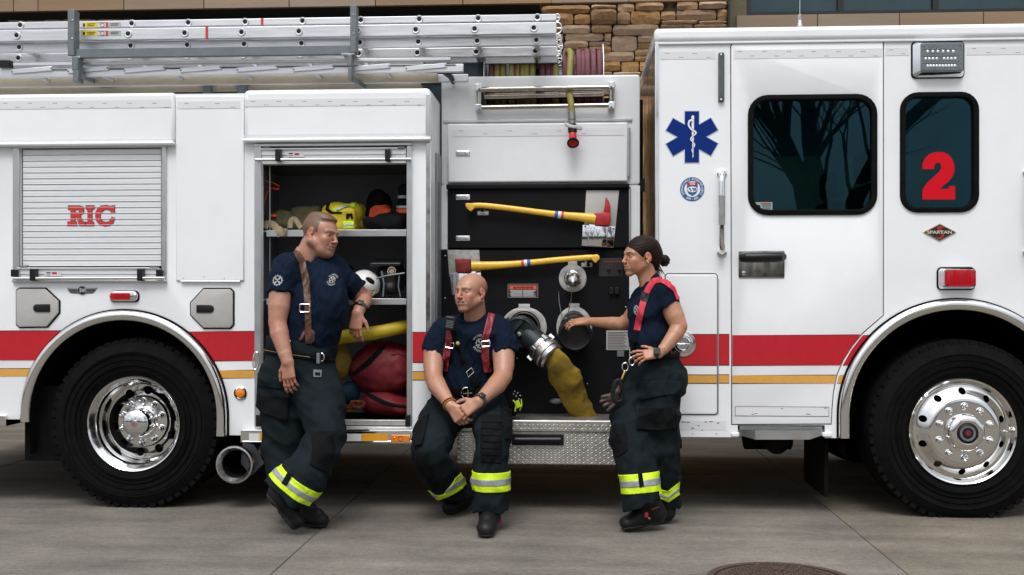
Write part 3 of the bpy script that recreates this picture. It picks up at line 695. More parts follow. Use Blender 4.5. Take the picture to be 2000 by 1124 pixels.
# ---- open locker
lk = T('locker', MB().box(PX(498), PX(511), -.014, .05, PZ(836, 505), PZ(286, 505)).box(PX(795), PX(805), -.014, .05, PZ(836, 800), PZ(286, 800)).box(PX(498) - .003, PX(805) + .003, -.018, -.001, PZ(286, 650), PZ(281, 650))
       .box(PX(498), PX(805), -.016, -.001, PZ(836, 650), PZ(833, 650)), ALU, bevel=.002)
GREYS = mat('speckled_grey_lining', (.15, .155, .17), .8, spec=.1, var=.5, vscale=160)
lx0, lx1, lz0, lz1, ly = PX(492), PX(812), PZ(826, 650), PZ(290, 650), .60
put('back_wall', MB().box(lx0, lx1, ly, ly + .02, lz0, lz1), GREYS, lk, smooth=0)
for a_, b_ in ((lx0 - .02, lx0), (lx1, lx1 + .02)): put('side_wall', MB().box(a_, b_, .041, ly, lz0, lz1), GREYS, lk, smooth=0)
put('floor', MB().box(lx0, lx1, .045, ly, lz0 - .03, lz0), DARK, lk, smooth=0)
put('ceiling', MB().box(lx0, lx1, .045, ly, PZ(321, 650), PZ(321, 650) + .02), mat('worn_ceiling_metal', (.30, .30, .28), .22, 1.0, var=.2, vscale=4), lk, smooth=0)
put('sill', MB().box(PX(514), PX(792), .0, .03, PZ(831, 650), PZ(820, 650)), STPLATE, lk, bevel=.004)
for u in (798, 508): put('latch', MB().box(PX(u - 4.5), PX(u + 4.5), -.045, -.014, PZ(832, u), PZ(809, u)), BLACKG, lk, bevel=.004)
put('shutter_box', MB().box(PX(513), PX(793), .0, .06, PZ(320, 650), PZ(290, 650)), SLAT, lk, bevel=.002)
shutter_foot(499, 803, 292, lk, False)
for v0, v1 in ((448.5, 461.5), (583.5, 595.5)):
    put('shelf', MB().box(PX(517), PX(791.5), .035, .045, PZ(v1, 650), PZ(v0, 650)).box(PX(505), PX(800), .046, ly - .01, PZ(v0, 650) - .012, PZ(v0, 650) - .004), ALU, lk, bevel=.0015)
m_ = MB()
for u in (514, 527): m_.cyl(P(u, 322, .12), P(u, 825, .12), .005, n=8)
put('track', m_, ALU, lk)
# ---- body corner trim and end wall
T('corner_trim', MB().box(PX(832), PX(841), -.008, -.001, PZ(648, 836), PZ(280, 836)), POLISH, bevel=.002)
T('corner_trim', MB().box(PX(833), PX(841), -.038, -.031, PZ(268, 836), PZ(186, 836)), POLISH, bevel=.002)
T('end_wall', MB().box(XE - .02, XE, .041, 2.438, PZ(850, 842), zt - .012), WHITE2, smooth=0)
T('pillar', MB().box(XE + .002, XE + .014, .20, .40, PZ(830, 842), PZ(290, 842)), mat('grey_trim', (.25, .265, .28), .4, .6), bevel=.003)
# ---- octagonal handle plates, lights, badge
def octo(pts, hx0, hx1, v, flip, lab):
    o = T('compartment_door', plate([W(pts)], -.018, .018, .006), HANDLEG, label=lab)
    g = T('door_gasket', grow_mesh([W(pts)], -.004, .006, .008), RUBBER)
    lp = W([(hx0, v - 8), (hx1, v - 8), (hx1, v + 8), (hx0, v + 8)]) if False else None
    r = 7.5
    pts2 = []
    if flip: pts2 = [(hx1, v - r), (hx1, v + r)] + [(hx0 + r - r * math.sin(t), v + r * math.cos(t)) for t in [math.pi * k / 8 for k in range(9)]]
    else: pts2 = [(hx0, v - r), (hx0, v + r)] + [(hx1 - r + r * math.sin(t), v + r * math.cos(t)) for t in [math.pi * k / 8 for k in range(9)]]
    put('handle', plate([W(pts2)], -.026, .010, .003), BLACKG, o)
octo([(34, 568), (40, 564.5), (90, 564.5), (116, 589), (116, 611), (93, 638), (40, 639), (34, 634)], 68, 101, 602, True, 'eight cornered beige flap left of the rear wheel arch')
octo([(374, 592), (399, 565), (450, 565), (456, 571), (456, 634), (450, 640.5), (399, 640.5), (374, 615)], 386, 420, 603.5, False, 'eight cornered beige flap right of the rear wheel arch')
REDL = mat('red_lens', (.42, .006, .012), .12, coat=.8, var=.25, vscale=160, stretch=(1, 1, .05))
AMB = mat('amber_lens', (.85, .22, .01), .15, coat=.8, var=.1, vscale=100)
def marker(u0, v0, u1, v1, lens, r, name, Y=0.0, rim=CHROME):
    o = T(name, plate([prect(u0 - 1, v0 - 1, u1 + 2, v1 + 2, 0, M(r))], Y - .006, .006, .002), RUBBER)
    put('bezel', plate([prect(u0, v0, u1, v1, 0, M(r))], Y - .022, .018, .006), rim, o)
    put('lens', plate([prect(*lens, 0, M(2))], Y - .029, .014, .003), REDL, o); return o
ml = marker(216, 569, 271, 589, (219, 572.5, 257, 586), 9.5, 'marker_light')
put('lamp_screw', MB().sphere(P(263, 578, -.022), (M(4.5), .008, M(5.5)), 12, 8), CHROME, ml)
ms = T('marker_light', MB().lathe([(M(13), 0), (M(13), -.008), (M(10.5), -.014), (M(8.5), -.008)], P(470, 768, 0), 28), CHROME, label='small round amber marker light right of the rear wheel')
put('lens', MB().lathe([(M(8.6), -.006), (M(8), -.014), (M(4), -.018), (.0003, -.019)], P(470, 768, 0), 24), AMB, ms)
SIL = mat('badge_silver', (.35, .36, .36), .35, .9)
bd = T('badge', plate([W([(131, 562), (150, 562), (172, 562), (191, 562), (186, 569), (182, 573), (168, 574), (154, 574), (139, 573), (134, 569)])], -.004, .004, .001), SIL, label='small winged metal badge above the rear arch')
put('wing_print', MB().box(PX(136), PX(151), -.006, -.0045, PZ(568.2, 160), PZ(566, 160)).box(PX(171), PX(187), -.006, -.0045, PZ(568.2, 160), PZ(566, 160)).box(PX(137), PX(151), -.006, -.0045, PZ(571.4, 160), PZ(570.4, 160)).box(PX(171), PX(184), -.006, -.0045, PZ(571.4, 160), PZ(570.4, 160)), BLACKV, bd, smooth=0)
put('roundel', plate([pcirc(161, 567.5, 8)], -.008, .005, .001), BLACKV, bd)
text('lettering', 'SVI', P(161, 567.5, -.009), M(8), mat('label_white', (.6, .6, .6), .4), bd, width=M(12), bold=.02)
# ---- lower rub rail with reflectors
rb = T('rub_rail', MB().box(PX(474), PX(835), -.045, -.005, PZ(864, 650), PZ(840, 650)), POLISH, bevel=.003)
put('rail_edge', MB().cyl(P(474, 841, -.046), P(835, 841, -.046), .005, n=8).cyl(P(474, 863, -.046), P(835, 863, -.046), .005, n=8), CHROME, rb)
YEL = mat('amber_reflector', (.78, .36, .02), .35, var=.06, vscale=200)
for a, b, mm in ((491, 511.5, TAPE), (512, 560, YEL), (561, 709, TAPE), (710, 760, YEL)):
    put('reflector', plate([prect(a, 845.5, b, 861)], -.0485, .003, 0), mm, rb)
al = put('amber_light', plate([prect(766, 848, 804, 862, 0, M(2))], -.056, .010, .003), AMB, rb)
put('lamp_ring', MB().tube([(PX(785) + M(5) * math.cos(t), -.0575, PZ(855, 785) + M(5) * math.sin(t)) for t in [k * math.pi / 8 for k in range(16)]], .0012, 5, closed=True), BLACKV, al)
for u in (770, 800): put('screw', MB().sphere(P(u, 855, -.056), .005, 8, 6), CHROME, al)
T('rear_step', MB().box(PX(-200), PX(15), -.02, .4, PZ(832, 0), PZ(811, 0)), POLISH, bevel=.003)
# ---- exhaust
ex = T('exhaust_pipe', MB().tube([P(458, 908, -.02), P(472, 903, .25), (PX(500, .5), .55, .42), (PX(540, .8), .9, .5)], [.098, .098, .09, .08], 24, caps=False), STEEL)
ec = P(458, 908, -.03)
put('tip', MB().lathe([(.112, .05), (.117, .005), (.115, -.006), (.104, -.008), (.085, .02)], ec, 40), STEEL, ex)
put('inner_bore', MB().lathe([(.085, .021), (.080, .05), (.078, .25), (.0005, .26)], ec, 24), DARK, ex)
put('bracket', plate([W([(474, 864), (496, 868), (516, 905), (490, 930), (470, 905)], .1)], .10, .012, .002), GREYM, ex)
# ================= PUMP AREA
YP = .42
pL, pR = PX(862, YP), PX(1250, YP)
# white upper panel with slot for the fairlead
slot = prect(940, 172, 1190, 208, YP)
T('pump_panel_upper', plate([rrect(pL, PZ(362, 1056, YP), pR, PZ(148, 1056, YP), .02), slot], YP, .05, .01), WHITE2)
T('pump_panel_post', MB().box(pL, PX(874.5, YP), YP, YP + .04, PZ(488, 868, YP), PZ(362.5, 868, YP)), WHITE2, bevel=.003)
T('pump_panel_post', MB().box(PX(1229, YP), pR, YP, YP + .04, PZ(830, 1240, YP), PZ(362.5, 1240, YP)), WHITE2, bevel=.003)
T('pump_house', MB().box(pL + .01, PX(930, YP), YP + .052, 2.0, .7, PZ(160, 1056, YP)).box(PX(930, YP), pR - .01, 1.0, 2.0, .7, PZ(160, 1056, YP)).box(PX(930, YP), pR - .01, YP + .052, 1.0, .7, PZ(240, 1056, YP)), DARK, smooth=0)
T('trim_strip', MB().box(PX(866, YP), PX(1235, YP), YP - .012, YP - .001, PZ(239, 1050, YP), PZ(233.5, 1050, YP)), ALU, bevel=.003)
ud = T('compartment_door', MB().box(PX(875, YP), PX(1226, YP), YP - .03, YP - .002, PZ(357.5, 1050, YP), PZ(242, 1050, YP)), WHITE2, bevel=.012, seg=3, label='white drop door above the pump panel')
def ptape(u0, v0, u1, v1, Y, par):
    o = put('reflective_tape', plate([prect(u0, v0, u1, v1, Y)], Y - .0012, .0014, 0), TAPE, par)
    m = MB()
    for k in range(int((u1 - u0) / 48)):
        u = u0 + 12 + k * 48; v = v0 + (v1 - v0) * (.3 + .4 * (k % 2))
        for s in range(3): pbox(m, u + s * 3, v - .5, u + 1.8 + s * 3, v + .5, Y - .0018, Y - .001)
    if m.v: put('tape_print', m, BLACKV, o, smooth=0, kind='stuff')
ptape(884, 252, 1218, 266, YP - .031, ud)
def latch(u, v, par, Y):
    o = put('latch', plate([prect(u - 14, v - 5, u + 14, v + 5, Y, .006)], Y - .006, .006, .002), CHROME, par)
    put('latch_paddle', plate([prect(u - 12, v - 3, u + 6, v + 3, Y, .002)], Y - .009, .004, .001), STEEL, o)
    put('latch_button', plate([pcirc(u + 8, v, 3, Y)], Y - .009, .004, .001), ALU, o)
latch(904, 300, ud, YP - .03)
put('hinge', MB().cyl(P(1229, 250, YP - .02), P(1229, 345, YP - .02), .008, n=8), ALU, ud)
# roller fairlead
fl = T('roller_fairlead', None or MB().cyl(P(940, 175.5, YP - .05), P(1190, 171, YP - .05), M(5.2, 1000, YP), n=16), ROLL)
put('roller', MB().cyl(P(940, 210.5, YP - .05), P(1190, 206, YP - .05), M(4.8, 1000, YP), n=16), ROLL, fl)
put('roller', MB().cyl(P(946, 190, YP + .06), P(1178, 184, YP + .06), M(6.5, 1000, YP), n=16), ROLL, fl)
for u in (936, 1194):
    dv = (936 - u) * .017
    put('roller', MB().cyl(P(u, 181 + dv, YP - .05), P(u, 206 + dv, YP - .05), M(5, u, YP), n=14), ROLL, fl)
    for v in (174.5, 214): put('corner_block', MB().box(PX(u - 6.5, YP), PX(u + 6.5, YP), YP - .075, YP - .005, PZ(v + 6.5 + dv, u, YP), PZ(v - 6.5 + dv, u, YP)), CHROME, fl, bevel=.004)
    for v in (174.5, 214): put('bolt', MB().sphere(P(u, v + dv, YP - .077), .007, 10, 6), GREYM, fl)
# black door with latches, lower black pump panel
bdoor = T('pump_panel_door', MB().box(PX(875.5, YP), PX(1227, YP), YP - .02, YP + .03, PZ(485, 1050, YP), PZ(368, 1050, YP)), BLACK, bevel=.004)
put('door_lip', MB().box(PX(873, YP), PX(1228, YP), YP - .045, YP - .021, PZ(370, 1050, YP), PZ(361, 1050, YP)), BLACK, bdoor, bevel=.005)
latch(904, 386, bdoor, YP - .02); latch(904, 466, bdoor, YP - .02)
put('hinge', MB().cyl(P(1230, 365, YP - .012), P(1230, 484, YP - .012), .007, n=8), ALU, bdoor)
lower = T('pump_panel', MB().box(pL, PX(1228, YP), YP - .006, YP + .04, PZ(812, 1050, YP), PZ(488, 1050, YP)), BLACK, bevel=.003)
m_ = MB()
for u, v in ((869.5, 500), (869.5, 583), (1147, 750), (1222, 600), (869.5, 760), (1010, 700)): m_.sphere(P(u, v, YP - .008), .006, 8, 6)
put('screw', m_, ALU, lower, kind='stuff')
put('drain_knob', MB().sphere(P(1086, 784, YP - .02), (M(14, 1086), .02, M(6, 1086)), 20, 10), GREYM, lower)
# control panel and rocker switches (dark, behind the woman)
put('control_panel', plate([prect(1170, 505, 1216, 541, YP, .006)], YP - .009, .004, .001), mat('dark_control', (.02, .017, .016), .4), lower)
m_ = MB()
for u in (1189, 1210): m_.lathe([(.011, 0), (.009, -.02), (.0004, -.022)], P(u, 527, YP - .009), 14)
put('knob', m_, BLACKG, lower, kind='stuff')
put('control_print', plate([prect(1176, 510, 1214, 512.5, YP)], YP - .0105, .0015, 0), mat('dull_red', (.14, .03, .02), .6), lower)
put('switch', MB().box(PX(1190, YP), PX(1198, YP), YP - .03, YP - .007, PZ(575, 1200, YP), PZ(562, 1200, YP)).box(PX(1201, YP), PX(1209, YP), YP - .03, YP - .007, PZ(575, 1200, YP), PZ(562, 1200, YP)), BLACKG, lower, bevel=.002)
# backing plates, tilted white plates for axes
LBL = mat('label_white', (.6, .6, .6), .4)
def rotpoly(pts): return W(pts, YP)
put('backing_plate', plate([rotpoly([(1145, 373), (1209, 373), (1202, 444), (1141, 441)])], YP - .024, .004, .001), mat('pale_plate', (.44, .44, .43), .5, var=.06), bdoor)
hb = put('axe_bracket', plate([rotpoly([(1138, 440), (1202, 444), (1198, 485), (1136, 481)])], YP - .032, .006, .002), CHROME, bdoor)
put('bracket_pocket', plate([rotpoly([(1150, 439), (1188, 442), (1184, 484), (1147, 481)])], YP - .065, .03, .005), CHROME, hb)
for u, v in ((1143, 443), (1198, 447)): put('screw', MB().sphere(P(u, v, YP - .034), .006, 8, 6), GREYM, hb)
put('backing_plate', plate([rotpoly([(874, 488.5), (936, 489), (940, 535), (878, 541)])], YP - .012, .004, .001), mat('worn_plate', (.34, .33, .31), .55, var=.3, vscale=30), lower)
hb = put('axe_bracket', plate([rotpoly([(879, 535), (939, 529), (943, 570), (883, 577)])], YP - .018, .006, .002), CHROME, lower)
put('bracket_pocket', plate([rotpoly([(891, 533), (931, 529), (935, 570), (895, 575)])], YP - .05, .03, .005), CHROME, hb)
def clip(u, v, par, Y):
    o = put('axe_clip', plate([prect(u - 11, v, u + 11, v + 8, Y, .004)], Y - .006, .006, .001), STEEL, par)
    put('clip_post', MB().box(PX(u - 4, Y), PX(u + 4, Y), Y - .03, Y - .006, PZ(v + 5, u, Y), PZ(v - 8, u, Y)), STEEL, o, bevel=.002)
    for q in (-7, 7): put('screw', MB().sphere(P(u + q, v + 5, Y - .007), .005, 8, 6), CHROME, o)
clip(943.5, 413, bdoor, YP - .02); clip(1146, 514, lower, YP - .006)
for u, v, w_, par, Y in ((943.5, 402, 7, bdoor, YP - .02), (1149, 507, 7, lower, YP - .006)):
    q = P(u, v, Y); pts = [(q.x + M(w_ / 2) * 0, Y - .02 - .028 * math.cos(t), q.z + .033 * math.sin(t)) for t in [R(-80 + 20 * k) for k in range(9)]]
    put('rubber_strap', MB().bar((q.x, Y - .052, q.z - .035), (q.x, Y - .052, q.z + .03), .02, .004, up=(0, 1, 0)).bar((q.x, Y - .052, q.z + .03), (q.x, Y, q.z + .034), .02, .004).bar((q.x, Y - .052, q.z - .035), (q.x, Y - .01, q.z - .045), .02, .004), RUBBER, par)
# warning label
wl = put('warning_label', plate([prect(993, 556, 1050, 581, YP, .003)], YP - .010, .004, .001), mat('dark_label', (.03, .03, .035), .4), lower)
put('label_band', plate([prect(995, 558, 1048, 565.5, YP)], YP - .0118, .002, 0), mat('orange_red', (.75, .10, .03), .5), wl)
text('lettering', 'WARNING', P(1025, 561.8, YP - .0128), M(5, 1020, YP), BLACKV, wl, width=M(33, 1020, YP), bold=.03)
put('warning_triangle', plate([rotpoly([(1002.5, 564.2), (1009, 564.2), (1005.7, 558.8)])], YP - .013, .001, 0), BLACKV, wl)
m_ = MB()
for k in range(6):
    for a, b in ((996 + (k % 3), 1020), (1021.5, 1047 - (k * 3) % 7)): pbox(m_, a, 567.2 + k * 2.2, b, 568.3 + k * 2.2, YP - .0112, YP - .010)
put('fine_print', m_, LBL, wl, smooth=0, kind='stuff')
m_ = MB(); x0, x1 = PX(992.5, YP), PX(1050.5, YP); z0, z1 = PZ(581.5, 1020, YP), PZ(555.5, 1020, YP)
for a, b in (((x0, z0), (x1, z0)), ((x1, z0), (x1, z1)), ((x1, z1), (x0, z1)), ((x0, z1), (x0, z0))): m_.bar((a[0], YP - .012, a[1]), (b[0], YP - .012, b[1]), .004, .003, up=(0, 1, 0))
put('label_border', m_, SIL, wl, smooth=0)
il = put('instruction_label', plate([prect(1184, 646, 1228, 684, YP, .003)], YP - .010, .004, .001), mat('grey_label', (.40, .40, .39), .5), lower)
m_ = MB()
for k in range(11): pbox(m_, 1187, 649 + k * 3.1, 1226 - (k * 5) % 9, 650.4 + k * 3.1, YP - .0112, YP - .010)
put('fine_print', m_, mat('print_grey', (.12, .10, .10), .6), il, smooth=0, kind='stuff')
put('outlet', MB().box(PX(1205, YP), PX(1219, YP), YP - .012, YP - .005, PZ(697, 1212, YP), PZ(685.5, 1212, YP)), GREYM, lower, bevel=.002)
# escutcheons and couplings
def escut(u, v, rx, ry, uf, hole, par=lower):
    """round steel plate with a tab on top"""
    pts = []
    for k in range(40):
        t = math.pi * 2 * k / 40; x, y = rx * math.sin(t), -ry * math.cos(t); pts.append((u + x * (1.0 if abs(x) < rx * .9 else .98), v + y))
    tab = [(u - uf, v - ry - 6), (u + uf, v - ry - 6)]
    top = [p for p in pts if not (p[1] < v - ry * .93)]
    i0 = max(range(len(pts)), key=lambda k: 0)
    right = [p for p in pts if p[0] >= u and p in top]; left = [p for p in pts if p[0] < u and p in top]
    right.sort(key=lambda p: p[1]); left.sort(key=lambda p: -p[1])
    lp = [(u - uf, v - ry - 6), (u + uf, v - ry - 6), (u + uf, v - ry + 1)] + right + left + [(u - uf, v - ry + 1)]
    return put('escutcheon', plate([W(lp, YP), pcirc(u, v, hole, YP, 32)], YP - .012, .005, .001), mat('scuffed_steel', (.50, .49, .47), .45, .5, var=.15, vscale=25), par)
e1 = escut(1118.5, 544, 27.5, 27, 9, 17)
CAST = mat('dull_cast_metal', (.16, .16, .155), .38, .9, var=.15, vscale=30)
DGREY = mat('dark_anodised', (.028, .034, .038), .42, .5, var=.15, vscale=30)
def coup(name, c, d, prof, m, lugs=0, rl=0, tl=0.0, par=None):
    """lathe along direction d from c; prof = (r, distance)"""
    d = Vector(d).normalized(); mb = MB().lathe([(r, y) for r, y in prof], (0, 0, 0), 36)
    for k in range(lugs):
        a = 2 * math.pi * k / lugs; u_ = Vector((math.cos(a), 0, math.sin(a))); t_ = Vector((-math.sin(a), 0, math.cos(a)))
        mb.obox(u_ * rl + Vector((0, tl, 0)), (t_, Vector((0, 1, 0)), u_), (.010, .018, .010))
    q = Vector((0, 1, 0)).rotation_difference(d).to_matrix().to_4x4()
    me = mb.mesh(name); fin(me, 35); me.transform(q); me.transform(Matrix.Translation(c)); return put(name, me, m, par)
# small capped outlet
c0 = P(1119, 542, YP)
o1_ = coup('discharge_outlet', c0, (0, -1, -.12), [(.052, -.01), (.052, .03), (.046, .04), (.046, .07), (.05, .075), (.05, .095), (.044, .10), (.0004, .10)], CHROME, 3, .05, .085, par=lower)
coup('outlet_cap', c0 + Vector((0, -.09, -.012)), (0, -1, -.35), [(.043, .0), (.045, .01), (.043, .035), (.036, .055), (.016, .068), (.008, .075), (.008, .09), (.0004, .092)], STEEL, 2, .045, .02, par=o1_)
put('cap_chain', MB().tube([P(1117, 566, YP - .15), P(1115, 590, YP - .13), P(1109, 612, YP - .10)], .003, 6), STEEL, o1_)
put('cap_chain', MB().tube([P(1091, 570, YP - .02), P(1092, 590, YP - .02), P(1096, 612, YP - .05), P(1100, 625, YP - .10)], .0025, 6), STEEL, o1_)
# left intake with elbow, right capped intake
e2 = escut(1024, 640, 45, 40, 11, 32)
c1 = P(1024, 640, YP)
i1 = coup('intake', c1, (0, -1, 0), [(.100, -.03), (.100, .05), (.094, .06), (.094, .11)], mat('bronze_ring', (.14, .12, .09), .4, .8), par=lower)
cb = P(1019, 648, YP - .17)
el = put('elbow', MB().sphere(cb, (.098, .085, .098), 28, 18), DGREY, i1)
coup('elbow_face', cb + Vector((-.01, -.05, 0)), (-.12, -1, -.1), [(.098, -.05), (.100, .0), (.098, .03), (.088, .035), (.086, .028), (.06, .028), (.03, .03), (.0004, .03)], DGREY, par=i1)
put('lock_knob', MB().lathe([(.015, 0), (.013, -.02), (.0004, -.022)], cb + Vector((-.012, -.082, -.012)), 18), STEEL, i1)
put('lever', MB().bar(cb + Vector((-.05, -.10, .012)), cb + Vector((.012, -.10, .075)), .022, .014, up=(0, 1, 0)).sphere(cb + Vector((.018, -.11, .078)), .012, 10, 8), DGREY, i1)
put('ear', MB().bar(P(990, 622, YP - .19), P(1004, 640, YP - .2), .03, .03, up=(0, 1, 0)), DGREY, i1, bevel=.004)
pe0, pe1 = P(1030, 655, YP - .18), P(1062, 684, YP - .27)
put('elbow_arm', MB().tube([pe0, (pe0 + pe1) / 2, pe1], [.082, .080, .078], 28), DGREY, i1)
dirh = (P(1085, 704, YP - .30) - P(1050, 672, YP - .24)).normalized()
hcp = P(1054, 677, YP - .25)
cp = coup('hose_coupling', hcp, dirh, [(.075, -.01), (.092, 0), (.094, .025), (.086, .028), (.086, .045), (.096, .05), (.098, .075), (.090, .08), (.088, .105), (.080, .112), (.074, .115)], mat('silver_coupling', (.48, .48, .47), .32, .95, var=.1, vscale=20), 6, .095, .012, par=i1)
put('red_mark', MB().obox(hcp + dirh * .035 + Vector((-.02, -.085, .035)), (dirh, Vector((1, 0, 0)), Vector((0, -1, .2)).normalized()), (.022, .006, .004)), RED, cp)
e3 = escut(1121.5, 640, 35.5, 41, 10, 24)
c2 = P(1121, 630, YP)
i2 = coup('intake', c2, (0.03, -1, -.40), [(.075, -.03), (.078, .05), (.090, .06), (.092, .10), (.086, .105), (.086, .14), (.104, .15), (.106, .20), (.100, .215), (.094, .22), (.085, .212), (.05, .205), (.0004, .205)], mat('black_hard_coat', (.020, .020, .021), .38, .2, var=.2, vscale=30), 4, .106, .185, par=lower)
put('lug', MB().bar(P(1104, 622, YP - .12), P(1108, 634, YP - .16), .02, .02), CAST, i2)
# running board of tread plate
DP = mat('diamond_plate', (.50, .48, .45), .42, .9, var=.15, vscale=12, rvar=.1)
bx0, bx1 = PX(893, 0), PX(1206, 0)
bz0, bz1 = PZ(907, 1050), PZ(822.5, 1050)
rbd = T('running_board', MB().box(bx0, bx1, 0, .012, bz0, PZ(843.5, 1050)).box(bx0 - .01, bx1, -.012, .0, PZ(842.5, 1050), bz1).box(bx0 - .01, bx1, .001, YP, bz1 - .012, bz1 - .001)
        .box(bx0, bx0 + .012, .013, YP, bz0, bz1 - .013).box(bx1 - .012, bx1, .013, YP, bz0, bz1 - .013), DP, bevel=.002)
put('front_lip', MB().cyl((bx0 - .01, -.006, bz1), (bx1, -.006, bz1), .006, n=8), POLISH, rbd)
lz = MB()
def lozenge(mb, x, z, y, a):
    l, w_ = .0145, .0045; c_, s_ = math.cos(a), math.sin(a)
    q = [(x + l * c_, z + l * s_), (x - w_ * s_, z + w_ * c_), (x - l * c_, z - l * s_), (x + w_ * s_, z - w_ * c_)]
    mb.add([(p[0], y, p[1]) for p in q] + [(x, y - .0022, z)], [(0, 1, 4), (1, 2, 4), (2, 3, 4), (3, 0, 4)])
i = 0; st = .0245
zz = bz0 + .008
while zz < PZ(845.5, 1050):
    xx = bx0 + .01 + (i % 2) * 0; k = 0
    while xx < bx1 - .008:
        if not (PX(1000) < xx < PX(1101) and PZ(871, 1050) < zz): lozenge(lz, xx, zz, -.0003, R(45) if (k + i) % 2 else R(-45))
        xx += st; k += 1
    zz += st * .62; i += 1
for r_ in range(2):
    xx = bx0; k = 0; z_ = PZ(838, 1050) + r_ * .022
    while xx < bx1: lozenge(lz, xx, z_, -.0123, R(45) if (k + r_) % 2 else R(-45)); xx += st; k += 1
put('tread_lozenge', lz, DP, rbd, smooth=0, kind='stuff')
pl_ = put('pull_handle', plate([prect(1000, 848, 1101, 870, 0, .006)], -.010, .012, .003), BLACKG, rbd)
put('grip', MB().cyl(P(1006, 859.5, -.022), P(1095, 859.5, -.022), M(5.5), n=14), BLACKG, pl_)
# step edge behind the board (near-black floor)
T('hose_bin_floor', MB().box(pL, pR, -.0 + .02, YP - .01, PZ(818, 1050) - .05, PZ(818, 1050) - .04), DARK, smooth=0)
# ================= CAB
def zz3(pts): return [(1380 + x / 2.555, 430 + y / 2.555) for x, y in pts]
XC0 = PX(1281); XC1 = PX(2380); zs = PZ(856, 1650); zcr = PZ(80, 1640)
apf = arch_pts(AF, RF_ - .045, zs)
outline = [(XC0, zs), (PX(1441), zs), (PX(1441), PZ(831, 1441)), (PX(1611), PZ(831, 1611)), (PX(1611), zs)] + apf + [(XC1, zs), (XC1, zcr), (XC0, zcr)]
dpts = W([(1428, 92), (1430, 86), (1436, 84.5), (1724.5, 82.5)]) + W([(1724.5, 616)]) + W([(1684, 651), (1664, 675), (1646, 703), (1634, 732), (1627, 766), (1624, 800), (1623, 828), (1430, 829)])
zt_ = PZ(84, 1580); dpts[2] = (dpts[2][0], zt_); dpts[3] = (dpts[3][0], zt_)
def growloop(lp, g):
    n = len(lp); o = []
    ar = sum(lp[i][0] * lp[(i + 1) % n][1] - lp[(i + 1) % n][0] * lp[i][1] for i in range(n)); s = 1 if ar > 0 else -1
    for i in range(n):
        a, b, c = Vector(lp[i - 1]), Vector(lp[i]), Vector(lp[(i + 1) % n]); d1 = (b - a).normalized(); d2 = (c - b).normalized()
        n1 = Vector((d1.y, -d1.x)) * s; n2 = Vector((d2.y, -d2.x)) * s; m = n1 + n2; m = m / max(.3, m.length_squared / 2) 
        o.append((b.x + m.x * g, b.y + m.y * g))
    return o
winA = prect(1461, 186, 1712, 420, 0, M(38, 1600)); winB = prect(1758, 181, 1911, 415, 0, M(34, 1830))
T('cab_side', plate_h([outline, growloop(dpts, .006), growloop(winB, -.004)], 0, .045), WHITE)
door = T('cab_door', plate([dpts, growloop(winA, -.004)], -.004, .04, .005), WHITE)
put('door_gap', plate([growloop(dpts, .012), growloop(dpts, -.02)], .03, .01, 0), BLACKV, door)
def win(lp, par, Y=-.004):
    fr = put('window_frame', plate([growloop(lp, .002), growloop(lp, -.030)], Y - .014, .04, .006), RUBBER, par)
    return fr
GL = bpy.data.materials.new('dark_tinted_glass'); GL.use_nodes = True; t_ = GL.node_tree; t_.nodes.clear()
o_ = t_.nodes.new('ShaderNodeOutputMaterial'); gl_ = t_.nodes.new('ShaderNodeBsdfGlossy'); gl_.inputs['Roughness'].default_value = .01; gl_.inputs['Color'].default_value = (.34, .78, 1, 1)
tr_ = t_.nodes.new('ShaderNodeBsdfTransparent'); tr_.inputs['Color'].default_value = (.14, .31, .36, 1); fr_ = t_.nodes.new('ShaderNodeFresnel'); fr_.inputs['IOR'].default_value = 1.5
mx_ = t_.nodes.new('ShaderNodeMixShader'); t_.links.new(fr_.outputs[0], mx_.inputs[0]); t_.links.new(tr_.outputs[0], mx_.inputs[1]); t_.links.new(gl_.outputs[0], mx_.inputs[2]); t_.links.new(mx_.outputs[0], o_.inputs[0])
def pane(lp, Y):
    n = len(lp); return MB().add([(x, Y, z) for x, z in lp] + [(x, Y + .005, z) for x, z in lp], [tuple(range(n)), tuple(range(n, 2 * n))[::-1]] + [(i, (i + 1) % n, n + (i + 1) % n, n + i) for i in range(n)])
fa = win(winA, door); put('glass', pane(growloop(winA, -.022), .012), GL, fa, smooth=0)
fb = win(winB, truck, 0); put('glass', pane(growloop(winB, -.022), .016), GL, fb, smooth=0)
# stickers on the window
st_ = put('sticker', plate([prect(1475, 395, 1509, 412)], .0095, .001, 0), mat('sticker_teal', (.28, .42, .42), .4), fa)
put('sticker_band', plate([prect(1487, 396, 1507, 400)], .0085, .001, 0), mat('sticker_orange', (.35, .10, .02), .4), st_)
put('sticker_icon', plate([pcirc(1482, 404, 4)], .0085, .001, 0), BLACKV, st_)
m_ = MB()
for k in range(4): pbox(m_, 1489, 401.5 + 2.4 * k, 1506, 402.3 + 2.4 * k, .0085, .0094)
put('sticker_print', m_, BLACKV, st_, smooth=0, kind='stuff')
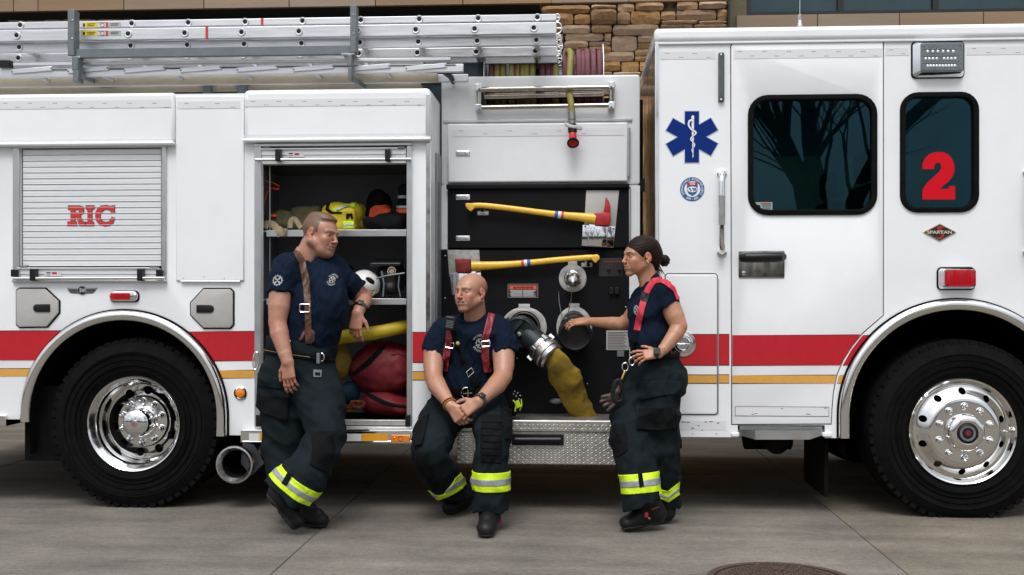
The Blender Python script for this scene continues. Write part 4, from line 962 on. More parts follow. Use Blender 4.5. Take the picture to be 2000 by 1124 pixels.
# number 2
def zr(pts): return W([(1400 + x / 2.555, 60 + y / 2.555) for x, y in pts])
two = [(1029,690),(1031,664),(1041,640),(1058,621),(1082,609),(1111,605),(1140,609),(1164,623),(1181,647),(1189,678),(1188,702),(1179,727),(1161,750),(1136,772),(1113,790),(1162,790),(1162,776),(1192,776),(1192,842),(1030,842),(1030,800),(1041,776),(1061,752),(1090,727),(1114,704),(1123,690),(1123,671),(1117,660),(1106,657),(1095,661),(1088,672),(1086,690)]
put('number_outline', grow_mesh([zr(two)], .0125, .003, .005), BLACKV, fb)
put('number_2', grow_mesh([zr(two)], .011, .003, 0), mat('bright_red_vinyl', (.60, .004, .014), .45, spec=.15), fb)
# cab shell: roof, rear wall, far side, floor, dash
rz = PZ(57, 1281); zr0 = PZ(82.5, 1281)
T('cab_roof', MB().box(XC0 - .012, XC1, -.022, 2.5, zcr + .002, PZ(56.5, 1281)), WHITE, bevel=.028, seg=4)
T('rain_gutter', MB().box(XC0 - .008, XC1, -.014, .0, zcr - .012, zcr + .004), WHITE2, bevel=.004)
T('rear_wall', MB().box(XC0, XC0 + .03, .046, 2.44, zs, zcr), mat('mirror_steel', (.26, .26, .27), .16, 1.0, rvar=.06, vscale=3), smooth=0)
T('corner_trim', MB().box(XC0 - .006, XC0 + .018, -.012, .02, PZ(650, 1285), PZ(88, 1285)), CHROME, bevel=.003)
T('air_intake_mast', MB().cyl((XC0 - .07, .55, 1.0), (XC0 - .07, .55, PZ(196, 1262, .55)), .028, n=16).box(XC0 - .12, XC0 - .03, .52, .58, PZ(375, 1262, .55), PZ(350, 1262, .55)), BLACKG)
farw = [(PX(1461) , PZ(420, 1580)), (PX(1712), PZ(420, 1580)), (PX(1712), PZ(200, 1580)), (PX(1461), PZ(200, 1580))]
T('cab_far_side', plate_h([[(XC0, zs), (XC1, zs), (XC1, zcr), (XC0, zcr)], rrect(PX(1480), PZ(430, 1600), PX(1790), PZ(200, 1600), .06), rrect(PX(1850), PZ(430, 1900), PX(2100), PZ(200, 1900), .06)], 2.44, .04), WHITE2)
INT = mat('cab_interior_grey', (.05, .055, .06), .8)
T('cab_interior', MB().box(XC0 + .035, XC1 - .05, .05, 2.43, 1.34, 1.37).box(XC0 + .031, XC0 + .06, .05, 2.43, 1.371, zcr), INT, smooth=0)
def seat(x, y):
    s = T('seat', MB().box(x - .25, x + .2, y - .24, y + .24, 1.371, 1.55), INT, bevel=.05)
    put('backrest', MB().box(x - .30, x - .16, y - .23, y + .23, 1.5, 2.05), INT, s, bevel=.05); put('headrest', MB().box(x - .28, x - .18, y - .13, y + .13, 2.07, 2.28), INT, s, bevel=.04)
seat(1.25, .9); seat(1.25, 1.7); seat(2.15, .7); seat(2.2, 1.9)
T('cab_front', MB().box(XC1 - .04, XC1, .0, 2.44, zs, 2.0), WHITE2, smooth=0)
# reflective tapes of the cab
tape(1290, 101, 1397, 116, -.0005); tape(1433, 97, 1722, 114, -.0045, door); tape(1729, 94, 1775, 109, -.0005); tape(1888, 91, 2060, 107, -.0005)
ob = put('tape_frame', plate([prect(1436, 795, 1619, 813)], -.0056, .0012, 0), TAPE, door); m_ = MB()
for v in (795, 813): pbox(m_, 1436, v - .4, 1619, v + .4, -.0064, -.0057)
for u in (1436, 1619): pbox(m_, u - .4, 795, u + .4, 813, -.0064, -.0057)
for u, v in ((1468, 809), (1474, 807.5), (1525, 798), (1574, 808.5), (1578, 809), (1610, 797)): pbox(m_, u, v, u + 5, v + 1, -.0066, -.0058)
put('tape_print', m_, BLACKV, ob, smooth=0, kind='stuff')
ob = T('reflective_tape', plate([prect(1327, 822, 1418, 840)], -.0016, .0012, 0), TAPE); m_ = MB()
for u, v, l in ((1330, 824, 9), (1341, 824.5, 6), (1362, 831, 4), (1376, 824, 5), (1385, 823.5, 7), (1400, 826, 5), (1350, 836, 6), (1352, 847, 2), (1371, 840, 2), (1398, 847, 2.5)): pbox(m_, u, v, u + l, v + 1.4, -.0024, -.0017)
put('paint_chip', m_, BLACKV, ob, smooth=0, kind='stuff')
# side compartment door
cd = prect(1300, 536, 1400, 809, 0, M(5))
T('compartment_door', plate([cd], -.010, .010, .004), WHITE, label='white compartment door behind the woman')
T('door_gap', plate([growloop(cd, .006), growloop(cd, -.002)], -.002, .002, 0), BLACKV)
T('piano_hinge', MB().cyl(P(1402, 545, -.008), P(1402, 806, -.008), .006, n=8), ALU)
# stripes on the cab
stripe(1281, 1299, 654, 713, RED); stripe(1404, 1424.5, 654, 713, RED)
stripe(1301, 1399.5, 654, 713, RED, Y=-.0105); stripe(1301, 1399.5, 733, 748, GOLD, Y=-.0105)
stripe(1281, 1299, 733, 748, GOLD); stripe(1404, 1424.5, 733, 748, GOLD)
rd = lambda v: np.interp(v, [651, 675, 703, 732, 766], [1684, 1664, 1646, 1634, 1627]) - 1.5
stripe(0, 0, 0, 0, RED, Y=-.0045, par=door, pts=[(1430, 655), (rd(655), 655), (rd(684), 684), (rd(713.5), 713.5), (1430, 713.5)])
stripe(0, 0, 0, 0, GOLD, Y=-.0045, par=door, pts=[(1430, 733.5), (rd(733.5), 733.5), (rd(748.5), 748.5), (1430, 748.5)])
la = lambda v: 1868 - math.sqrt(228 ** 2 - (v - 813) ** 2) + 1
stripe(0, 0, 0, 0, RED, Y=-.0, pts=[(rd(655) + 6, 655), (la(655), 655), (la(684), 684), (la(713.5), 713.5), (rd(713.5) + 6, 713.5), (rd(684) + 6, 684)])
stripe(0, 0, 0, 0, GOLD, Y=-.0, pts=[(rd(733.5) + 6, 733.5), (la(733.5), 733.5), (la(748.5), 748.5), (rd(748.5) + 6, 748.5)])
# star of life
BLUE = mat('blue_vinyl', (.001, .022, .17), .5, spec=.15)
def star(c, ra, hw, g=0):
    o = []
    for k in range(6):
        a = math.pi / 2 - k * math.pi / 3; d = Vector((math.cos(a), math.sin(a))); s = Vector((math.sin(a), -math.cos(a)))
        for q in (d * (ra + g) - s * (hw + g), d * (ra + g) + s * (hw + g)): o.append((c.x + q.x, c.z + q.y))
        b = a - math.pi / 6; rn = (hw + g) / math.sin(math.pi / 6); o.append((c.x + rn * math.cos(b), c.z + rn * math.sin(b)))
    return o
sc_ = P(1351.3, 268, 0); ra = M(50, 1351); hw = M(13.6, 1351)
so = T('emblem', plate([star(sc_, ra, hw, .005)], -.002, .002, 0), mat('pale_edge', (.5, .55, .65), .4), label='blue six armed star of life emblem')
put('star', plate([star(sc_, ra, hw)], -.0035, .003, 0), BLUE, so)
WV = mat('white_vinyl', (.78, .79, .80), .4)
def zc(x, y): return (1240 + x / 3.123, 180 + y / 3.123)
rod = [zc(344, 150), zc(349, 144), zc(357, 144), zc(361, 150), zc(357, 395), zc(353, 404), zc(351, 395)]
put('rod', plate([W(rod)], -.005, .0015, 0), WV, so)
def ribbon(pts, ws, Y, t=.0015):
    P_ = [Vector(q) for q in pts]; lft = []; rgt = []
    for i, p in enumerate(P_):
        d = (P_[min(i + 1, len(P_) - 1)] - P_[max(i - 1, 0)]).normalized(); n = Vector((-d.y, d.x)); lft.append(tuple(p + n * ws[i])); rgt.append(tuple(p - n * ws[i]))
    return plate([lft + rgt[::-1]], Y, t, 0)
def cat(pts, n=6):
    o = []
    for i in range(len(pts) - 1):
        p0, p1, p2, p3 = [Vector(pts[max(0, min(len(pts) - 1, j))]) for j in (i - 1, i, i + 1, i + 2)]
        for k in range(n):
            t = k / n; o.append(.5 * ((2 * p1) + (p2 - p0) * t + (2 * p0 - 5 * p1 + 4 * p2 - p3) * t * t + (-p0 + 3 * p1 - 3 * p2 + p3) * t ** 3))
    o.append(Vector(pts[-1])); return [tuple(q) for q in o]
sn = cat([zc(358, 183), zc(345, 172), zc(330, 182), (zc(328, 205)), zc(345, 230), zc(368, 243), zc(370, 256), zc(350, 272), zc(340, 290), zc(352, 306), zc(364, 322), zc(358, 338), zc(347, 352), zc(350, 368), zc(358, 384)])
ws = [M(2.0 - 1.5 * i / len(sn), 1351) for i in range(len(sn))]
put('snake_edge', ribbon(W(sn), [q + .0022 for q in ws], -.0058, .001), BLUE, so); put('snake', ribbon(W(sn), ws, -.0070, .001), WV, so)
# round accreditation sticker
cs = P(1352, 370, 0); rs = M(23.5, 1352)
st_ = T('sticker', plate([circ(cs.x, cs.z, rs, 48)], -.002, .002, 0), mat('sticker_blue', (.02, .11, .30), .4), label='round blue and white accreditation sticker')
put('sticker_field', plate([circ(cs.x, cs.z, rs * .66, 40)], -.0035, .0015, 0), WV, st_)
def cpt(x, y): return (cs.x + x * rs, cs.z + y * rs)
put('shield', plate([[cpt(-.44, .30), cpt(.44, .30), cpt(.44, -.1), cpt(.33, -.36), cpt(0, -.58), cpt(-.33, -.36), cpt(-.44, -.1)]], -.005, .0015, 0), mat('sticker_blue', (.02, .11, .30), .4), st_)
put('shield_band', plate([[cpt(-.44, .28), cpt(.44, .28), cpt(.44, .56), cpt(-.44, .56)]], -.005, .0015, 0), RED, st_)
text('lettering', 'CFAI', Vector((cs.x, -.0062, cs.z + .42 * rs)), rs * .17, WV, st_, width=rs * .42, bold=.03)
put('globe', plate([[(cs.x + rs * .42 * math.cos(t), cs.z - .02 * rs + rs * .24 * math.sin(t)) for t in [k * math.pi / 12 for k in range(24)]]], -.0062, .001, 0), WV, st_)
m_ = []
for ox, oy, s in ((-.2, .04, .10), (-.12, -.12, .07), (.06, .06, .08), (.22, .02, .12), (.12, -.10, .06), (.3, -.1, .04)):
    m_.append(plate([[(cs.x + (ox + s * (1 + .3 * math.sin(3 * t + ox * 9)) * math.cos(t)) * rs, cs.z + (oy - .02 + s * .8 * math.sin(t)) * rs) for t in [k * math.pi / 5 for k in range(10)]]], -.0072, .001, 0))
put('continents', joinmesh(m_), MATS['sticker_blue'], st_)
def arc_text(s, c, r, a0, a1, h, m, par, Y, flip=False):
    mss = []
    for i, ch in enumerate(s):
        if ch == ' ': continue
        a = R(a0 + (a1 - a0) * i / max(1, len(s) - 1)); me = text_mesh(ch, h, .0006, .01 * h)
        me.transform(Matrix.Rotation(-(a - math.pi / 2) + (math.pi if flip else 0), 4, 'Y'))
        me.transform(Matrix.Translation((c.x + r * math.cos(a), Y, c.z + r * math.sin(a)))); mss.append(me)
    put('lettering', joinmesh(mss), m, par)
arc_text('INTERNATIONALLY ACCREDITED AGENCY', cs, rs * .83, 212, -32, rs * .22, WV, st_, -.003)
arc_text('2018 - 2023', cs, rs * .83, 238, 302, rs * .24, WV, st_, -.003, True)
# cab fittings
LEDL = mat('led_lens', (.13, .15, .16), .15, coat=.6, var=.4, vscale=200)
ls = T('led_strip', plate([prect(1402.5, 104, 1414, 200, 0, M(2.5))], -.022, .022, .004), mat('strip_case', (.10, .12, .13), .35, .6))
m_ = MB()
for i in range(3):
    for j in range(30): pbox(m_, 1404.2 + i * 3, 115 + j * 2.5, 1406.2 + i * 3, 116.6 + j * 2.5, -.0235, -.021)
put('led', m_, LEDL, ls, smooth=0, kind='stuff')
for v in (107.5, 195): put('screw', MB().sphere(P(1408.5, v, -.023), .006, 10, 6), CHROME, ls)
def warnlight(u0, v0, u1, v1, name, red):
    g = T(name, plate([prect(u0 - 1, v0 - 1, u1 + 1, v1 + 1, 0, M(9))], -.008, .008, .002), RUBBER, label='clear warning light above the small cab window' if not red else 'red side light above the front wheel arch')
    W_ = u1 - u0; lp = prect(u0 + 1.5, v0 + 1.5, u1 - 1, v1 - 1, 0, M(7)); ip = prect(u0 + .12 * W_, v0 + (6 if not red else 4), u1 - (7 if not red else 4), v1 - (8 if not red else 5), 0, M(4))
    n = len(lp); m = MB(); m.add([(x, -.012, z) for x, z in lp] + [(x, -.05, z) for x, z in ip], [(i, (i + 1) % n, n + (i + 1) % n, n + i) for i in range(n)])
    put('bezel', m, CHROME, g)
    ln = put('lens', plate([ip], -.062, .03, .004), REDL if red else LEDL, g)
    for a in (0, 1):
        for b in (0, 1):
            xs = [p[0] for p in ip]; zs_ = [p[1] for p in ip]; e = .018 if not red else .012
            put('screw', MB().lathe([(.007 if not red else .004, 0), (.0065, -.003), (.0004, -.003)], ((max(xs) - e) if a else (min(xs) + e), -.0622, (max(zs_) - e) if b else (min(zs_) + e)), 12), CHROME if red else GREYM, g)
    return g
wl_ = warnlight(1780, 82, 1882, 153, 'warning_light', False)
m_ = MB(); bez = mat('led_bead', (.75, .78, .8), .15, .3)
for us, v, n in ((1812, 101, 6), (1808, 115, 9), (1812, 129, 10)):
    for k in range(n):
        if n == 9 and k == 4: continue
        du = 10 if n == 6 else 7.2 if n == 9 else 5.9
        m_.sphere(P(us + k * du, v - (us + k * du - 1840) * .005, -.0625), (M(2.6), .004, M(3.2)), 10, 6)
put('led', m_, bez, wl_, kind='stuff')
m_ = MB()
for v in (94.5, 108, 122, 136): pbox(m_, 1802, v, 1870, v + 1.6, -.064, -.0622)
put('lens_rib', m_, GREYM, wl_, smooth=0, kind='stuff')
warnlight(1830, 523, 1903, 566, 'side_light', True)
# maker's diamond
bd = T('badge', plate([W([(1803, 454), (1835, 437), (1867, 454), (1835, 471)])], -.007, .007, .001), mat('badge_gold', (.42, .33, .16), .35, .9), label='black diamond badge with a red S below the small window')
put('badge_field', plate([W([(1806.5, 454), (1835, 439), (1863.5, 454), (1835, 469)])], -.0085, .003, 0), BLACKV, bd)
def z3b(x, y): return (1400 + x / 2.555, 60 + y / 2.555)
put('emblem_s', plate([W([z3b(*q) for q in [(1100,978),(1128,975),(1134,984),(1117,985),(1116,994),(1132,1010),(1132,1028),(1115,1043),(1098,1040),(1092,1028),(1108,1033),(1118,1025),(1117,1016),(1100,1001),(1098,988)]])], -.0098, .002, 0), mat('badge_red', (.33, .02, .02), .4), bd)
text('lettering', 'SPARTAN', P(1835, 454, -.0115), M(6.5, 1835), mat('badge_letter', (.55, .50, .38), .4), bd, width=M(47, 1835), bold=.03)
# door handle plate
hp = put('handle_plate', plate([prect(1442, 490, 1532, 544, 0, M(3))], -.008, .004, .001), mat('handle_steel', (.50, .49, .46), .12, 1.0, rvar=.05, vscale=6), door)
put('handle', MB().tube([P(1448, 504, -.02), P(1458, 503, -.045), P(1490, 502.5, -.05), P(1524, 502, -.045), P(1529, 502, -.02)], [M(8), M(9), M(9.5), M(9.5), M(8)], 16), BLACKG, hp)
put('handle_trigger', MB().box(PX(1476), PX(1510), -.058, -.03, PZ(499.5, 1490), PZ(495.5, 1490)), BLACKG, hp, bevel=.003)
put('lock', MB().lathe([(M(4.5), 0), (M(4.2), -.006), (.0004, -.007)], P(1453, 534, -.008), 20), CHROME, hp)
def grab(u, v0, v1, par=truck):
    a, b = P(u, v0, 0), P(u, v1, 0); y = -.085
    pts = [(a.x + .012, 0, a.z)]
    for k in range(7): t = math.pi / 2 * k / 6; pts.append((a.x + .012 * (1 - math.sin(t)), -.085 * math.sin(t) , a.z - .06 * (1 - math.cos(t))))
    for k in range(7): t = math.pi / 2 * (1 - k / 6); pts.append((b.x + .012 * (1 - math.sin(t)), -.085 * math.sin(t), b.z + .06 * (1 - math.cos(t))))
    o = T('grab_handle', MB().tube(pts, .019, 14), CHROME, parent=par)
    put('grip', MB().cyl((a.x - 0, y, a.z - .14), (a.x, y, b.z + .16), .0205, n=16), STEEL, o)
    for p in (a, b): put('flange', MB().lathe([(.03, 0), (.03, -.006), (.02, -.01)], (p.x + .012, 0, p.z), 20), CHROME, o)
grab(1406, 340, 494); grab(2003, 338, 494)
# round fuel or inlet flap behind the woman's elbow
ff = T('inlet_flap', MB().lathe([(M(24.5), 0), (M(24.5), -.008), (M(19), -.010), (M(17), -.004), (.0004, -.004)], P(1334, 672, -.012), 40), POLISH)
put('flap_rim', MB().lathe([(M(16), -.003), (M(15), -.014), (M(12), -.016), (M(11), -.006), (.0004, -.006)], P(1334, 672, -.012), 36), CHROME, ff)
put('pull', MB().bar(P(1320, 673, -.028), P(1348, 673, -.028), .016, .012), CHROME, ff, bevel=.003)
m_ = MB()
for k in range(4): a = R(45 + 90 * k); q = P(1334, 672, -.02); m_.sphere((q.x + M(21.8) * math.cos(a), q.y, q.z + M(21.8) * math.sin(a)), .004, 8, 5)
put('screw', m_, GREYM, ff, kind='stuff')
# cab step with serrated tread
sp_ = T('cab_step', MB().add([tuple(P(u, v, y)) for y0 in (0,) for (u, v, y) in ((1442, 839, -.0), (1475, 841, -.06), (1581, 841, -.06), (1608, 839, -.0), (1442, 850, -.0), (1475, 859, -.06), (1581, 859, -.06), (1608, 850, -.0))],
        [(0, 1, 5, 4), (1, 2, 6, 5), (2, 3, 7, 6), (4, 5, 6, 7)]).box(PX(1445), PX(1606), .0, .02, PZ(850, 1520), PZ(833, 1520)), ALU, smooth=0)
m_ = MB()
for k in range(22):
    for j in range(3):
        u = 1452 + k * 6.8; y = -.045 + j * .02
        q = P(u, 838, y); m_.bar(q + Vector((-.008, 0, -.006)), q + Vector((.0, 0, .014)), .004, .004).bar(q + Vector((0, 0, .014)), q + Vector((.008, 0, -.006)), .004, .004)
put('serration', m_, ALU, sp_, smooth=0, kind='stuff')
for u0, u1 in ((1428, 1443), (1606, 1624)): put('step_bracket', MB().box(PX(u0), PX(u1), -.012, .03, PZ(853, u0), PZ(845, u0)), WHITE, sp_, bevel=.004)
T('fuel_tank', MB().tube([(PX(1480), .5, .47), (PX(1575), .5, .47)], .14, 24), DARK)
T('muffler', MB().cyl((PX(1525), .12, PZ(869, 1525)), (PX(1525), .5, PZ(869, 1525)), M(24), n=24).lathe([(M(19), 0), (M(18), .02), (.0004, .02)], (PX(1525), .115, PZ(869, 1525)), 24), DARK)
T('hanging_bolt', MB().cyl(P(1477, 858, .02), P(1477, 866, .02), .006, n=6), RUBBER)
T('hanging_bolt', MB().cyl(P(1330, 858, .02), P(1330, 876, .02), .006, n=6), RUBBER)
an = T('antenna', MB().cyl(P(1562, 52, 1.2), P(1562, 40, 1.2), .022, .014, n=12).cyl(P(1562, 30, 1.2), P(1563, -60, 1.2), .003, n=6), ALU)
put('spring', MB().tube([P(1562, 41 - k * .22, 1.2) + Vector((.010 * math.cos(k * .8), .010 * math.sin(k * .8), 0)) for k in range(56)], .003, 5), CHROME, an)

# ================= RACK, LADDERS, TUBES, REEL
rack = T('ladder_rack', MB().box(PX(143), PX(690), -.012, .02, PZ(111, 410), PZ(93, 410)), GREYM, bevel=.003)
def post(u0, u1, v0, v1, ex=0): put('rack_post', MB().box(PX(u0), PX(u1), -.035, .04, PZ(v1, u0), PZ(v0, u0)), GREYM, rack, bevel=.004)
post(137, 150, 22, 112); post(686, 698, 13, 106); post(145, 157, 113, 140); post(680, 689, 109, 132); post(147, 158, 140, 163); post(682, 689, 133, 158)
for a_, b_, v0_, v1_ in ((137, 161, 115.5, 112.5), (669, 694, 109, 106.5)): put('rack_foot', MB().box(PX(a_), PX(b_), -.03, .55, PZ(v0_, a_), PZ(v1_, a_)), ALU, rack)
m_ = MB()
for u, v in ((141, 40), (141, 76), (690, 29), (690, 66)): m_.sphere(P(u, v, -.036), .005, 8, 5)
put('bolt', m_, CHROME, rack, kind='stuff')
for u0, u1, v in ((396, 415, 150), (463, 484, 148)):
    put('rack_support', MB().box(PX(u0 + 4, .5), PX(u1, .5), .46, .54, PZ(190, u0, .5), PZ(v, u0, .5)).box(PX(u0 - 6, .5), PX(u1 + 6, .5), .44, .56, PZ(v + 12, u0, .5), PZ(v, u0, .5)), GREYM, rack, bevel=.004)
put('rack_arm', MB().bar(P(689, 155, .0), P(712, 170, .5), .02, .03), GREYM, rack)
put('rack_arm', MB().bar(P(160, 150, .0), P(200, 166, .5), .02, .03), GREYM, rack)
def ladder(label, u0, u1, v0, v1, uref, Y0, wd, rungs, loops=True, rail_t=.03, ferr=True):
    z1, z0 = PZ(v0, uref, Y0), PZ(v1, uref, Y0); x0, x1 = PX(u0, Y0), PX(u1, Y0)
    L_ = thing('ladder', ((x0 + x1) / 2, Y0 + wd / 2, z0), label, 'ladder', 'aluminium ladders on the rack')
    hh = z1 - z0
    for y in (Y0, Y0 + wd): put('rail', MB().box(x0, x1, y, y + rail_t, z0 + .002, z1 - .002), ALUL, L_, bevel=.004)
    rg = None
    for u in rungs:
        x = PX(u, Y0); c = ((x, Y0 + wd / 2, (z0 + z1) / 2)); zc_ = (z0 + z1) / 2
        if not ferr: put('rung', MB().tube([(x, Y0 + .031, zc_), (x, Y0 + wd, zc_)], .016, 12, caps=False), ALUL, L_); continue
        if rg is None:
            rg = put('rung', MB().tube([(x, Y0 + .01, zc_), (x, Y0 + wd + rail_t - .01, zc_)], .016, 12, caps=False), ALUL, L_, at=c)
            fe = put('ferrule', MB().lathe([(.024, Y0), (.024, Y0 - .005), (.0215, Y0 - .007), (.0145, Y0 - .006), (.0135, Y0 + .002)], (x, 0, zc_), 16), ALUL, L_, at=(x, Y0, zc_))
            ho = put('rung_hole', MB().lathe([(.0142, Y0 - .0015), (.0004, Y0 - .0014)], (x, 0, zc_), 14), BLACKG, L_, at=(x, Y0, zc_))
        else: again(rg, c, L_); again(fe, (x, Y0, zc_), L_); again(ho, (x, Y0, zc_), L_)
    if loops:
        for y in (Y0 + .012, Y0 + wd + .012):
            pts = [(x1 + hh * .42 * math.sin(t), y, (z0 + z1) / 2 + hh * .48 * math.cos(t)) for t in [math.pi * k / 10 for k in range(11)]]
            put('end_loop', MB().tube(pts, .005, 8).cyl((x1, y, (z0 + z1) / 2), (x1 + hh * .42, y, (z0 + z1) / 2), .004, n=6), ALUL, L_)
    return L_, z0, z1
rgs = [-76, 33, 139, 250.6, 361, 472, 584, 698, 812, 927, 1042.6]
lA, a0, a1 = ladder('long aluminium ladder, middle and frontmost of the stack, with a red band', -420, 1087, 50.5, 74.5, 545, .09, .46, rgs)
lB, b0, b1 = ladder('long aluminium ladder, highest of the stack on the rack', -420, 1087, 35, 49.5, 545, .135, .50, [r + 7 for r in rgs])
lC, c0_, c1_ = ladder('long aluminium ladder, third from the top directly above the grey bar', -420, 1087, 75.2, 96.5, 545, .135, .50, [r + 5 for r in rgs])
lD, d0, d1 = ladder('long aluminium ladder with crosswise braces behind the grey bar', -420, 1087, 97.2, 117, 545, .36, .42, [r + 3 for r in rgs])
lE, e0_, e1_ = ladder('slim folding ladder with hinged links, lowest on the rack', -420, 905, 130, 147, 440, .05, .30, [60, 190, 330, 470, 610, 750], loops=False, ferr=False)
put('top_flange', MB().box(PX(26, .05), PX(880, .05), .045, .09, PZ(124, 440, .05), PZ(118.5, 440, .05)), ALUL, lE, bevel=.002)
link = None
for k in range(8):
    u = 22 + k * 110; z = PZ(131 - (u - 440) * .003, u, .05) + 0
    a = P(u, 137.5 - (u + 40 - 440) * .008, .043); b = P(u + 80, 131 - (u + 40 - 440) * .008, .043)
    put('link', MB().bar(a, b, M(9), .006, up=(0, 1, 0)), ALUL, lE, bevel=.002)
    put('link_pin', MB().sphere(a + Vector((.006, -.004, 0)), .005, 8, 5).sphere(b + Vector((-.006, -.004, 0)), .005, 8, 5), GREYM, lE, kind='stuff')
put('track', MB().box(PX(100, .05), PX(890, .05), .044, .05, PZ(133.5, 440, .05), PZ(132, 440, .05)), BLACKG, lE)
put('foot', MB().box(PX(0, .05), PX(22, .05), .03, .08, PZ(133, 10, .05), PZ(119, 10, .05)), BLACKG, lE, bevel=.003)
for l_, Y0, u, v0, v1 in ((lA, .09, 404, 51.5, 77), (lB, .135, 512, 36, 49.5)):
    put('red_band', MB().box(PX(u - 2.5, Y0), PX(u + 2.5, Y0), Y0 - .002, Y0 + .01, PZ(v1, u, Y0), PZ(v0, u, Y0)), LR, l_, smooth=0)
YELL = mat('yellow_label', (.75, .58, .02), .5, var=.2, vscale=60)
for l_, Y0, v, s in ((lA, .09, 65.5, 0), (lB, .135, 49.3, 7)):
    for a, b, mm in ((160 + s * .6, 190, YELL), (191, 212, LBL), (213, 236, mat('grey_label', (.40, .40, .39), .5))):
        q = put('warning_label', plate([prect(a, v - 5, b, v + 4.5, Y0)], Y0 - .002, .002, 0), mm, l_)
    pts = [(199.5 + 4 * math.cos(t), v + 4 * math.sin(t)) for t in [k * math.pi / 8 for k in range(17)]]
    put('label_mark', MB().tube([P(x, y, Y0 - .0025) for x, y in pts], .0018, 4), LR, q)
    m_ = MB()
    for a, b, c_, d_ in ((162, 166, -3, 3), (170, 186, -3, -1.5), (170, 184, .5, 2), (216, 232, -3, -2), (216, 230, 0, 1), (191, 211, -5, -4.4), (191, 211, 4, 4.5)): pbox(m_, a, v + c_, b, v + d_, Y0 - .0032, Y0 - .0021)
    put('label_print', m_, BLACKV, q, smooth=0, kind='stuff')
    put('label_patch', plate([prect(207, v - 4.5, 211.5, v + 4, Y0)], Y0 - .0034, .001, 0), LR, q)
BEIGE = mat('beige_plastic_pipe', (.42, .36, .27), .5, var=.1, vscale=4)
for y, v, r, u1, lab in ((.30, 155, 8.5, 852, 'long beige plastic pipe directly under the ladders'), (.52, 170.5, 7.5, 822, 'long beige printed plastic pipe, lower and farther back of the two')):
    a = P(-420, v + 9, y); a.z = PZ(v, 560, y); b = Vector((PX(u1, y), y, a.z)); r_ = M(r, 500, y)
    o = thing('storage_pipe', ((a.x + b.x) / 2, y, a.z - r_), lab, 'pipe', 'beige pipes under the ladders')
    put('tube', MB().cyl(a, b, r_, n=24), BEIGE, o); put('collar', MB().cyl(b - Vector((.05, 0, 0)), b + Vector((.01, 0, 0)), r_ * 1.12, n=24), BEIGE, o)
    if y > .5:
        m_ = MB()
        for u0, u1_ in ((617, 631), (640, 712), (725, 735), (740, 745), (750, 762), (768, 774), (290, 340), (416, 426), (430, 436), (70, 78), (92, 110)): pbox(m_, u0, 162.6 + (560 - u0) * .0068, u1_, 164.2 + (560 - u0) * .0068, y - r_ - .001, y - r_ + .01)
        put('pipe_print', m_, GREYM, o, smooth=0, kind='stuff')
T('pipe_latch', MB().cyl(P(823, 162, .45), P(862, 161, .45), .02, n=12).tube([P(868, 141, .2), P(880, 150, .3), P(885, 160, .4)], .018, 10), BLACKG)
T('deck_box', MB().box(PX(845, .7), PX(948, .7), .62, 1.4, PZ(240, 900, .7), PZ(127, 900, .7)), mat('dark_blue_cover', (.012, .025, .04), .7), bevel=.01)
# hose reel and its hoses
yr = .86; RC = .215; zc0 = PZ(97.5, 1060, yr) - RC - .02
reel = T('hose_reel', MB().cyl((PX(953, yr), yr, zc0), (PX(1174, yr), yr, zc0), .12, n=24), GREYM)
for u in (951, 1177):
    put('reel_flange', MB().lathe([(.0004, -.003), (.262, -.003), (.262, .003), (.0004, .003)], (PX(u, yr), yr, zc0), 48, 'X'), WHITE2, reel)
HY = mat('yellow_rubber_hose', (.22, .185, .035), .6, var=.2, vscale=20, bump=.15, bscale=80)
HP = mat('pink_rubber_hose', (.14, .045, .055), .65, var=.2, vscale=20, bump=.15, bscale=80)
def coil(u, R0, m, dx=0, a0=0, a1=360, n=36):
    x = PX(u, yr); return [(x + dx * k / n, yr + R0 * math.sin(R(a0 + (a1 - a0) * k / n)), zc0 + R0 * math.cos(R(a0 + (a1 - a0) * k / n))) for k in range(n + 1)]
hy = thing('fire_hose', (PX(1110, yr), yr, zc0 - .2), 'worn yellow booster hose coiled on the reel with a red nozzle hanging over the panel', 'hose')
hpk = thing('fire_hose', (PX(1150, yr), yr, zc0 - .2), 'faded pink rubber hose coiled on the reel at its right end', 'hose')
m_ = MB(); m2 = MB()
for u, c, rr, dx in ((964, 'p', .20, 0), (975, 'y', .205, 0), (986, 'y', .205, 0), (998, 'y', .21, .02), (1012, 'p', .205, 0), (1013, 'y', .205, 0), (1024, 'y', .205, 0), (1036, 'y', .21, -.02), (1047, 'y', .21, -.02),
                     (1061, 'p', .20, 0), (1072, 'p', .20, 0), (1081, 'p', .20, 0), (1091, 'y', .215, -.02), (1104, 'p', .21, 0), (1117, 'p', .205, 0), (1129, 'p', .212, .004), (1138, 'p', .20, 0), (1149, 'p', .214, -.01), (1161, 'p', .217, -.012), (1170, 'p', .205, 0)):
    (m_ if c == 'y' else m2).tube(coil(u, rr, None, dx), M(5.6, u, yr), 10, caps=False)
put('coil', m_, HY, hy); put('coil', m2, HP, hpk)
pts = [P(1106, 122, yr - .1), P(1107, 108, yr - .14), P(1111, 100, yr - .18), P(1114, 106, yr - .25), P(1113, 130, yr - .30), P(1111, 160, YP + .09), P(1111, 173, YP + .05), P(1112, 183, YP - .02), P(1115, 200, YP - .085), P(1117, 216, YP - .10), P(1118, 236, YP - .10)]
pts = cat([tuple(p) for p in pts], 5)
put('lead', MB().tube(pts, M(6.2, 1115, YP - .1), 14), HY, hy)
yn_ = YP - .11; A_ = P(1116.5, 219, yn_); B_ = P(1119.5, 286, yn_ - .02); dn = (B_ - A_).normalized()
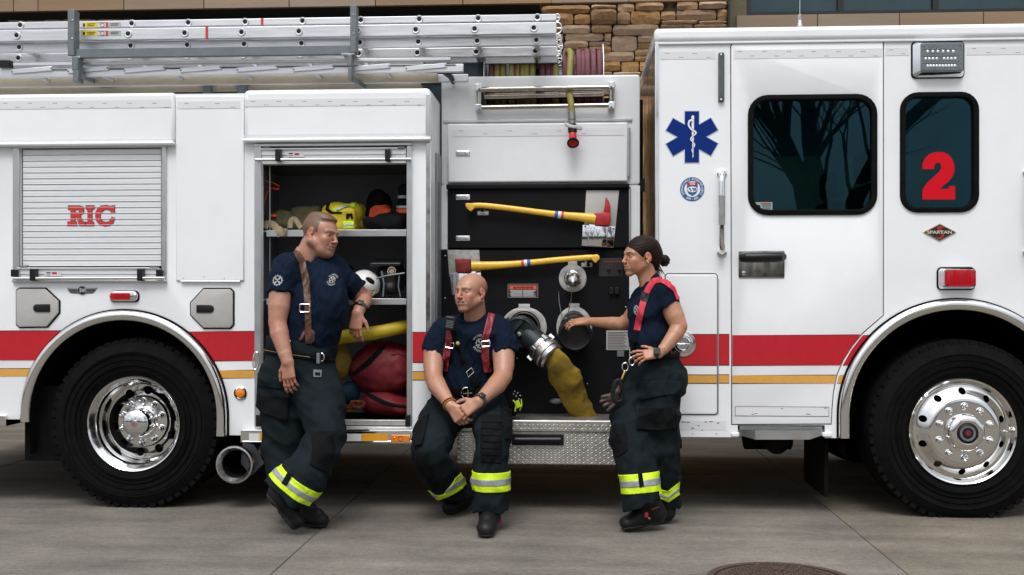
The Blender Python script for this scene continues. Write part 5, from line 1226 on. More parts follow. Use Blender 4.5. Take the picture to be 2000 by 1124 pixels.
nz_ = put('nozzle', MB().tube([A_, A_ + dn * .05, A_ + dn * .055, A_ + dn * .085], [M(7.5), M(8.2), M(7), M(7.2)], 18), mat('grey_collar', (.22, .22, .21), .4, .5), hy)
k_ = [A_ + dn * q for q in (.083, .087, .095, .098, .125, .13)]
put('swivel', MB().tube([A_ + dn * .034, A_ + dn * .04, A_ + dn * .08, A_ + dn * .088], [M(7.6), M(8.6), M(8.8), M(8)], 18), BLACKG, nz_) if False else None
put('valve_body', MB().tube([A_ + dn * .080, A_ + dn * .085, A_ + dn * .13, A_ + dn * .135], [M(8), M(9.2), M(9.4), M(8)], 18), BLACKG, nz_)
put('bail_handle', MB().bar(P(1106, 245, yn_ - .03), P(1135, 252, yn_ - .03), .018, .02).bar(P(1106, 245, yn_ - .03), P(1105, 240, yn_), .014, .014).bar(P(1122, 248, yn_ - .03), P(1136, 252, yn_ - .02), .03, .022), STPLATE, nz_, bevel=.003)
put('red_barrel', MB().tube([A_ + dn * .135, A_ + dn * .14, A_ + dn * .19, A_ + dn * .195], [M(7.5), M(8), M(8), M(7.5)], 18), mat('glossy_red', (.62, .015, .02), .3, coat=.4), nz_)
d2 = (dn + Vector((0, -.75, 0))).normalized()
coup('bumper', A_ + dn * .192, d2, [(M(7.5), -.012), (M(11), .002), (M(12.3), .01), (M(12.3), .02), (M(10.5), .024), (M(10), .018)], RUBBER, par=nz_)
coup('nozzle_face', A_ + dn * .192, d2, [(M(10.2), .016), (M(5), .014), (M(4), .02), (.0004, .022)], mat('glossy_red', (.62, .015, .02), .3), par=nz_)
# ================================================================== SOFT SHAPES: signed distance fields meshed by surface nets
_rd = np.random.default_rng(11)
_WD = [( _rd.normal(size=3), _rd.uniform(0, 6.28)) for _ in range(40)]
def waves(X, Y, Z, f, n=7, seed=0, st=(1, 1, 1)):
    s = 0
    for i in range(n):
        d, ph = _WD[(seed * 7 + i) % 40]; d = d / np.linalg.norm(d) * f * (1 + .35 * i)
        s = s + np.sin(X * d[0] * st[0] + Y * d[1] * st[1] + Z * d[2] * st[2] + ph + 1.3 * np.sin(Z * d[0] * .6 + X * d[1] * .5 + ph)) / (1 + .35 * i)
    return s / n * 2.6
def vunit_(v): v = np.array(v, float); return v / np.linalg.norm(v)
class Field:
    def __init__(s, lo, hi, h):
        s.h = h; s.o = np.array(lo, float); s.n = np.ceil((np.array(hi) - s.o) / h).astype(int) + 1
        s.f = np.full(s.n, 1.0, np.float32)
    def loc(s, lo, hi):
        a = np.clip(np.floor((np.array(lo) - s.o) / s.h).astype(int), 0, s.n); b = np.clip(np.ceil((np.array(hi) - s.o) / s.h).astype(int) + 1, 0, s.n)
        sl = tuple(slice(i, j) for i, j in zip(a, b))
        X, Y, Z = [(s.o[i] + s.h * np.arange(a[i], b[i])).astype(np.float32) for i in range(3)]
        return sl, X[:, None, None], Y[None, :, None], Z[None, None, :]
    def _put(s, sl, d, k, op='u'):
        f = s.f[sl]
        if f.size == 0: return
        if op == 'u':
            if k > 0: h = np.maximum(k - np.abs(f - d), 0) / k; r = np.minimum(f, d) - h * h * k * .25
            else: r = np.minimum(f, d)
        else:                                          # subtract
            d = -d
            if k > 0: h = np.maximum(k - np.abs(f - d), 0) / k; r = np.maximum(f, d) + h * h * k * .25
            else: r = np.maximum(f, d)
        s.f[sl] = r
    def cone(s, a, b, ra, rb, k=.02, sq=None, op='u'):
        """tapered capsule; sq = (unit direction, factor) flattens it along that direction"""
        a = np.array(a, float); b = np.array(b, float); m = max(ra, rb) * (max(1, 1 / sq[1]) if sq and sq[1] < 1 else (sq[1] if sq else 1)) + k + 2 * s.h
        sl, X, Y, Z = s.loc(np.minimum(a, b) - m, np.maximum(a, b) + m)
        px, py, pz = X - a[0], Y - a[1], Z - a[2]; d = b - a
        if sq:
            q = np.array(sq[0], float); q /= np.linalg.norm(q); dt = (px * q[0] + py * q[1] + pz * q[2]) * (1 / sq[1] - 1)
            px = px + dt * q[0]; py = py + dt * q[1]; pz = pz + dt * q[2]; d = d + q * d.dot(q) * (1 / sq[1] - 1)
        t = np.clip((px * d[0] + py * d[1] + pz * d[2]) / max(d.dot(d), 1e-9), 0, 1)
        dist = np.sqrt((px - t * d[0]) ** 2 + (py - t * d[1]) ** 2 + (pz - t * d[2]) ** 2) - (ra + (rb - ra) * t)
        if sq and sq[1] < 1: dist = dist * (.5 + .5 * sq[1])
        s._put(sl, dist, k, op); return s
    def chain(s, pts, k=.02, sq=None):
        P_ = np.array([p for p, r in pts]); rm = max(r for p, r in pts) * (1 / sq[1] if sq and sq[1] < 1 else 1) + k + 2 * s.h
        sl, X, Y, Z = s.loc(P_.min(0) - rm, P_.max(0) + rm)
        t = Field.__new__(Field); t.h = s.h; t.o = np.array([float(X.flat[0]), float(Y.flat[0]), float(Z.flat[0])]) if X.size and Y.size and Z.size else s.o
        t.f = np.full(s.f[sl].shape, 1.0, np.float32); t.n = np.array(t.f.shape)
        for (a, ra), (b, rb) in zip(pts[:-1], pts[1:]): t.cone(a, b, ra, rb, .004, sq=sq)
        s._put(sl, t.f, k); return s
    def sleeve(s, pts, a, n, k=.035):
        """a sleeve as its own piece, cut square at a (facing n), then blended on"""
        t = s.copy(); t.f[:] = 1.0; t.chain(pts, k=0); X, Y, Z = t.grid(); n = vunit_(n)
        t.f = np.maximum(t.f, (X - a[0]) * n[0] + (Y - a[1]) * n[1] + (Z - a[2]) * n[2]).astype(np.float32)
        h = np.maximum(k - np.abs(s.f - t.f), 0) / k; s.f = (np.minimum(s.f, t.f) - h * h * k * .25).astype(np.float32); return s
    def folds(s, amp, f, seed=0, st=(1, 1, 1), mask=None):
        X, Y, Z = s.grid(); near = np.abs(s.f) < .06; w_ = waves(X, Y, Z, f, n=5, seed=seed, st=st); w_ = (np.sqrt(w_ * w_ + .01) - .35) * amp
        if mask is not None: w_ = w_ * mask(X, Y, Z)
        s.f = np.where(near, s.f + w_, s.f).astype(np.float32); return s
    def ell(s, c, r, k=.02, rot=None, op='u'):
        c = np.array(c, float); r = np.array(r, float); m = r.max() + k + 2 * s.h
        sl, X, Y, Z = s.loc(c - m, c + m); px, py, pz = X - c[0], Y - c[1], Z - c[2]
        if rot is not None:
            q = np.array(rot); px, py, pz = (q[0, i] * px + q[1, i] * py + q[2, i] * pz for i in range(3))
            px, py, pz = [v for v in (px, py, pz)]
        k0 = np.sqrt((px / r[0]) ** 2 + (py / r[1]) ** 2 + (pz / r[2]) ** 2); k1 = np.sqrt((px / r[0] ** 2) ** 2 + (py / r[1] ** 2) ** 2 + (pz / r[2] ** 2) ** 2)
        s._put(sl, k0 * (k0 - 1) / np.maximum(k1, 1e-6), k, op); return s
    def rbox(s, c, hs, r, k=.02, rot=None, op='u'):
        c = np.array(c, float); m = np.linalg.norm(hs) + k + 2 * s.h
        sl, X, Y, Z = s.loc(c - m, c + m); p = [X - c[0], Y - c[1], Z - c[2]]
        if rot is not None: q = np.array(rot); p = [q[0, i] * p[0] + q[1, i] * p[1] + q[2, i] * p[2] for i in range(3)]
        q = [np.abs(v) - (h - r) for v, h in zip(p, hs)]
        out_ = np.sqrt(sum(np.maximum(v, 0) ** 2 for v in q)); ins = np.minimum(np.maximum(np.maximum(q[0], q[1]), q[2]), 0)
        s._put(sl, out_ + ins - r, k, op); return s
    def grid(s):
        X, Y, Z = [(s.o[i] + s.h * np.arange(s.n[i])).astype(np.float32) for i in range(3)]
        return X[:, None, None], Y[None, :, None], Z[None, None, :]
    def cut(s, p, n):
        """drop the part on the side n points to"""
        n = np.array(n, float); n /= np.linalg.norm(n); X, Y, Z = s.grid()
        s.f = np.maximum(s.f, (X - p[0]) * n[0] + (Y - p[1]) * n[1] + (Z - p[2]) * n[2]).astype(np.float32); return s
    def noise(s, amp, f, seed=0, st=(1, 1, 1), mask=None):
        X, Y, Z = s.grid(); near = np.abs(s.f) < .05
        w_ = waves(X, Y, Z, f, seed=seed, st=st) * amp
        if mask is not None: w_ = w_ * mask(X, Y, Z)
        s.f = np.where(near, s.f + w_, s.f).astype(np.float32); return s
    def copy(s):
        c = Field.__new__(Field); c.h, c.o, c.n, c.f = s.h, s.o, s.n, s.f.copy(); return c
    def crop(s):
        i = np.argwhere(s.f < 0)
        if len(i) == 0: return s
        a = np.maximum(i.min(0) - 2, 0); b = np.minimum(i.max(0) + 3, s.n); c = Field.__new__(Field)
        c.h = s.h; c.o = s.o + a * s.h; c.f = s.f[a[0]:b[0], a[1]:b[1], a[2]:b[2]].copy(); c.n = np.array(c.f.shape); return c
    def up(s, n=2):
        """resample finer (trilinear)"""
        f = s.f
        for ax in range(3):
            m = f.shape[ax]; x = np.linspace(0, m - 1, (m - 1) * n + 1); i = np.minimum(x.astype(int), m - 2); t = (x - i).astype(np.float32)
            sh = [1, 1, 1]; sh[ax] = -1; t = t.reshape(sh); f = np.take(f, i, ax) * (1 - t) + np.take(f, i + 1, ax) * t
        c = Field.__new__(Field); c.h = s.h / n; c.o = s.o; c.f = f.astype(np.float32); c.n = np.array(f.shape); return c
    def verts(s):
        f = np.pad(s.f, 1, constant_values=1.0); o = s.o - s.h; ins = f < 0
        c = np.zeros(tuple(np.array(f.shape) - 1), np.int8)
        offs = [(i, j, k) for i in (0, 1) for j in (0, 1) for k in (0, 1)]
        nx, ny, nz_ = c.shape
        for i, j, k in offs: c += ins[i:i + nx, j:j + ny, k:k + nz_]
        act = np.argwhere((c > 0) & (c < 8)); idx = np.full(c.shape, -1, np.int64); idx[tuple(act.T)] = np.arange(len(act))
        val = np.stack([f[act[:, 0] + i, act[:, 1] + j, act[:, 2] + k] for i, j, k in offs], 1)
        acc = np.zeros((len(act), 3)); cnt = np.zeros(len(act))
        for a in range(8):
            for b in range(a + 1, 8):
                oa, ob = np.array(offs[a]), np.array(offs[b])
                if np.abs(oa - ob).sum() != 1: continue
                va, vb = val[:, a], val[:, b]; m = (va < 0) != (vb < 0); t = np.where(m, va / np.where(m, va - vb, 1), 0)
                acc += m[:, None] * (oa + (ob - oa) * t[:, None]); cnt += m
        V = o + s.h * (act + acc / cnt[:, None]); Fs = []
        for ax in range(3):
            u, v = [(1, 2), (2, 0), (0, 1)][ax]
            sa = [slice(None)] * 3; sb = [slice(None)] * 3; sa[ax] = slice(0, -1); sb[ax] = slice(1, None)
            e = np.argwhere(ins[tuple(sa)] != ins[tuple(sb)])
            e = e[(e[:, u] > 0) & (e[:, v] > 0) & (e[:, u] < c.shape[u]) & (e[:, v] < c.shape[v])]
            fl = ins[tuple(e.T)]
            def g(du, dv):
                q = e.copy(); q[:, u] += du; q[:, v] += dv; return idx[tuple(q.T)]
            Q = np.stack([g(-1, -1), g(0, -1), g(0, 0), g(-1, 0)], 1); Q[~fl] = Q[~fl][:, ::-1]; Fs.append(Q)
        return V, np.concatenate(Fs)
    def mesh(s, name='soft', mtx=None, relax=1):
        V, Q = s.verts()
        if relax and len(V):
            for _ in range(relax):
                acc = np.zeros_like(V); cnt = np.zeros(len(V))
                for i in range(4):
                    a, b = Q[:, i], Q[:, (i + 1) % 4]
                    np.add.at(acc, a, V[b]); np.add.at(acc, b, V[a]); np.add.at(cnt, a, 1); np.add.at(cnt, b, 1)
                V = V * .5 + .5 * acc / np.maximum(cnt, 1)[:, None]
        me = bpy.data.meshes.new(name); me.vertices.add(len(V)); me.loops.add(Q.size); me.polygons.add(len(Q))
        me.vertices.foreach_set('co', V.astype(np.float32).ravel()); me.loops.foreach_set('vertex_index', Q.ravel().astype(np.int32))
        me.polygons.foreach_set('loop_start', np.arange(0, Q.size, 4, dtype=np.int32))
        me.update(calc_edges=True); me.validate(); me.shade_smooth()
        if mtx is not None: me.transform(mtx)
        return me
def project(X, Y, Z):
    z = -X * SI + (Y + D) * CO; return 1000 + F * (X * CO + (Y + D) * SI) / z, HOR - F * (Z - CH) / z, z
def poly_sd(u, v, poly):
    """signed distance in pixels to a polygon"""
    p = np.array(poly, float); d = np.full(np.broadcast(u, v).shape, 1e9, np.float32); s = np.ones(d.shape, bool)
    for i in range(len(p)):
        a, b = p[i - 1], p[i]; e = b - a; wu, wv = u - a[0], v - a[1]; t = np.clip((wu * e[0] + wv * e[1]) / max(e.dot(e), 1e-9), 0, 1)
        d = np.minimum(d, (wu - e[0] * t) ** 2 + (wv - e[1] * t) ** 2)
        if a[1] != b[1]:
            c = ((a[1] > v) != (b[1] > v)) & (u < (b[0] - a[0]) * (v - a[1]) / (b[1] - a[1]) + a[0]); s = s ^ c
    d = np.sqrt(d); return np.where(s, d, -d)         # s True = outside
def fieldbox(poly, Y0, Y1, h, pad=.03):
    us = [p[0] for p in poly]; vs = [p[1] for p in poly]
    xs = [PX(u, y) for u in (min(us), max(us)) for y in (Y0, Y1)]; zs = [PZ(v, u, y) for v in (min(vs), max(vs)) for u in (min(us), max(us)) for y in (Y0, Y1)]
    return (min(xs) - pad, Y0 - pad, min(zs) - pad), (max(xs) + pad, Y1 + pad, max(zs) + pad)
def patch(fld, poly, t, Ymax, inner=.012, Ymin=-9, up=2):
    """piece of cloth of thickness t lying on the surface of fld inside a pixel outline"""
    us = [p[0] for p in poly]; vs = [p[1] for p in poly]; Y0 = max(Ymin, fld.o[1]); Y1 = min(Ymax, fld.o[1] + fld.h * fld.n[1])
    lo, hi = fieldbox(poly, Y0, Y1, fld.h, .02); sl, X, Y, Z = fld.loc(lo, hi)
    g = Field.__new__(Field); g.h = fld.h; g.o = np.array([float(X.flat[0]), float(Y.flat[0]), float(Z.flat[0])]); g.f = fld.f[sl].copy(); g.n = np.array(g.f.shape)
    g = g.up(up); X, Y, Z = g.grid(); u, v, z = project(X, Y, Z)
    sd = poly_sd(u, v, poly) * z / F
    f = np.maximum(g.f - t, sd); f = np.maximum(f, -(g.f + inner)); f = np.maximum(f, Y - Ymax); f = np.maximum(f, Ymin - Y)
    g.f = f.astype(np.float32); return g.crop()
def slabpatch(fld, c, n, half, t, rad, inner=.012, up=2):
    """ring of cloth around a limb: between two planes"""
    c = np.array(c); n = np.array(n, float); n /= np.linalg.norm(n)
    sl, X, Y, Z = fld.loc(c - rad, c + rad)
    g = Field.__new__(Field); g.h = fld.h; g.o = np.array([float(X.flat[0]), float(Y.flat[0]), float(Z.flat[0])]); g.f = fld.f[sl].copy(); g.n = np.array(g.f.shape)
    g = g.up(up); X, Y, Z = g.grid(); q = (X - c[0]) * n[0] + (Y - c[1]) * n[1] + (Z - c[2]) * n[2]
    rr = np.sqrt((X - c[0]) ** 2 + (Y - c[1]) ** 2 + (Z - c[2]) ** 2) - rad
    f = np.maximum(g.f - t, np.abs(q) - half); f = np.maximum(f, -(g.f + inner)); f = np.maximum(f, rr); g.f = f.astype(np.float32); return g.crop()
def J(u, v, Y): return np.array(P(u, v, Y))
def pr(px, Y=-.3): return px * (6.5 + Y) / F           # pixels to metres near the people
def tint(me, fn):
    """per vertex colour attribute computed from position"""
    n = len(me.vertices); co = np.empty(n * 3, np.float32); me.vertices.foreach_get('co', co); co = co.reshape(-1, 3)
    c = np.ones((n, 4), np.float32); c[:, :3] = fn(co); a = me.color_attributes.new('tint', 'FLOAT_COLOR', 'POINT'); a.data.foreach_set('color', c.ravel())
def onto(me, bvhs, off=.002, Y0=-2.0):
    """lay a flat mesh (given at its own place in x,z) on a surface: each vertex goes along +Y to the first hit"""
    for v in me.vertices:
        best = None
        for b in bvhs:
            h = b.ray_cast(Vector((v.co.x, Y0, v.co.z)), Vector((0, 1, 0)))
            if h[0] is not None and (best is None or h[0].y < best): best = h[0].y
        v.co.y = (best if best is not None else 0) - off
    return me
def bvh(me): return BVHTree.FromPolygons([v.co.copy() for v in me.vertices], [tuple(p.vertices) for p in me.polygons])
# ================================================================== THINGS ON AND IN THE TRUCK
# ---- axes
AXY = mat('yellow_fibreglass', (.80, .45, .03), .38, var=.12, vscale=18, coat=.3, rvar=.1); AXR = mat('red_axe_head', (.36, .018, .02), .42, var=.3, vscale=22)
AXR2 = mat('worn_red_axe_head', (.20, .02, .016), .5, .2, var=.5, vscale=30)
def axe(label, hp, rads, bands, Y, head, pick, m_head, lbl=None):
    c = P(*hp[0], Y); t = thing('axe', c, label, 'axe', 'fire axes clipped to the pump panel')
    pts = cat([(P(u, v, Y).x, P(u, v, Y).z) for u, v in hp], 6); rr = [np.interp(i / (len(pts) - 1), np.linspace(0, 1, len(rads)), rads) for i in range(len(pts))]
    put('handle', MB().tube([(x, Y, z) for x, z in pts], [M(r, 1040, Y) for r in rr], 18, flat=.75), AXY, t)
    for i, (u, w_, m) in enumerate(bands):
        a = min(range(len(pts)), key=lambda k: abs(pts[k][0] - PX(u, Y))); p = Vector((pts[a][0], Y, pts[a][1])); q = Vector((pts[a + 1][0], Y, pts[a + 1][1])); d = (q - p).normalized() if PX(u, Y) < q.x else (p - q).normalized()
        p = p + Vector((PX(u, Y) - p.x, 0, 0)); p.z = np.interp(PX(u, Y), *zip(*sorted([(x, z) for x, z in pts]))) if True else p.z
        put('tape_band', MB().tube([p, p + d * M(w_, 1040, Y)], M(rr[a] + .7, 1040, Y), 18, flat=.78, caps=True), m, t)
    put('head', plate([W(head, Y)], Y - .022, .044, .009), m_head, t)
    if pick: put('pick', plate([W(pick, Y)], Y - .014, .028, .010), m_head, t)
    return t
YA = YP - .07
TB, TW, TR = mat('blue_tape', (.02, .09, .36), .5), mat('white_tape', (.7, .7, .68), .5, var=.1), mat('red_tape', (.6, .04, .03), .5)
axe('clean yellow handled pick axe in the upper clip, bright red head pointing right', [(911, 404), (921, 402.5), (945, 402), (1000, 408), (1060, 416), (1100, 421), (1135, 424.5), (1163, 428)], [4.5, 5.3, 5.6, 5.6, 6, 7, 8.5, 10.5],
    [(1083.5, 6.5, TB), (1090, 6, TW), (1096.5, 4.5, TR)], YA, [(1161, 417), (1178, 415), (1192, 417), (1193, 432), (1190, 442), (1162, 440)], [(1178, 417), (1181, 402), (1183, 385), (1189, 393), (1192.5, 404), (1192.5, 420)], AXR)
axe('scuffed yellow handled axe in the lower bracket, worn red head at the left', [(1168, 501), (1160, 503), (1148, 503.5), (1100, 507), (1040, 513), (1000, 516.5), (960, 519), (921, 520)], [4.5, 5.2, 5.5, 5.6, 6, 6.6, 8, 9.5],
    [(1018.5, 4.5, TR), (1024, 5.5, TW), (1030, 6, TB)], YP - .06, [(889, 506), (919, 506), (921, 531), (915, 533), (891, 532)], None, AXR2)
# handle knobs (the hooked ends)
for u, v, s, Y in ((914, 407, -1, YA), (1166, 505, 1, YP - .06)):
    ax = [o for o in COL.objects if o.name.startswith('axe') and o.type == 'EMPTY'][0 if s < 0 else 1]
    put('knob', plate([W([(909.5, 398), (925, 397.5), (927, 407), (919.5, 414), (914, 409), (910, 404)] if s < 0 else [(1157, 499), (1170.5, 499.5), (1171, 506), (1163, 514.5), (1156, 508)], Y)], Y - .015, .030, .003), AXY, ax, bevel=.003)
# ---- supply hose, flattened yellow, from the coupling down to the bin
HS = mat('dusty_yellow_hose_jacket', (.30, .195, .022), .9, var=.35, vscale=7, bump=.6, bscale=260, bdist=.003, spec=.15, col2=(.085, .062, .018))
f = Field(*fieldbox([(1040, 660), (1190, 840)], YP - .42, YP + .02, .006), .006)
ax_ = [(J(1074, 694, YP - .30), .068), (J(1090, 712, YP - .31), .085), (J(1104, 737, YP - .27), .112), (J(1117, 766, YP - .20), .092), (J(1130, 792, YP - .14), .084), (J(1149, 832, YP - .08), .092)]
f.chain(ax_, k=.03, sq=((.35, 1, .25), .48)); f.noise(.004, 16, 3); f.folds(.008, 30, 5, (1, 1, 1.4)); f.noise(.002, 60, 5)
f.cut(J(1068, 690, YP - .30) , tuple(-np.array(dirh)))
f.cone(J(1060, 772, YP - .30), J(1098, 772, YP - .26), .022, .012, k=.04, op='s'); f.cone(J(1098, 752, YP - .36), J(1142, 742, YP - .34), .008, .008, k=.03, op='s')
f.cut((0, 0, PZ(821, 1140, .2)), (0, 0, -1))
hs_ = put('fire_hose', f.mesh('hose', relax=2), HS, None, at=J(1140, 822, YP - .1)); tag(hs_, 'kinked mustard yellow supply hose hanging from the silver coupling into the running board', 'hose')
# ---- locker contents
def blob(name, label, cat_, m, build, lo, hi, h=.007, nz=((.009, 28, 1), (.004, 60, 3)), at=None, relax=2, group=None):
    g = Field(lo, hi, h); build(g)
    for a, fr, sd in nz: g.noise(a, fr, sd)
    t = thing(name, at, label, cat_, group); put('bag_body' if cat_ == 'bag' else 'body', g.mesh(name, relax=relax), m, t); return t, g
OLV = mat('olive_canvas', (.085, .075, .035), .9, var=.25, vscale=25, bump=.3, bscale=200); KH = mat('khaki_webbing', (.24, .19, .12), .85, var=.2, vscale=40)
YC_ = mat('yellow_cordura', (.50, .39, .012), .75, var=.12, vscale=25, bump=.2, bscale=200); YD = mat('faded_yellow_cloth', (.38, .27, .03), .85, var=.2, vscale=20)
LIME = mat('lime_reflective_tape', (.50, .72, .02), .45, var=.05, vscale=80); SILT = mat('silver_reflective_tape', (.34, .36, .38), .35, .2, var=.08, vscale=90)
OR = mat('orange_fabric', (.75, .085, .02), .7, var=.15, vscale=30); BKF = mat('black_fabric', (.006, .006, .0075), .9, spec=.12, var=.3, vscale=25, bump=.3, bscale=150)
RB = mat('red_bag_fabric', (.15, .004, .009), .65, var=.2, vscale=12, bump=.3, bscale=120); BLU = mat('blue_cloth', (.006, .03, .06), .8, var=.3, vscale=20); YB_ = mat('yellow_bag', (.22, .15, .01), .7, var=.2, vscale=15)
def bx(u0, v0, u1, v1, y0, y1): return fieldbox([(u0, v0), (u1, v1)], y0, y1, .007, .02)
SH1 = lambda u: PZ(448.5, 650)          # shelf heights
t, g = blob('bag', 'olive canvas bag at the left end of the upper shelf with a khaki strap', 'bag', OLV, lambda g: (g.rbox(J(552, 432, .28), (.10, .09, .05), .04), g.ell(J(560, 420, .26), (.07, .07, .03), k=.03)), *bx(515, 400, 592, 452, .10, .46), at=J(552, 448, .25))
put('strap', MB().tube(cat([tuple(J(516, 446, .1)), tuple(J(522, 436, .12)), tuple(J(534, 440, .10)), tuple(J(541, 447, .04)), tuple(J(546, 450, .005)), tuple(J(549, 462, -.0))], 5), .022, 8, flat=.12), KH, t)
put('strap', MB().tube(cat([tuple(J(566, 446, .12)), tuple(J(568, 432, .13)), tuple(J(576, 428, .14)), tuple(J(588, 446, .12))], 5), .016, 8, flat=.3), KH, t)
put('tail', plate([W([(546, 446), (562, 447), (557, 463), (541, 461)], .03)], .022, .006, .001), KH, t)
put('buckle', MB().box(PX(530, .2), PX(541, .2), .17, .2, PZ(425, 535, .2), PZ(420, 535, .2)), OR, t, bevel=.004)
blob('bag', 'olive canvas pack on the upper shelf directly behind the standing man\'s head', 'bag', OLV, lambda g: g.rbox(J(602, 428, .30), (.10, .10, .075), .03), *bx(570, 395, 640, 452, .15, .45), at=J(602, 448, .3))
t, g = blob('bag', 'bright yellow bag with lime and silver reflective tape on the upper shelf', 'bag', YC_, lambda g: (g.ell(J(658, 422, .22), (.105, .09, .095)), g.rbox(J(672, 430, .2), (.085, .08, .07), .03), g.ell(J(690, 415, .24), (.06, .06, .06))), *bx(610, 380, 722, 452, .05, .40), at=J(665, 448, .2))
for pl_, mm, tt in (([(650, 408), (678, 397), (684, 402), (655, 415)], LIME, .004), ([(654, 407.5), (678, 399), (681, 402.5), (657, 412)], SILT, .011), ([(669, 432), (692, 432), (692, 446), (671, 447)], LIME, .004), ([(670, 437.5), (692, 437.5), (692, 441.5), (670, 441.5)], SILT, .007), ([(682, 401), (697, 394), (692, 406)], LIME, .004)):
    q = patch(g, pl_, tt, .3); put('reflective_band', q.mesh(relax=0), mm, t)
q = patch(g, [(638, 398), (645, 394), (642, 408), (650, 414), (668, 414), (668, 418), (645, 418), (635, 410)], .007, .3); put('black_trim', q.mesh(relax=0), BKF, t)
q = patch(g, [(676, 418), (688, 417), (690, 428), (686, 428), (684, 421), (679, 429), (676, 428)], .008, .3); put('black_trim', q.mesh(relax=0), BKF, t)
blob('cloth_roll', 'faded dark yellow cloth bundle standing between the bright yellow bag and the black bag', 'cloth', YD, lambda g: (g.ell(J(706, 424, .32), (.045, .06, .085)), g.ell(J(700, 435, .3), (.05, .06, .05))), *bx(685, 385, 728, 452, .18, .45), nz=((.007, 34, 2),), at=J(706, 448, .3))
t, g = blob('bag', 'black rucksack with an orange lower pocket at the back of the upper shelf', 'bag', BKF, lambda g: (g.ell(J(741, 400, .36), (.082, .08, .095)), g.rbox(J(742, 425, .34), (.085, .08, .06), .04)), *bx(700, 355, 780, 452, .2, .52), at=J(741, 448, .34))
q = patch(g, [(723, 408), (732, 402), (753, 400), (762, 402), (764, 418), (740, 422), (727, 430), (720, 424)], .006, .5); put('orange_pocket', q.mesh(relax=0), OR, t)
blob('bag', 'flat black duffel lying in front of the rucksack on the upper shelf', 'bag', BKF, lambda g: (g.rbox(J(752, 436, .2), (.13, .1, .038), .035), g.ell(J(765, 425, .22), (.1, .08, .03))), *bx(700, 405, 800, 452, .06, .36), at=J(752, 448, .2))
t, g = blob('bag', 'black bag with silver bands and orange base at the right end of the upper shelf', 'bag', BKF, lambda g: (g.rbox(J(794, 392, .26), (.05, .07, .105), .04)), *bx(765, 345, 812, 430, .12, .4), at=J(790, 425, .26))
for a, b, mm in ((382, 388, SILT), (402, 408, SILT), (409, 417, OR)):
    q = patch(g, [(770, a), (797, a), (797, b), (770, b)], .005, .4); put('band', q.mesh(relax=0), mm, t)
hg = thing('coat_hanger', J(530, 420, .2), 'thin orange hanger wire at the upper left corner of the open locker', 'hanger')
put('wire', MB().tube([J(512, 352, .15), J(535, 358, .18), J(545, 364, .2), J(544, 371, .2), J(527, 368, .2), J(521, 378, .2), J(512, 408, .16)], .004, 8), OR, hg)
hg2 = put('hook', MB().tube([J(514, 362, .2), J(524, 366, .2), J(545, 369, .2)], .003, 6), OR, hg)
# ---- middle shelf: climbing helmet, dark helmet with visor
SW = mat('white_helmet_shell', (.72, .72, .69), .38, var=.12, vscale=25, coat=.3)
hc = J(712, 556, .16)
g = Field(hc - .14, hc + .14, .004); g.ell(hc, (.098, .115, .092)); g.ell(hc + [0, 0, -.11], (.13, .14, .062), k=.01, op='s'); g.ell(hc + [-.05, -.03, -.035], (.055, .06, .03), k=.03)
g.ell(hc + [.052, -.085, .022], (.03, .05, .014), k=.004, rot=Matrix.Rotation(R(35), 3, 'Y'), op='s')
hl = thing('helmet', hc - [0, 0, .1], 'scuffed white climbing helmet on the middle shelf beside the standing man\'s elbow', 'helmet')
put('shell', g.mesh(relax=1), SW, hl)
q = hc + [.052, -.07, .022]; put('vent', MB().sphere(q, (.03, .03, .013), 14, 8, rot=Matrix.Rotation(R(35), 3, 'Y')), BKF, hl)
put('chin_strap', MB().tube([hc + [.08, -.05, -.03], hc + [.075, -.075, -.06], hc + [.045, -.09, -.085], hc + [.02, -.08, -.09]], .006, 8).tube([hc + [-.06, -.07, -.03], hc + [-.02, -.1, -.035], hc + [.04, -.095, -.04], hc + [.09, -.04, -.035]], .005, 8), KH, hl)
DKR = mat('dark_shell', (.013, .013, .015), .35)
dh = J(764, 545, .25); hd = thing('helmet', dh - [0, 0, .12], 'dark helmet with wide visor and round tan badge at the right of the middle shelf', 'helmet')
g = Field(dh - .2, dh + .2, .006); g.ell(dh + [0, .02, .01], (.10, .12, .11)); g.rbox(dh + [-.01, -.09, .10], (.10, .07, .012), .01, k=.02, rot=Matrix.Rotation(R(12), 3, 'X')); put('shell', g.mesh(relax=1), DKR, hd)
put('badge', MB().lathe([(.028, 0), (.027, -.006), (.0004, -.007)], J(765, 530, .08), 24), mat('tan_badge', (.33, .26, .18), .6, var=.3, vscale=60), hd)
put('badge_ring', MB().tube([J(765, 530, .072) + [.019 * math.cos(k * .4), 0, .019 * math.sin(k * .4)] for k in range(16)], .0022, 5, closed=True), BKF, hd)
put('harness', MB().tube([J(735, 545, .06), J(750, 540, .05), J(775, 536, .05), J(790, 534, .06)], .005, 6).tube([J(745, 530, .06), J(750, 555, .05), J(748, 580, .05)], .005, 6).tube([J(780, 535, .06), J(778, 560, .05), J(782, 580, .05)], .004, 6), GREYM, hd)
blob('bag', 'dark blue bag in the shadow at the left of the middle shelf', 'bag', BKF, lambda g: g.rbox(J(640, 545, .34), (.16, .1, .10), .05), *bx(560, 480, 720, 590, .2, .48), at=J(640, 583, .34))
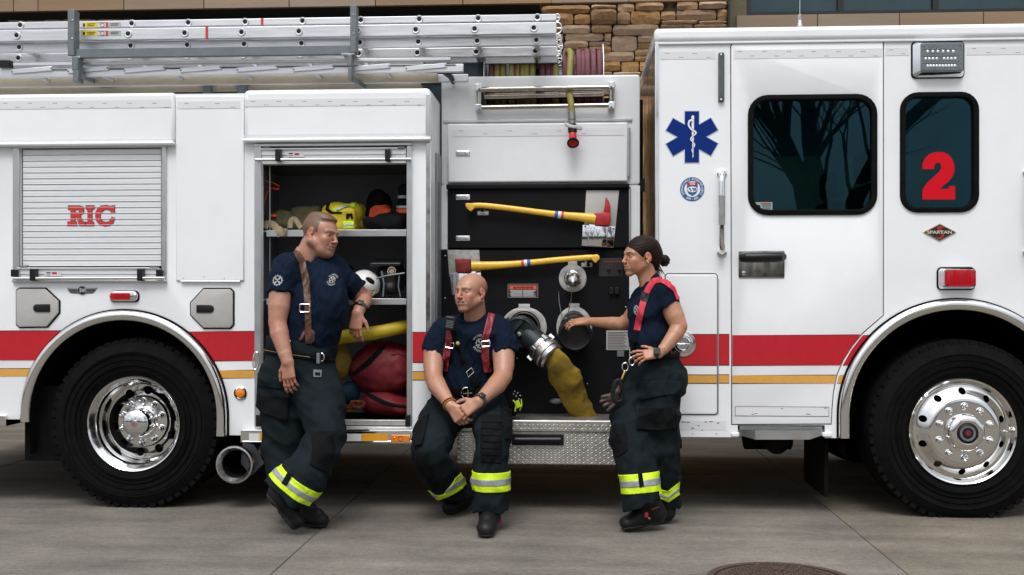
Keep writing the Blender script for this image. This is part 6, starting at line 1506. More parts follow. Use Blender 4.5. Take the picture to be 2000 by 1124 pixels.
# ---- locker floor
YH = mat('bright_yellow_hose', (.50, .37, .012), .55, var=.12, vscale=18)
yh = put('fire_hose', MB().tube(cat([tuple(J(630, 664, .12)), tuple(J(680, 657, .10)), tuple(J(735, 650, .11)), tuple(J(785, 640, .16)), tuple(J(815, 636, .3))], 6), [M(13.5, 700, .1)] * 13 + [M(13 , 700, .1)] * 12, 20), YH, None, at=J(700, 668, .12)); tag(yh, 'straight bright yellow hose lying across the red bag in the open locker', 'hose')
t, g = blob('bag', 'big round dark red gear bag on the locker floor', 'bag', RB, lambda g: (g.ell(J(748, 722, .30), (.22, .19, .165), k=.03), g.rbox(J(760, 722, .3), (.15, .17, .13), .08, k=.05)), *bx(660, 640, 830, 790, .05, .55), h=.008, nz=((.016, 12, 4), (.008, 34, 2)), at=J(748, 770, .3))
q = patch(g, [(687, 730), (720, 700), (742, 678), (753, 674), (752, 680), (724, 712), (690, 734)], .006, .35); put('zip', q.mesh(relax=0), BKF, t)
q = patch(g, [(762, 690), (776, 684), (793, 690), (793, 698), (777, 692), (765, 696)], .004, .35); put('seam', q.mesh(relax=0), mat('dark_red_seam', (.12, .004, .008), .8), t)
t, g = blob('bag', 'small red gear bag with a black zip under the big round one', 'bag', RB, lambda g: (g.ell(J(748, 785, .24), (.14, .15, .085), k=.03), g.ell(J(775, 795, .24), (.12, .13, .07), k=.03)), *bx(690, 745, 830, 826, .05, .46), h=.008, nz=((.010, 17, 5), (.007, 38, 2)), at=J(748, 822, .25))
q = patch(g, [(712, 764), (730, 772), (752, 783), (772, 789), (793, 792), (793, 797), (765, 795), (745, 789), (722, 777)], .006, .35); put('zip', q.mesh(relax=0), BKF, t)
blob('bag', 'yellow bag hanging behind the standing man beside the red bag', 'bag', YB_, lambda g: (g.ell(J(666, 705, .22), (.065, .08, .11)), g.ell(J(660, 668, .24), (.06, .07, .05))), *bx(630, 640, 700, 755, .06, .4), at=J(664, 750, .22))
blob('bag', 'crumpled dark blue bag under the yellow one', 'bag', BLU, lambda g: g.ell(J(682, 766, .25), (.075, .08, .075)), *bx(645, 735, 715, 800, .1, .4), nz=((.011, 26, 6),), at=J(682, 800, .25))
rp = put('rope', MB().tube([J(690, 790, .12) + [.03 * math.cos(k * 1.1) + .002 * k, .01 * math.sin(k * .7), .022 * math.sin(k * 1.1)] for k in range(26)], .006, 6).tube([J(680, 800, .14) + [.04 * math.cos(k * 1.0), .02 * math.sin(k * .5), .012 * math.sin(k)] for k in range(20)], .005, 6), mat('orange_rope', (.20, .045, .01), .8, var=.3, vscale=80), None, at=J(690, 805, .12)); tag(rp, 'tangled orange rope at the foot of the red bags', 'rope')
# ================================================================== PEOPLE
def skin_mat(name, base, hairc=None):
    return mat(name, base, .43, var=.12, vscale=60, vcol=True, bump=.25, bscale=350, bdist=.0012, sss=.12, rvar=.08)
NAVY = mat('navy_cotton', (.0040, .0095, .0225), .9, var=.16, vscale=14, bump=.25, bscale=500, bdist=.001, spec=.12)
PANT = mat('dark_bunker_cloth', (.0075, .0120, .0150), .85, var=.3, vscale=9, bump=.35, bscale=260, bdist=.002, spec=.12)
PANTB = mat('black_reinforcement', (.0045, .0048, .0055), .85, spec=.12, var=.3, vscale=14, bump=.3, bscale=200, bdist=.002)
BOOT = mat('black_boot_leather', (.007, .0072, .0078), .55, spec=.3, var=.4, vscale=25, bump=.3, bscale=90, bdist=.003, rvar=.1)
SOLE = mat('boot_sole', (.016, .015, .014), .8, var=.4, vscale=30)
BROWNL = mat('brown_leather', (.085, .035, .020), .5, var=.2, vscale=30); REDL2 = mat('oxblood_leather', (.23, .018, .026), .45, var=.2, vscale=35)
REDW = mat('red_webbing', (.52, .025, .05), .65, var=.08, vscale=60); WHP = mat('white_shirt_print', (.62, .62, .62), .8)
LIMEB = mat('lime_band', (.60, .82, .012), .4, var=.06, vscale=60); SILB = mat('silver_band', (.27, .29, .31), .35, .15, var=.08, vscale=60)
EYEW = mat('eye_white', (.62, .60, .58), .3); IRIS = mat('dark_iris', (.008, .007, .006), .3, spec=.3); TEETH = mat('teeth', (.62, .59, .52), .3)
WATCHM = mat('black_watch', (.008, .008, .009), .15, coat=.6)
def vunit(v): v = np.array(v, float); return v / np.linalg.norm(v)
def sstep(a, b, x): t = np.clip((x - a) / (b - a), 0, 1); return t * t * (3 - 2 * t)

def head(center, face, up, s, kind, skin, neck_to, neck_r, mouth='smile', par=None, name='body', jaw=1.0, fat=0.0, wide=1.07):
    """local frame: x right of the person, y forward, z up; returns mesh (world) and the matrix"""
    f = Vector(vunit(face)); u_ = Vector(vunit(up)); u_ = (u_ - f * f.dot(u_)).normalized(); r = f.cross(u_)
    Mx = Matrix(((r.x, f.x, u_.x, center[0]), (r.y, f.y, u_.y, center[1]), (r.z, f.z, u_.z, center[2]), (0, 0, 0, 1))) @ Matrix.Diagonal((s * wide, s * wide, s, 1))
    inv = Mx.inverted(); g = Field((-.13, -.16, -.24), (.13, .15, .14), .0026)
    fem = kind == 'woman'
    g.ell((0, -.020, .034), (.073, .092, .080), k=.01)                       # cranium
    g.ell((0, .020, .020), (.062, .064, .060), k=.02)                        # forehead
    g.ell((0, .028, -.034), (.0565 + fat * .5, .055, .067), k=.02)            # face
    for sx in (-1, 1):
        g.cone((sx * (.051 + fat) * jaw, -.004, -.048), (sx * .015 * jaw, .062, -.096), .0145 + fat, .012 + fat, k=.025)
        g.ell((sx * .036, .061, -.026), (.020, .018, .019), k=.02)           # cheek
        g.ell((sx * .030, .062, -.055), (.017, .015, .022), k=.02)
        g.cone((sx * .043, .068, .0185), (sx * .012, .083, .0215), .0072, .0088, k=.012)   # brow
        if fat > .004: g.ell((sx * .028, .045, -.088), (.026, .026, .024), k=.02)
    g.ell((0, .067, -.099), (.016 * jaw, .016, .014), k=.02)                 # chin
    if fat > .004: g.ell((0, .028, -.108), (.034, .038, .022), k=.025)
    g.ell((0, .070, -.062), (.028, .020, .023), k=.016)                      # muzzle
    for sx in (-1, 1): g.ell((sx * .031, .0945, .0015), (.0185, .019, .0120), k=.010, op='s')   # socket
    # nose
    nl = .62 if fem else .72
    g.cone((0, .084, .010), (0, .086 + .021 * nl, -.026), .0065, .0085, k=.012); g.ell((0, .0885 + .022 * nl, -.031), (.0078 if fem else .0100, .0095, .0078 if fem else .0088), k=.007)
    for sx in (-1, 1): g.ell((sx * (.0095 if fem else .0115), .094, -.033), (.0062, .009, .0065), k=.006); g.ell((sx * .0062, .1035, -.0405), (.0025, .003, .003), k=.003, op='s')
    # eyes: lids round a ball
    for sx in (-1, 1):
        g.ell((sx * .031, .0715, .0015), (.0130, .0108, .0098), k=.005)
        g.ell((sx * .031, .0870, .0008), (.0125, .0105, .0038 if fem else .0034), k=.0012, op='s')
    # mouth
    mw = .026; my = .088
    g.ell((0, my - .001, -.0585), (.021, .008, .0048), k=.006); g.ell((0, my - .003, -.0705), (.018, .008, .0055), k=.006)
    if mouth == 'closed':
        for a, b in ((-.024, -.012), (-.012, 0), (0, .012), (.012, .024)): g.cone((a, .0925 - abs(a) * .35, -.0645 + abs(a) * .16), (b, .0925 - abs(b) * .35, -.0645 + abs(b) * .16), .0022, .0022, k=.002, op='s')
    else:
        for q, w_, yy, zz_, rz_ in ((0, .010, .097, -.0665, .0054), (-1, .009, .094, -.0650, .0050), (1, .009, .094, -.0650, .0050), (-2, .009, .0885, -.0605, .0032), (2, .009, .0885, -.0605, .0032)): g.ell((q * .0092, yy, zz_), (w_, .011, rz_), k=.0015, op='s')
    for sx in (-1, 1): g.cone((sx * .024, .088, -.042), (sx * .033, .078, -.062), .0015, .0015, k=.006, op='s')    # smile fold
    if kind == 'grey': g.ell((0, .034, .088), (.048, .038, .014), k=.02); g.ell((0, -.02, .098), (.05, .06, .018), k=.03)
    # ears
    for sx in (-1, 1):
        rt = Matrix.Rotation(R(sx * 14), 3, 'Z') @ Matrix.Rotation(R(-12), 3, 'X'); e = (sx * .0755, -.012, -.004)
        g.ell(e, (.0075, .0165, .028), k=.006, rot=rt); g.ell((sx * .0825, -.008, .002), (.0055, .0095, .016), k=.004, rot=rt, op='s'); g.ell((sx * .0765, -.004, -.030), (.007, .009, .010), k=.006)
        g.ell((sx * .079, .0025, -.008), (.005, .004, .006), k=.004)
    # neck
    nt = inv @ Vector(neck_to); nr = neck_r / s
    g.cone((0, -.030, -.045), tuple(nt), nr * .90, nr * 1.0, k=.02)
    g.cone((0, .0, -.09), (nt.x, nt.y + .02, nt.z), .018, .025, k=.02)
    for sx in (-1, 1): g.cone((sx * .052, -.025, -.045), (nt.x + sx * .012, nt.y + .035, nt.z + .01), .007, .009, k=.015)
    me = g.mesh('head', relax=1)
    sk = np.array(skin)
    def col(c):
        x, y, z = c[:, 0], c[:, 1], c[:, 2]; n = len(c); o = np.tile(sk, (n, 1)).astype(float)
        def blend(mask, cc): 
            m = np.clip(mask, 0, 1)[:, None]; o[:] = o * (1 - m) + np.array(cc) * m
        gs = lambda cx, cy, cz, r: np.exp(-(((np.abs(x) - cx) / r[0]) ** 2 + ((y - cy) / r[1]) ** 2 + ((z - cz) / r[2]) ** 2))
        red = sk * np.array((1.08, .68, .62)); blend(.55 * gs(.042, .065, -.028, (.022, .03, .018)), red); blend(.6 * gs(0, .105, -.028, (.014, .02, .014)), red); blend(.7 * gs(.078, -.01, 0, (.02, .03, .04)), red)
        lip = sk * np.array((.85, .48, .46) if not fem else (.95, .42, .42)); lp = np.exp(-((x / .021) ** 4 + ((z + .0645) / .0095) ** 4)) * (y > .078); blend(.9 * lp, lip)
        if mouth != 'closed': blend(np.exp(-((x / .018) ** 4 + ((z + .0645) / .0040) ** 4)) * (y > .07) * (y < .0885), (.05, .01, .01))
        br = np.exp(-(((np.abs(x) - .031) / .019) ** 4 + ((z - (.0205 + .10 * (.03 - np.abs(np.abs(x) - .034)) )) / .0048) ** 2)) * (y > .055)
        hc_ = {'grey': (.06, .032, .022), 'bald': (.09, .045, .03), 'woman': (.018, .009, .006)}[kind]
        blend((.80 if kind != 'woman' else 1.0) * br, hc_)
        lash_shade = np.exp(-(((np.abs(x) - .031) / .014) ** 4 + ((z - .0062) / .0022) ** 2)) * (y > .075); blend((.75 if not fem else 1.0) * lash_shade, (.03, .015, .01))  # lash line, darkened so its colour also carries the eye shadow
        if kind == 'grey' or kind == 'bald':
            # short hair: cap above a hairline
            lim = .072 - 1.05 * np.clip(.045 - y, 0, .06) + .0 * x
            top = z - (.058 + np.where(y > .02, (y - .02) * .35, 0)); side = np.where(y < (.028 if kind == 'grey' else .06), z - (-.010 - .9 * np.clip(-y - .03, 0, .05)), -1)
            inside = np.maximum(np.where(np.abs(x) > .03, side - .012 * (y > -.02), -1), top)
            earm = np.exp(-(((np.abs(x) - .080) / .012) ** 2 + ((y + .012) / .024) ** 2 + ((z + .004) / .034) ** 2))
            m = sstep(-.004, .008, inside) * (1 - np.clip(earm * 1.6, 0, 1))
            spk = .5 + .5 * np.sin(x * 1900 + 40 * np.sin(z * 310)) * np.sin(z * 1700 + 30 * np.sin(y * 260))
            if kind == 'grey':
                hcc = np.array((.12, .058, .030)) * (1 - .40 * sstep(-.01, .05, .035 - z))[:, None] + .045 * spk[:, None] * np.array((1, .85, .75)); mm = m[:, None]; o[:] = o * (1 - mm) + hcc * mm
            else:
                m = sstep(-.002, .012, side) * sstep(.095, .07, z) * sstep(.015, .035, np.abs(x)) * (1 - np.clip(earm * 1.6, 0, 1)) * sstep(.032, .0, y); blend(.34 * m * (1 - sstep(.03, .085, z)), (.10, .07, .05))
            stub = sstep(.055, .02, np.abs(z + .085)) * (y > -.01) * (z < -.045); blend((.16 if kind == 'grey' else .20) * stub, (.12, .09, .07))
        wr = np.exp(-(((np.abs(x) - .052) / .008) ** 2 + ((z + .001) / .01) ** 2)) * (y > .04)
        return np.clip(o, 0, 1)
    tint(me, col); me.transform(Mx)
    parts = []
    ey = MB(); ir = MB(); R3 = Mx.to_3x3().normalized()
    for sx in (-1, 1):
        ey.sphere(Mx @ Vector((sx * .031, .0703, .0010)), .0108 * s, 14, 10)
        gz = .0 if kind != 'bald' else -.003
        ir.sphere(Mx @ Vector((sx * .031 + (gz), .0703 + .0046, .0004)), (.0068 * s,) * 3, 12, 8)
    parts += [('eyeball', ey, EYEW), ('iris', ir, IRIS)]
    if mouth != 'closed':
        te = MB(); n = 8 if mouth == 'smile' else 5
        for k in range(n):
            x = (k - (n - 1) / 2) * .0042; te.obox(Mx @ Vector((x, .0862 - x * x * 18, -.0640 + x * x * 11)), (Mx.to_3x3().col[0].normalized(), Mx.to_3x3().col[1].normalized(), Mx.to_3x3().col[2].normalized()), (.0021 * s * wide, .002 * s, .0042 * s))
        parts.append(('teeth', te, TEETH))
    return me, Mx, parts
def hand(g, wrist, d, nrm, side, s=1.0, curl=(.5, .5, .5, .5), spread=.12, thumb=(.6, .5), k=.007):
    """d points from wrist to knuckles, nrm is the back of the hand, side +1 puts the thumb at cross(d, nrm)"""
    d = vunit(d); nrm = np.array(nrm, float); nrm = vunit(nrm - d * nrm.dot(d)); x = np.cross(d, nrm) * side; w_ = np.array(wrist, float)
    pl = .092 * s
    # palm
    for i, o in enumerate((.030, .010, -.010, -.029)):
        g.cone(w_ + x * o * s * .55 + d * .005, w_ + d * pl * (1 - .02 * abs(i - 1)) + x * o * s, .0165 * s, .0118 * s, k=.014)
    g.ell(w_ + d * .045 * s + x * .024 * s - nrm * .010 * s, (.018 * s,) * 3, k=.02)
    lens = ((.044, .026, .021), (.048, .030, .022), (.045, .028, .021), (.035, .021, .019)); rad = (.0092, .0094, .0088, .0078)
    for i, (o, ls_, r) in enumerate(zip((.031, .0105, -.0100, -.0295), lens, rad)):
        p = w_ + d * pl * (1 - .02 * abs(i - 1)) + x * o * s; a = 0.0; cl = curl[i]; cl = cl if hasattr(cl, '__len__') else (cl, cl * 1.15, cl * .7)
        dd = vunit(d + x * (1.5 - i) * spread)
        for j, (l, c_) in enumerate(zip(ls_, cl)):
            a += c_; v = dd * math.cos(a) - nrm * math.sin(a); q = p + v * l * s
            g.cone(p, q, r * s * (1 - .06 * j), r * s * (.94 - .08 * j), k=.004 if j == 0 else .003); g.ell(p, (r * s * 1.06,) * 3, k=.003); p = q
    # thumb
    p = w_ + d * .022 * s + x * .024 * s; v = vunit(x * math.cos(thumb[0]) * .9 + d * (.75) - nrm * math.sin(thumb[0]) * .8)
    q = p + v * .042 * s; g.cone(p, q, .0145 * s, .0112 * s, k=.012); v = vunit(v + d * thumb[1] - x * thumb[1] * .6 - nrm * .12); p = q; q = p + v * .032 * s; g.cone(p, q, .0108 * s, .0098 * s, k=.004); v = vunit(v + d * .25 - x * .15); g.cone(q, q + v * .025 * s, .0098 * s, .0080 * s, k=.004)
def arm_field(pts, h=.004, pad=.16):
    p = np.array([q[0] for q in pts]); return Field(p.min(0) - pad, p.max(0) + pad, h)
def skin_tint(skin, knots=()):
    sk = np.array(skin)
    def fn(c):
        o = np.tile(sk, (len(c), 1)).astype(float); red = sk * np.array((1.05, .74, .70))
        for p, r in knots:
            m = np.exp(-((c - np.array(p)) ** 2).sum(1) / r ** 2)[:, None] * .6; o = o * (1 - m) + red * m
        w_ = waves(c[:, 0], c[:, 1], c[:, 2], 55, seed=2)[:, None] * np.array((.05, .11, .12)); w2 = waves(c[:, 0], c[:, 1], c[:, 2], 260, seed=4)[:, None] * .05; return np.clip(o * (1 + w_ + w2), 0, 1)
    return fn
def collar(S, fn, par):
    t = S.copy(); t.f[:] = 1.0; fn(t); t.f = np.maximum(np.maximum(S.f - .0025, t.f - .012), -(S.f + .012)).astype(np.float32); t = t.crop().up(2); put('collar', t.mesh(relax=1), NAVY, par)
def person(name_label, loc):
    return thing('person', loc, name_label, 'person')
def strap_poly(pts, w_):
    P_ = [Vector(q) for q in pts]; l = []; r = []
    for i, p in enumerate(P_):
        d = (P_[min(i + 1, len(P_) - 1)] - P_[max(i - 1, 0)]).normalized(); n = Vector((-d.y, d.x)); ww = w_[i] if hasattr(w_, '__len__') else w_; l.append(tuple(p + n * ww / 2)); r.append(tuple(p - n * ww / 2))
    return l + r[::-1]
def boot(foot, toe, ankle, top, w_=.052, par=None, sole=True, h=.0045, dn=(0, 0, -1)):
    """foot = heel bottom, toe = toe bottom, dn = direction of the sole"""
    foot = np.array(foot, float); toe = np.array(toe, float); f = vunit(toe - foot); dn = np.array(dn, float); dn = vunit(dn - f * f.dot(dn)); up_ = -dn; L_ = np.linalg.norm(toe - foot)
    pts = np.array([foot, toe, ankle, top]); g = Field(pts.min(0) - .12, pts.max(0) + .12, h)
    heel = foot + f * .05 + up_ * .062; ball = foot + f * (L_ - .085) + up_ * .050; tp = foot + f * (L_ - .045) + up_ * .045
    sd = np.cross(f, up_)
    g.cone(heel, ball, .047, .050, k=.03, sq=(up_, .95)); g.ell(tp, (.05, .05, .042), k=.02); g.cone(foot + f * .06 + up_ * .08, foot + f * (L_ * .62) + up_ * .075, .05, .035, k=.03)
    g.chain([(heel + up_ * .02, .050), (np.array(ankle), .054), (np.array(top), .066)], k=.04)
    X, Y, Z = g.grid(); q = (X - foot[0]) * up_[0] + (Y - foot[1]) * up_[1] + (Z - foot[2]) * up_[2]
    s2 = g.copy(); g.f = np.maximum(g.f, .016 - q).astype(np.float32); g.noise(.0016, 70, 3)
    s2.f = np.maximum(s2.f - .005, np.maximum(q - .022, -q)).astype(np.float32)
    al = (X - foot[0]) * f[0] + (Y - foot[1]) * f[1] + (Z - foot[2]) * f[2]
    s2.f = np.maximum(s2.f, -(np.maximum(np.abs(al - L_ * .36) - .03, q - .010))).astype(np.float32)
    grv = np.maximum(np.abs(((al + 5) % .022) - .011) - .0035, q - .009); s2.f = np.maximum(s2.f, -grv).astype(np.float32)
    b = put('boot', g.mesh('boot', relax=1), BOOT, par); put('sole', s2.mesh('sole', relax=0), SOLE, b); return b
def logo(bv, c, rad, m, par, words=None, roll=0, sx=1.0):
    """round crest of a fire department: ring, cross, and words above and below, laid on the cloth"""
    ms = []
    def add(loops, dd=0):
        me = curve_mesh(loops, .0006, 0); bm = bmesh.new(); bm.from_mesh(me); bmesh.ops.triangulate(bm, faces=bm.faces); bm.to_mesh(me); bm.free(); ms.append(me)
    def ringl(r0, r1): add([circ(0, 0, r0, 28), circ(0, 0, r1, 28)])
    ringl(rad * 1.0, rad * .80); 
    for k in range(4):
        a = math.pi / 4 + k * math.pi / 2; pts = [(rad * .30 * math.cos(a - .5), rad * .30 * math.sin(a - .5)), (rad * 1.12 * math.cos(a - .32), rad * 1.12 * math.sin(a - .32)), (rad * 1.18 * math.cos(a), rad * 1.18 * math.sin(a)), (rad * 1.12 * math.cos(a + .32), rad * 1.12 * math.sin(a + .32)), (rad * .30 * math.cos(a + .5), rad * .30 * math.sin(a + .5))]
        ms.append(None); ms.pop(); add([[(x * .66, z * .66) for x, z in pts]])
    for k in range(12):
        a = k * math.pi / 6; add([[(rad * r_ * math.cos(a + da), rad * r_ * math.sin(a + da)) for r_, da in ((1.0, -.12), (1.14, -.10), (1.14, .10), (1.0, .12))]])
    add([[(-rad * .08, -rad * .2), (rad * .08, -rad * .2), (rad * .08, rad * .25), (-rad * .08, rad * .25)]])
    me = joinmesh(ms)
    if words:
        tms = [me]
        for wd, a0, a1, flip in words:
            for i, ch in enumerate(wd):
                a = R(a0 + (a1 - a0) * i / max(1, len(wd) - 1)); tm = text_mesh(ch, rad * .62, .0006, .02 * rad); tm.transform(Matrix.Rotation(-(a - math.pi / 2) + (math.pi if flip else 0), 4, 'Y'))
                tm.transform(Matrix.Translation((rad * 1.62 * math.cos(a), 0, rad * 1.62 * math.sin(a)))); tms.append(tm)
        me = joinmesh(tms)
    me.transform(Matrix.Scale(sx, 4, (1, 0, 0))); me.transform(Matrix.Rotation(roll, 4, 'Y')); me.transform(Matrix.Translation((c[0], 0, c[2])))
    onto(me, [bv], .0015); return put('chest_crest', me, m, par)
def join_into(name, meshes, m, par):
    me = joinmesh(meshes); me.name = name
    return put(name, me, m, par)
def joincol(meshes):
    bm = bmesh.new()
    for me in meshes: bm.from_mesh(me)
    r = bpy.data.meshes.new('body'); bm.to_mesh(r); bm.free(); r.shade_smooth(); return r
def watch(c, axis, r, face_dir, par, m=None, sq=.018):
    a = Vector(vunit(axis)); f_ = Vector(vunit(face_dir)); f_ = (f_ - a * a.dot(f_)).normalized(); s_ = a.cross(f_); c = Vector(c)
    ring = [c + (s_ * math.cos(t) + f_ * math.sin(t)) * r for t in [k * math.pi / 12 for k in range(24)]]
    mb = MB(); n = 24; vs = []
    for t in [k * math.pi / 12 for k in range(n)]:
        dr = s_ * math.cos(t) + f_ * math.sin(t)
        for ww, rr in ((-.011, r - .001), (-.011, r + .003), (.011, r + .003), (.011, r - .001)): vs.append(c + a * ww + dr * rr)
    mb.add(vs, [(i * 4 + j, ((i + 1) % n) * 4 + j, ((i + 1) % n) * 4 + (j + 1) % 4, i * 4 + (j + 1) % 4) for i in range(n) for j in range(4)])
    w = put('watch', mb, m or WATCHM, par)
    put('watch_face', MB().obox(c + f_ * (r + .006), (a, s_, f_), (sq, sq * .95, .006)), WATCHM, w, bevel=.004); return w
def limb_r(px, Y=-.3): return pr(px, Y)

# ------------------------------------------------------------------ standing man, leaning on the open locker
SK1 = (.41, .20, .138)
m1 = person('grey haired man in navy shirt with a brown brace leaning on the open locker', J(600, 1035, -.5))
hd1, Mx1, hp1 = head(J(627, 458, -.28), (.92, -.42, -.16), (.14, .05, 1), 1.07, 'grey', SK1, J(596, 520, -.26), .076, 'smile', jaw=1.06, fat=.009)
g = Field(*fieldbox([(505, 480), (740, 720)], -.62, .12, .005, .04), .005)     # bare torso under the cloth (coarse)
ra = [(J(552, 535, -.38), pr(30)), (J(545, 590, -.43), pr(25)), (J(541, 640, -.44), pr(22)), (J(552, 690, -.46), pr(17)), (J(560, 712, -.47), pr(13))]
ga = Field(*fieldbox([(505, 520), (600, 790)], -.70, -.30, .003, .03), .003)
ga.chain([(J(549, 555, -.43), pr(22)), (J(545, 600, -.47), pr(20.5)), (J(542, 630, -.49), pr(17)), (J(546, 652, -.51), pr(17.5)), (J(557, 692, -.55), pr(12.5)), (J(562, 708, -.56), pr(11.3))], k=.02)
hand(ga, J(562, 706, -.56), (.10, -.12, -1), (-.25, -1, .1), 1, 1.0, ((.25, .3, .2), (.3, .4, .25), (.35, .45, .3), (.4, .5, .3)), .03, (.4, .5))
arm_r = ga.mesh(relax=1); tint(arm_r, skin_tint(SK1, [(J(541, 636, -.5), .05), (J(564, 745, -.6), .06)]))
gb = Field(*fieldbox([(660, 520), (750, 680)], -.42, .14, .003, .03), .003)
gb.chain([(J(684, 561, -.13), pr(19)), (J(701, 576, -.07), pr(19)), (J(712, 579, -.035), pr(15.5)), (J(710, 589, -.10), pr(16.5)), (J(703, 603, -.19), pr(12.5)), (J(699, 612, -.21), pr(11.3))], k=.02)
hand(gb, J(698, 612, -.215), (-.10, -.25, -1), (-.15, -1, .2), -1, 1.0, ((.35, .5, .3), (.5, .7, .4), (.6, .8, .5), (.7, .9, .5)), .10, (.35, .4))
arm_l = gb.mesh(relax=1); tint(arm_l, skin_tint(SK1, [(J(722, 570, -.06), .05), (J(692, 640, -.26), .05)]))
gt = Field(*fieldbox([(500, 490), (690, 760)], -.55, .0, .012, .03), .012)
gt.ell(J(606, 560, -.26), (.15, .11, .14), k=.04); gt.ell(J(598, 625, -.30), (.15, .12, .13), k=.04); gt.cone(J(596, 500, -.26), J(600, 560, -.26), .07, .1)
tor = gt.mesh(); tint(tor, skin_tint(SK1))
b1 = put('body', joincol([hd1, arm_r, arm_l, tor]), skin_mat('skin', SK1), m1)
for nm, mb, mm in hp1: put(nm, mb, mm, b1)
# shirt
g = Field(*fieldbox([(500, 470), (735, 740)], -.62, .10, .005, .03), .005)
g.ell(J(612, 545, -.26), (.185, .145, .13), k=.06); g.ell(J(607, 600, -.30), (.205, .17, .17), k=.07); g.ell(J(599, 655, -.29), (.205, .175, .13), k=.07); g.cone(J(590, 640, -.28), J(586, 700, -.28), .19, .185, k=.05, sq=((.4, 1, 0), .85))
g.ell(J(645, 590, -.37), (.085, .09, .16), k=.09); g.cone(J(560, 524, -.36), J(655, 520, -.17), pr(25), pr(23), k=.07); g.cone(J(597, 515, -.27), J(597, 498, -.27), pr(34), pr(24), k=.05)
g.sleeve([(J(562, 524, -.38), pr(29)), (J(553, 545, -.42), pr(28)), (J(548, 600, -.46), pr(28))], J(548, 575, -.45), J(547, 590, -.46) - J(553, 545, -.42))
g.sleeve([(J(652, 530, -.18), pr(28)), (J(676, 552, -.14), pr(27)), (J(710, 584, -.05), pr(27))], J(695, 569, -.09), J(712, 585, -.06) - J(676, 550, -.14))
g.noise(.005, 15, 1, (1, 1, .6)); g.folds(.012, 20, 4, (1.3, 1, .6)); g.folds(.007, 42, 6, (1.4, 1, .7)); g.noise(.0015, 80, 6)
g.cone(J(603, 515, -.29), J(603, 470, -.29), pr(24.5), pr(30), k=.006, op='s', sq=None)                             # neck opening
S1 = g; sh1 = g.mesh(relax=1); bv1 = bvh(sh1); put('shirt', sh1, NAVY, m1)
collar(S1, lambda t: t.cone(J(603, 515, -.29), J(603, 470, -.29), pr(24.5), pr(30), k=0), m1)
logo(bv1, J(542.5, 548, -.50), pr(9.5, -.4), WHP, m1, None)
logo(bv1, J(650, 547, -.40), pr(6.5, -.3), WHP, m1, [('WINDSOR', 150, 40, False), ('SEVERANCE', 215, 325, True)], .30, .8)
# braces
sp = [(579, 489), (590, 512), (597, 545), (600, 580), (601, 600), (602, 640), (603, 672)]
q = patch(S1, strap_poly(sp[:5], 14), .006, -.2); br1 = put('brace', q.mesh(relax=0), BROWNL, m1)
q = patch(S1, strap_poly(sp[3:], 13), .010, -.2); put('brace_tail', q.mesh(relax=0), BROWNL, br1)
q = patch(S1, strap_poly([(602, 641), (594, 650), (588, 662), (583, 664)], 6), .008, -.2); put('brace_fork', q.mesh(relax=0), BROWNL, br1)
q = patch(S1, strap_poly([(602, 641), (612, 650), (612, 664), (606, 672)], 6), .008, -.2); put('brace_fork', q.mesh(relax=0), BROWNL, br1)
def buckle(bv, u, v, w_, h_, par, roll=0, m=CHROME, r=.0035, Y=-.42):
    pts = rrect(-pr(w_) / 2, -pr(h_) / 2, pr(w_) / 2, pr(h_) / 2, .006, 3); c = J(u, v, Y); vs = []
    co, si = math.cos(roll), math.sin(roll)
    for x, z in pts:
        p = Vector((c[0] + x * co - z * si, 0, c[2] + x * si + z * co)); hh = bv.ray_cast(Vector((p.x, -2, p.z)), Vector((0, 1, 0))); p.y = (hh[0].y if hh[0] else -.4) - .013; vs.append(p)
    ym = min(q.y for q in vs)
    for q in vs: q.y = ym
    return put('buckle', MB().tube(vs, r, 6, closed=True), m, par)
buckle(bv1, 600.5, 602, 19, 15, br1); 
m_ = MB()
for u, v in ((580.5, 664.5), (605, 676)):
    h_ = bv1.ray_cast(Vector((J(u, v, -.3)[0], -2, J(u, v, -.3)[2])), Vector((0, 1, 0))); m_.sphere(Vector((J(u, v, -.3)[0], (h_[0].y if h_[0] else -.45) - .016, J(u, v, -.3)[2])), .009, 10, 8)
put('rivet', m_, CHROME, br1, kind='stuff')
# trousers
g = Field(*fieldbox([(485, 640), (690, 1020)], -.95, .02, .006, .03), .006)
g.cone(J(590, 672, -.28), J(586, 730, -.28), .215, .215, k=.05, sq=((.4, 1, 0), .86))
g.chain([(J(560, 745, -.30), pr(58)), (J(556, 815, -.33), pr(49)), (J(553, 885, -.35), pr(42)), (J(563, 960, -.38), pr(38)), (J(592, 1002, -.42), pr(30))], k=.05)
g.chain([(J(612, 745, -.33), pr(53)), (J(632, 810, -.48), pr(44)), (J(636, 850, -.54), pr(41)), (J(612, 902, -.61), pr(43)), (J(585, 940, -.66), pr(46)), (J(545, 985, -.70), pr(49))], k=.04)
cc = J(548, 990, -.68); dl = vunit((-.60, -.10, -.80))
g.cut(cc, (0, 0, -1)) if False else None
X, Y, Z = g.grid(); near = (Y < -.52) & (Z < J(0, 930, -.6)[2])
c2_ = J(557, 970, -.68); g.f = np.where(near, np.maximum(g.f, (X - c2_[0]) * dl[0] + (Y - c2_[1]) * dl[1] + (Z - c2_[2]) * dl[2]), g.f).astype(np.float32)
g.cut((0, 0, .075), (0, 0, -1)); g.cut(J(586, 660, -.3), (.05, 0, 1))
g.noise(.009, 10, 2, (1, 1, .8)); g.folds(.014, 14, 5, (1, 1, 1.3)); g.folds(.009, 28, 7, (1.3, 1, .75)); g.noise(.002, 60, 7)
P1 = g; put('trousers', g.mesh(relax=1), PANT, m1)
